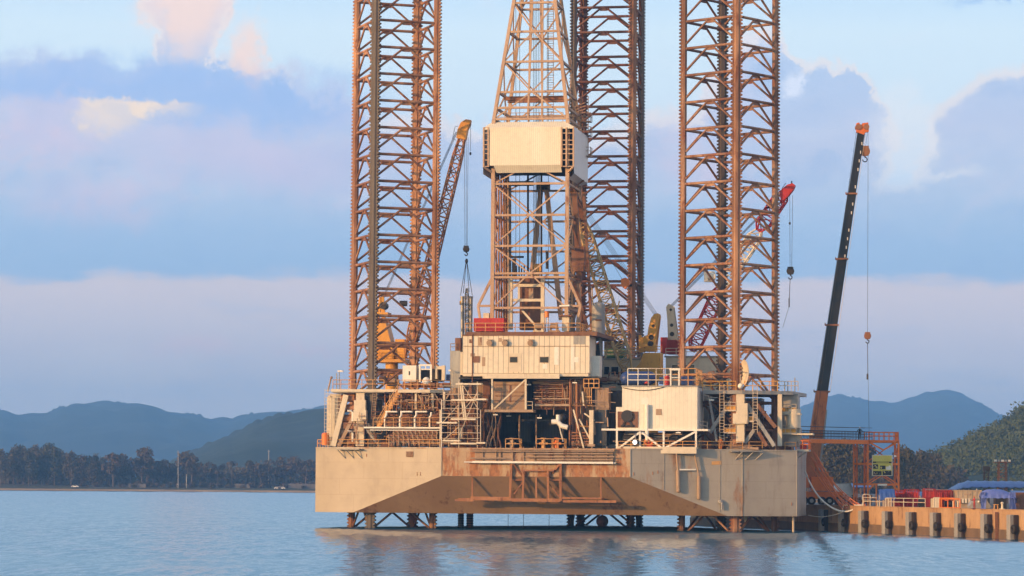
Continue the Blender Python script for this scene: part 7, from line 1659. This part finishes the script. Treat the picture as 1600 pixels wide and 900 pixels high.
# ------------------------------------------------------------------ trees
def leaf_clump(mb, c, r, n, sz, flat=1.0):
    for _ in range(n):
        while True:
            d = V((rnd.uniform(-1, 1), rnd.uniform(-1, 1), rnd.uniform(-1, 1)))
            if .15 < d.length < 1: break
        q = V(c) + V((d.x * r, d.y * r, d.z * r * flat)); a = V((rnd.gauss(0, 1), rnd.gauss(0, 1), rnd.gauss(0, .7))).normalized(); b_ = a.orthogonal().normalized()
        b_ = (Matrix.Rotation(rnd.uniform(0, 6.28), 3, a) @ b_); e = a.cross(b_); s_ = sz * rnd.uniform(.6, 1.3)
        mb.add([q - b_ * s_, q - e * s_ * .55, q + b_ * s_, q + e * s_ * .55], [(0, 1, 2, 3)])
def make_tree(kind, label, h):
    t_ = thing('shore_tree', label, 'tree', (0, 0, 0), W0, 'trees along the shore')
    tr, cr = MB(), MB()
    if kind == 'casuarina':                # upright, feathery
        tr.tube((0, 0, -1), (0, 0, h * .9), .45, 7, .08)
        for k in range(34):
            f = .18 + .8 * k / 34; z = h * f; rr = h * .26 * (1 - f) ** .6 * rnd.uniform(.5, 1.1) + .5; an = rnd.uniform(0, 6.28)
            e = V((rr * math.cos(an), rr * math.sin(an), z + rr * .7)); tr.tube((0, 0, z - .5), e, .10, 4, .03, caps=False); leaf_clump(cr, e, 1.7 + 1.8 * (1 - f), 20, .85, 1.5); leaf_clump(cr, e * .6 + V((0, 0, z * .4)), 1.5, 7, .8, 1.4)
    elif kind == 'broad':
        tr.tube((0, 0, -1), (.3, 0, h * .45), .55, 7, .35)
        for k in range(13):
            an = rnd.uniform(0, 6.28); rr = h * rnd.uniform(.08, .36); z = h * rnd.uniform(.40, .88); e = V((rr * math.cos(an), rr * math.sin(an), z)); tr.tube((.2, 0, h * rnd.uniform(.3, .45)), e, .18, 5, .05, caps=False); leaf_clump(cr, e, h * rnd.uniform(.10, .17), 62, .85, .75)
    elif kind == 'palm':
        pts = [V((.6 * math.sin(f * 1.4), 0, h * f)) for f in [i / 8 for i in range(9)]]; pts[0].z = -1; tr.path(pts, .22, 6)
        top = pts[-1]
        for k in range(18):
            an = k * 2.4; ln = rnd.uniform(3, 4.4); up = rnd.uniform(-.2, .9)
            for j in range(7):
                f = j / 7; q = top + V((math.cos(an) * ln * f, math.sin(an) * ln * f, ln * (up * f - .9 * f * f))); s_ = V((-math.sin(an), math.cos(an), -.4)) * .55 * (1 - f * .6)
                nx_ = top + V((math.cos(an) * ln * (f + .14), math.sin(an) * ln * (f + .14), ln * (up * (f + .14) - .9 * (f + .14) ** 2)))
                cr.add([q - s_, q + s_, nx_ + s_ * .8, nx_ - s_ * .8], [(0, 1, 2, 3)])
    else:                                   # low bush
        tr.tube((0, 0, -1), (0, 0, h * .5), .2, 5, .1)
        for k in range(8): leaf_clump(cr, (rnd.uniform(-h * .7, h * .7), rnd.uniform(-1, 1), h * rnd.uniform(.25, .7)), h * .35, 30, .6, .8)
    tr.part('trunk', M_bark, t_); cr.part('crown', {'casuarina': M_leaf, 'broad': M_leafb, 'palm': M_leafb, 'bush': M_leafb}[kind], t_)
    return t_
protos = {}
def tree(kind, var, px, ytop, Y, zb, label):
    """first use of a kind and variant builds it, later ones are copies"""
    h0 = {'casuarina': 22.0, 'broad': 18.0, 'palm': 17.0, 'bush': 4.0}[kind]
    p = WP(px, ytop, Y); hh_ = p.z - zb; key = (kind, var)
    if key not in protos: protos[key] = make_tree(kind, label, h0); t_ = protos[key]
    else: t_ = copy_tree(protos[key]); t_['label'] = label
    place(t_, W0, (p.x, Y, zb), rnd.uniform(0, 6.28), hh_ / h0)
    return t_
LABL = {'casuarina': 'feathery upright tree in the dense grove at the far left shore', 'broad': 'round crowned tree on the far left shore', 'palm': 'small palm standing by the far shore', 'bush': 'low bush on the far shore bank'}
grove = [(2, 706), (14, 712), (22, 704), (30, 699), (38, 704), (46, 706), (55, 700), (62, 708), (70, 702), (77, 697), (86, 702), (95, 708), (104, 712), (112, 709), (122, 716), (131, 714), (141, 716), (150, 713), (160, 718), (8, 722), (50, 716), (90, 716), (128, 722), (36, 718), (66, 716), (108, 720), (145, 722)]
for i, (x, y) in enumerate(grove): tree('casuarina', i % 3, x, y, 1895 + (i * 37) % 60, 3, LABL['casuarina'])
broads = [(178, 705, 'tall dark round tree just left of the middle of the far grove'), (186, 707, 'dark tree touching the tall round one on the far shore'), (205, 714, 'reddish brown tree between two taller trees on the far shore'), (231, 697, 'tallest round-topped tree on the far left shore'), (222, 712, 'brown tree under the tallest round-topped one'), (250, 716, 'rusty brown tree left of the tall utility pole'), (262, 722, 'low brown tree beside the tall utility pole'),
          (291, 703, 'tall brownish tree right of the tall utility pole'), (300, 709, 'dark tree leaning on the tall brownish one'), (325, 720, 'wide brown tree right of the pole, on the far shore'), (340, 722, 'brownish tree before the dark wooded hill'), (398, 718, 'dark tree in the middle of the scrubby shore'), (408, 722, 'brown tree before the second utility pole'), (430, 716, 'reddish tree right of the second utility pole'), (448, 710, 'tall dark tree near the rig hull, far shore'), (462, 712, 'dark leafy tree near the rig hull, far shore'), (478, 716, 'pale brown tree beside the left edge of the hull'), (488, 716, 'last brown tree before the hull edge'),
          (515, 712, 'shore tree half hidden behind the hull corner'), (172, 720, 'green-brown tree at the grove end on the far shore'), (240, 724, 'small orange brown tree by the white cars')]
for i, (x, y, lab) in enumerate(broads): tree('broad', i % 4, x, y, 1890 + (i * 53) % 70, 3, lab)
for x, y, lab in ((363, 722, 'lone palm with a yellowish crown on the far shore'), (478, 727, 'small yellowish palm by the left hull edge'), (341, 735, 'stunted palm before the brownish trees')): tree('palm', 0, x, y, 1888, 2.5, lab)
for k in range(46):
    x = 120 + k * 8.4 + rnd.uniform(-4, 4); tree('bush', k % 2, x, 756 + rnd.uniform(-5, 4), 1882 + rnd.uniform(0, 14), 2, LABL['bush'])
# port side trees, right
righty = [(1263, 704, 900), (1276, 700, 980), (1287, 697, 920), (1299, 695, 900), (1310, 697, 960), (1322, 694, 900), (1333, 698, 940), (1345, 700, 980), (1358, 700, 960), (1408, 702, 980), (1418, 705, 950), (1428, 712, 1000), (1440, 708, 1100), (1452, 710, 1120), (1464, 713, 1140)]
for i, (x, y, Y) in enumerate(righty): tree('casuarina', 1 + i % 2, x, y, Y, QZ, 'feathery grey-brown tree in the port grove ' + ('behind the mobile crane and hoses' if x < 1340 else 'behind the orange access tower' if x < 1412 else 'between tower and wooded slope'))
# wooded slope on the right: terrain and a canopy
tabR = [(1395, 752), (1420, 742), (1445, 730), (1470, 718), (1490, 710), (1510, 700), (1530, 688), (1550, 682), (1570, 674), (1585, 660), (1600, 648), (1650, 628), (1720, 605), (1800, 590)]
ridge('hills', 'dark green tree covered slope at the right edge', 1700, tabR, 520, 120, 3, x0=1380, x1=1810, ny=16)
mb = MB()
for k in range(1500):
    px = rnd.uniform(1398, 1690); f = rnd.random() ** .8; y = 1700 - 520 * (1 - f)
    top = WP(px, lerp_table(tabR, px), 1700); g_ = math.sin(f * math.pi / 2) ** 1.15
    x = top.x * y / 1700; z = 1 + (top.z - 1) * g_ - 1.5; r_ = rnd.uniform(2.6, 5.4) * (1.0 if f > .2 else .8)
    if z < -1: continue
    leaf_clump(mb, (x, y, z + r_ * .6), r_ * rnd.choice((.8, 1, 1.35)), 52, .85, rnd.uniform(.75, 1.2))
mb.single('forest', M_leafh, 'dense dark green forest covering the right slope', 'forest', (0, 0, 0), W0, kind='stuff')
mb = MB()
for k in range(900):                        # low growth along the port boundary
    px = rnd.uniform(1255, 1500); Y = rnd.uniform(1150, 1330); p = WP(px, 754 + rnd.uniform(-24, 6), Y); leaf_clump(mb, (p.x, Y, rnd.uniform(QZ, max(QZ + 1, p.z))), 3.6, 26, 1.1)
mb.single('forest', M_leafb, 'brownish bank of bushes and trees behind the port yard', 'forest', (0, 0, 0), W0, kind='stuff')
mb = MB()
for k in range(700):
    px = rnd.uniform(-40, 520); Y = rnd.uniform(1960, 2080); p = WP(px, 742 + rnd.uniform(-16, 10), Y); leaf_clump(mb, (p.x, Y, rnd.uniform(3, max(4, p.z))), 4.0, 26, 1.3)
mb.single('forest', M_leaf, 'dark wood standing behind the far shore trees', 'forest', (0, 0, 0), W0, kind='stuff')
M_parapet = mat('weathered parapet', (.17, .155, .14), (.12, .11, .10), .5, .8)
# poles, wall, cars on the far shore
for x, y0, y1, lab in ((278.5, 704, 756, 'tall pale utility pole on the far shore'), (291.5, 741, 757, 'short pale post right of the tall utility pole'), (420, 703, 730, 'pale utility pole standing before the dark wooded hill')):
    Y = 1880 if x < 400 else 1990; a, b_ = WP(x, y1, Y), WP(x, y0, Y); g = thing('utility_pole', lab, 'pole', a, W0); mb = MB(); mb.tube((a.x, Y, 2), b_, .26, 8, .2); mb.part('shaft', M_steel, g)
    if y1 - y0 > 20: mb = MB(); mb.bar(b_ + V((-.9, 0, -1)), b_ + V((.9, 0, -1)), .22); mb.part('crossarm', M_steel, g)
for x0, x1 in ((275, 296), (330, 338), (366, 391), (450, 500), (200, 228)):
    mb = MB(); a, b_ = WP(x0, 757, 1884), WP(x1, 757, 1884); mb.box((a.x, 1884, 1.5), (b_.x, 1884.4, WP(x0, 755.9, 1884).z)); 
    for k in range(int((b_.x - a.x) / 2.2)): mb.box((a.x + k * 2.2, 1883.8, 1.5), (a.x + k * 2.2 + .3, 1884.5, WP(x0, 755.5, 1884).z))
    mb.single('low_wall', M_parapet, 'low pale parapet wall on the far shore ' + {275: 'under the tall utility pole', 330: 'behind the brownish trees', 366: 'right of the lone palm', 450: 'near the rig hull edge', 200: 'left of the tall utility pole'}[x0], 'wall', (a.x, 1884, 2), W0)
def far_car(x, lab, m_):
    p = WP(x, 763, 1876); p.z = 1.95; g = thing('parked_car', lab, 'car', p, W0)
    mb = MB(); o = [(-2.2, .3), (2.2, .3), (2.25, .85), (1.5, .95), (.9, 1.5), (-1.0, 1.5), (-1.7, .95), (-2.2, .85)]; mb.prism_v([(p.x + u, p.z + z) for u, z in o], 1875.2, 1876.8); mb.part('body', m_, g)
    for s_ in (-1.35, 1.35): mb = MB(); mb.tube(p + V((s_, -.85, .33)), p + V((s_, .85, .33)), .33, 12); mb.part('wheel', M_rubber, g)
    mb = MB(); mb.prism_v([(p.x + u, p.z + z) for u, z in ((-1.4, .98), (1.2, .98), (.8, 1.42), (-.95, 1.42))], 1875.17, 1875.2); mb.part('window', M_glass, g)
far_car(117, 'white car parked on the shore below the dense grove', M_white); far_car(434, 'white car parked on the shore before the second utility pole', M_white); far_car(440, 'second white car parked just right of another on the shore', M_white)
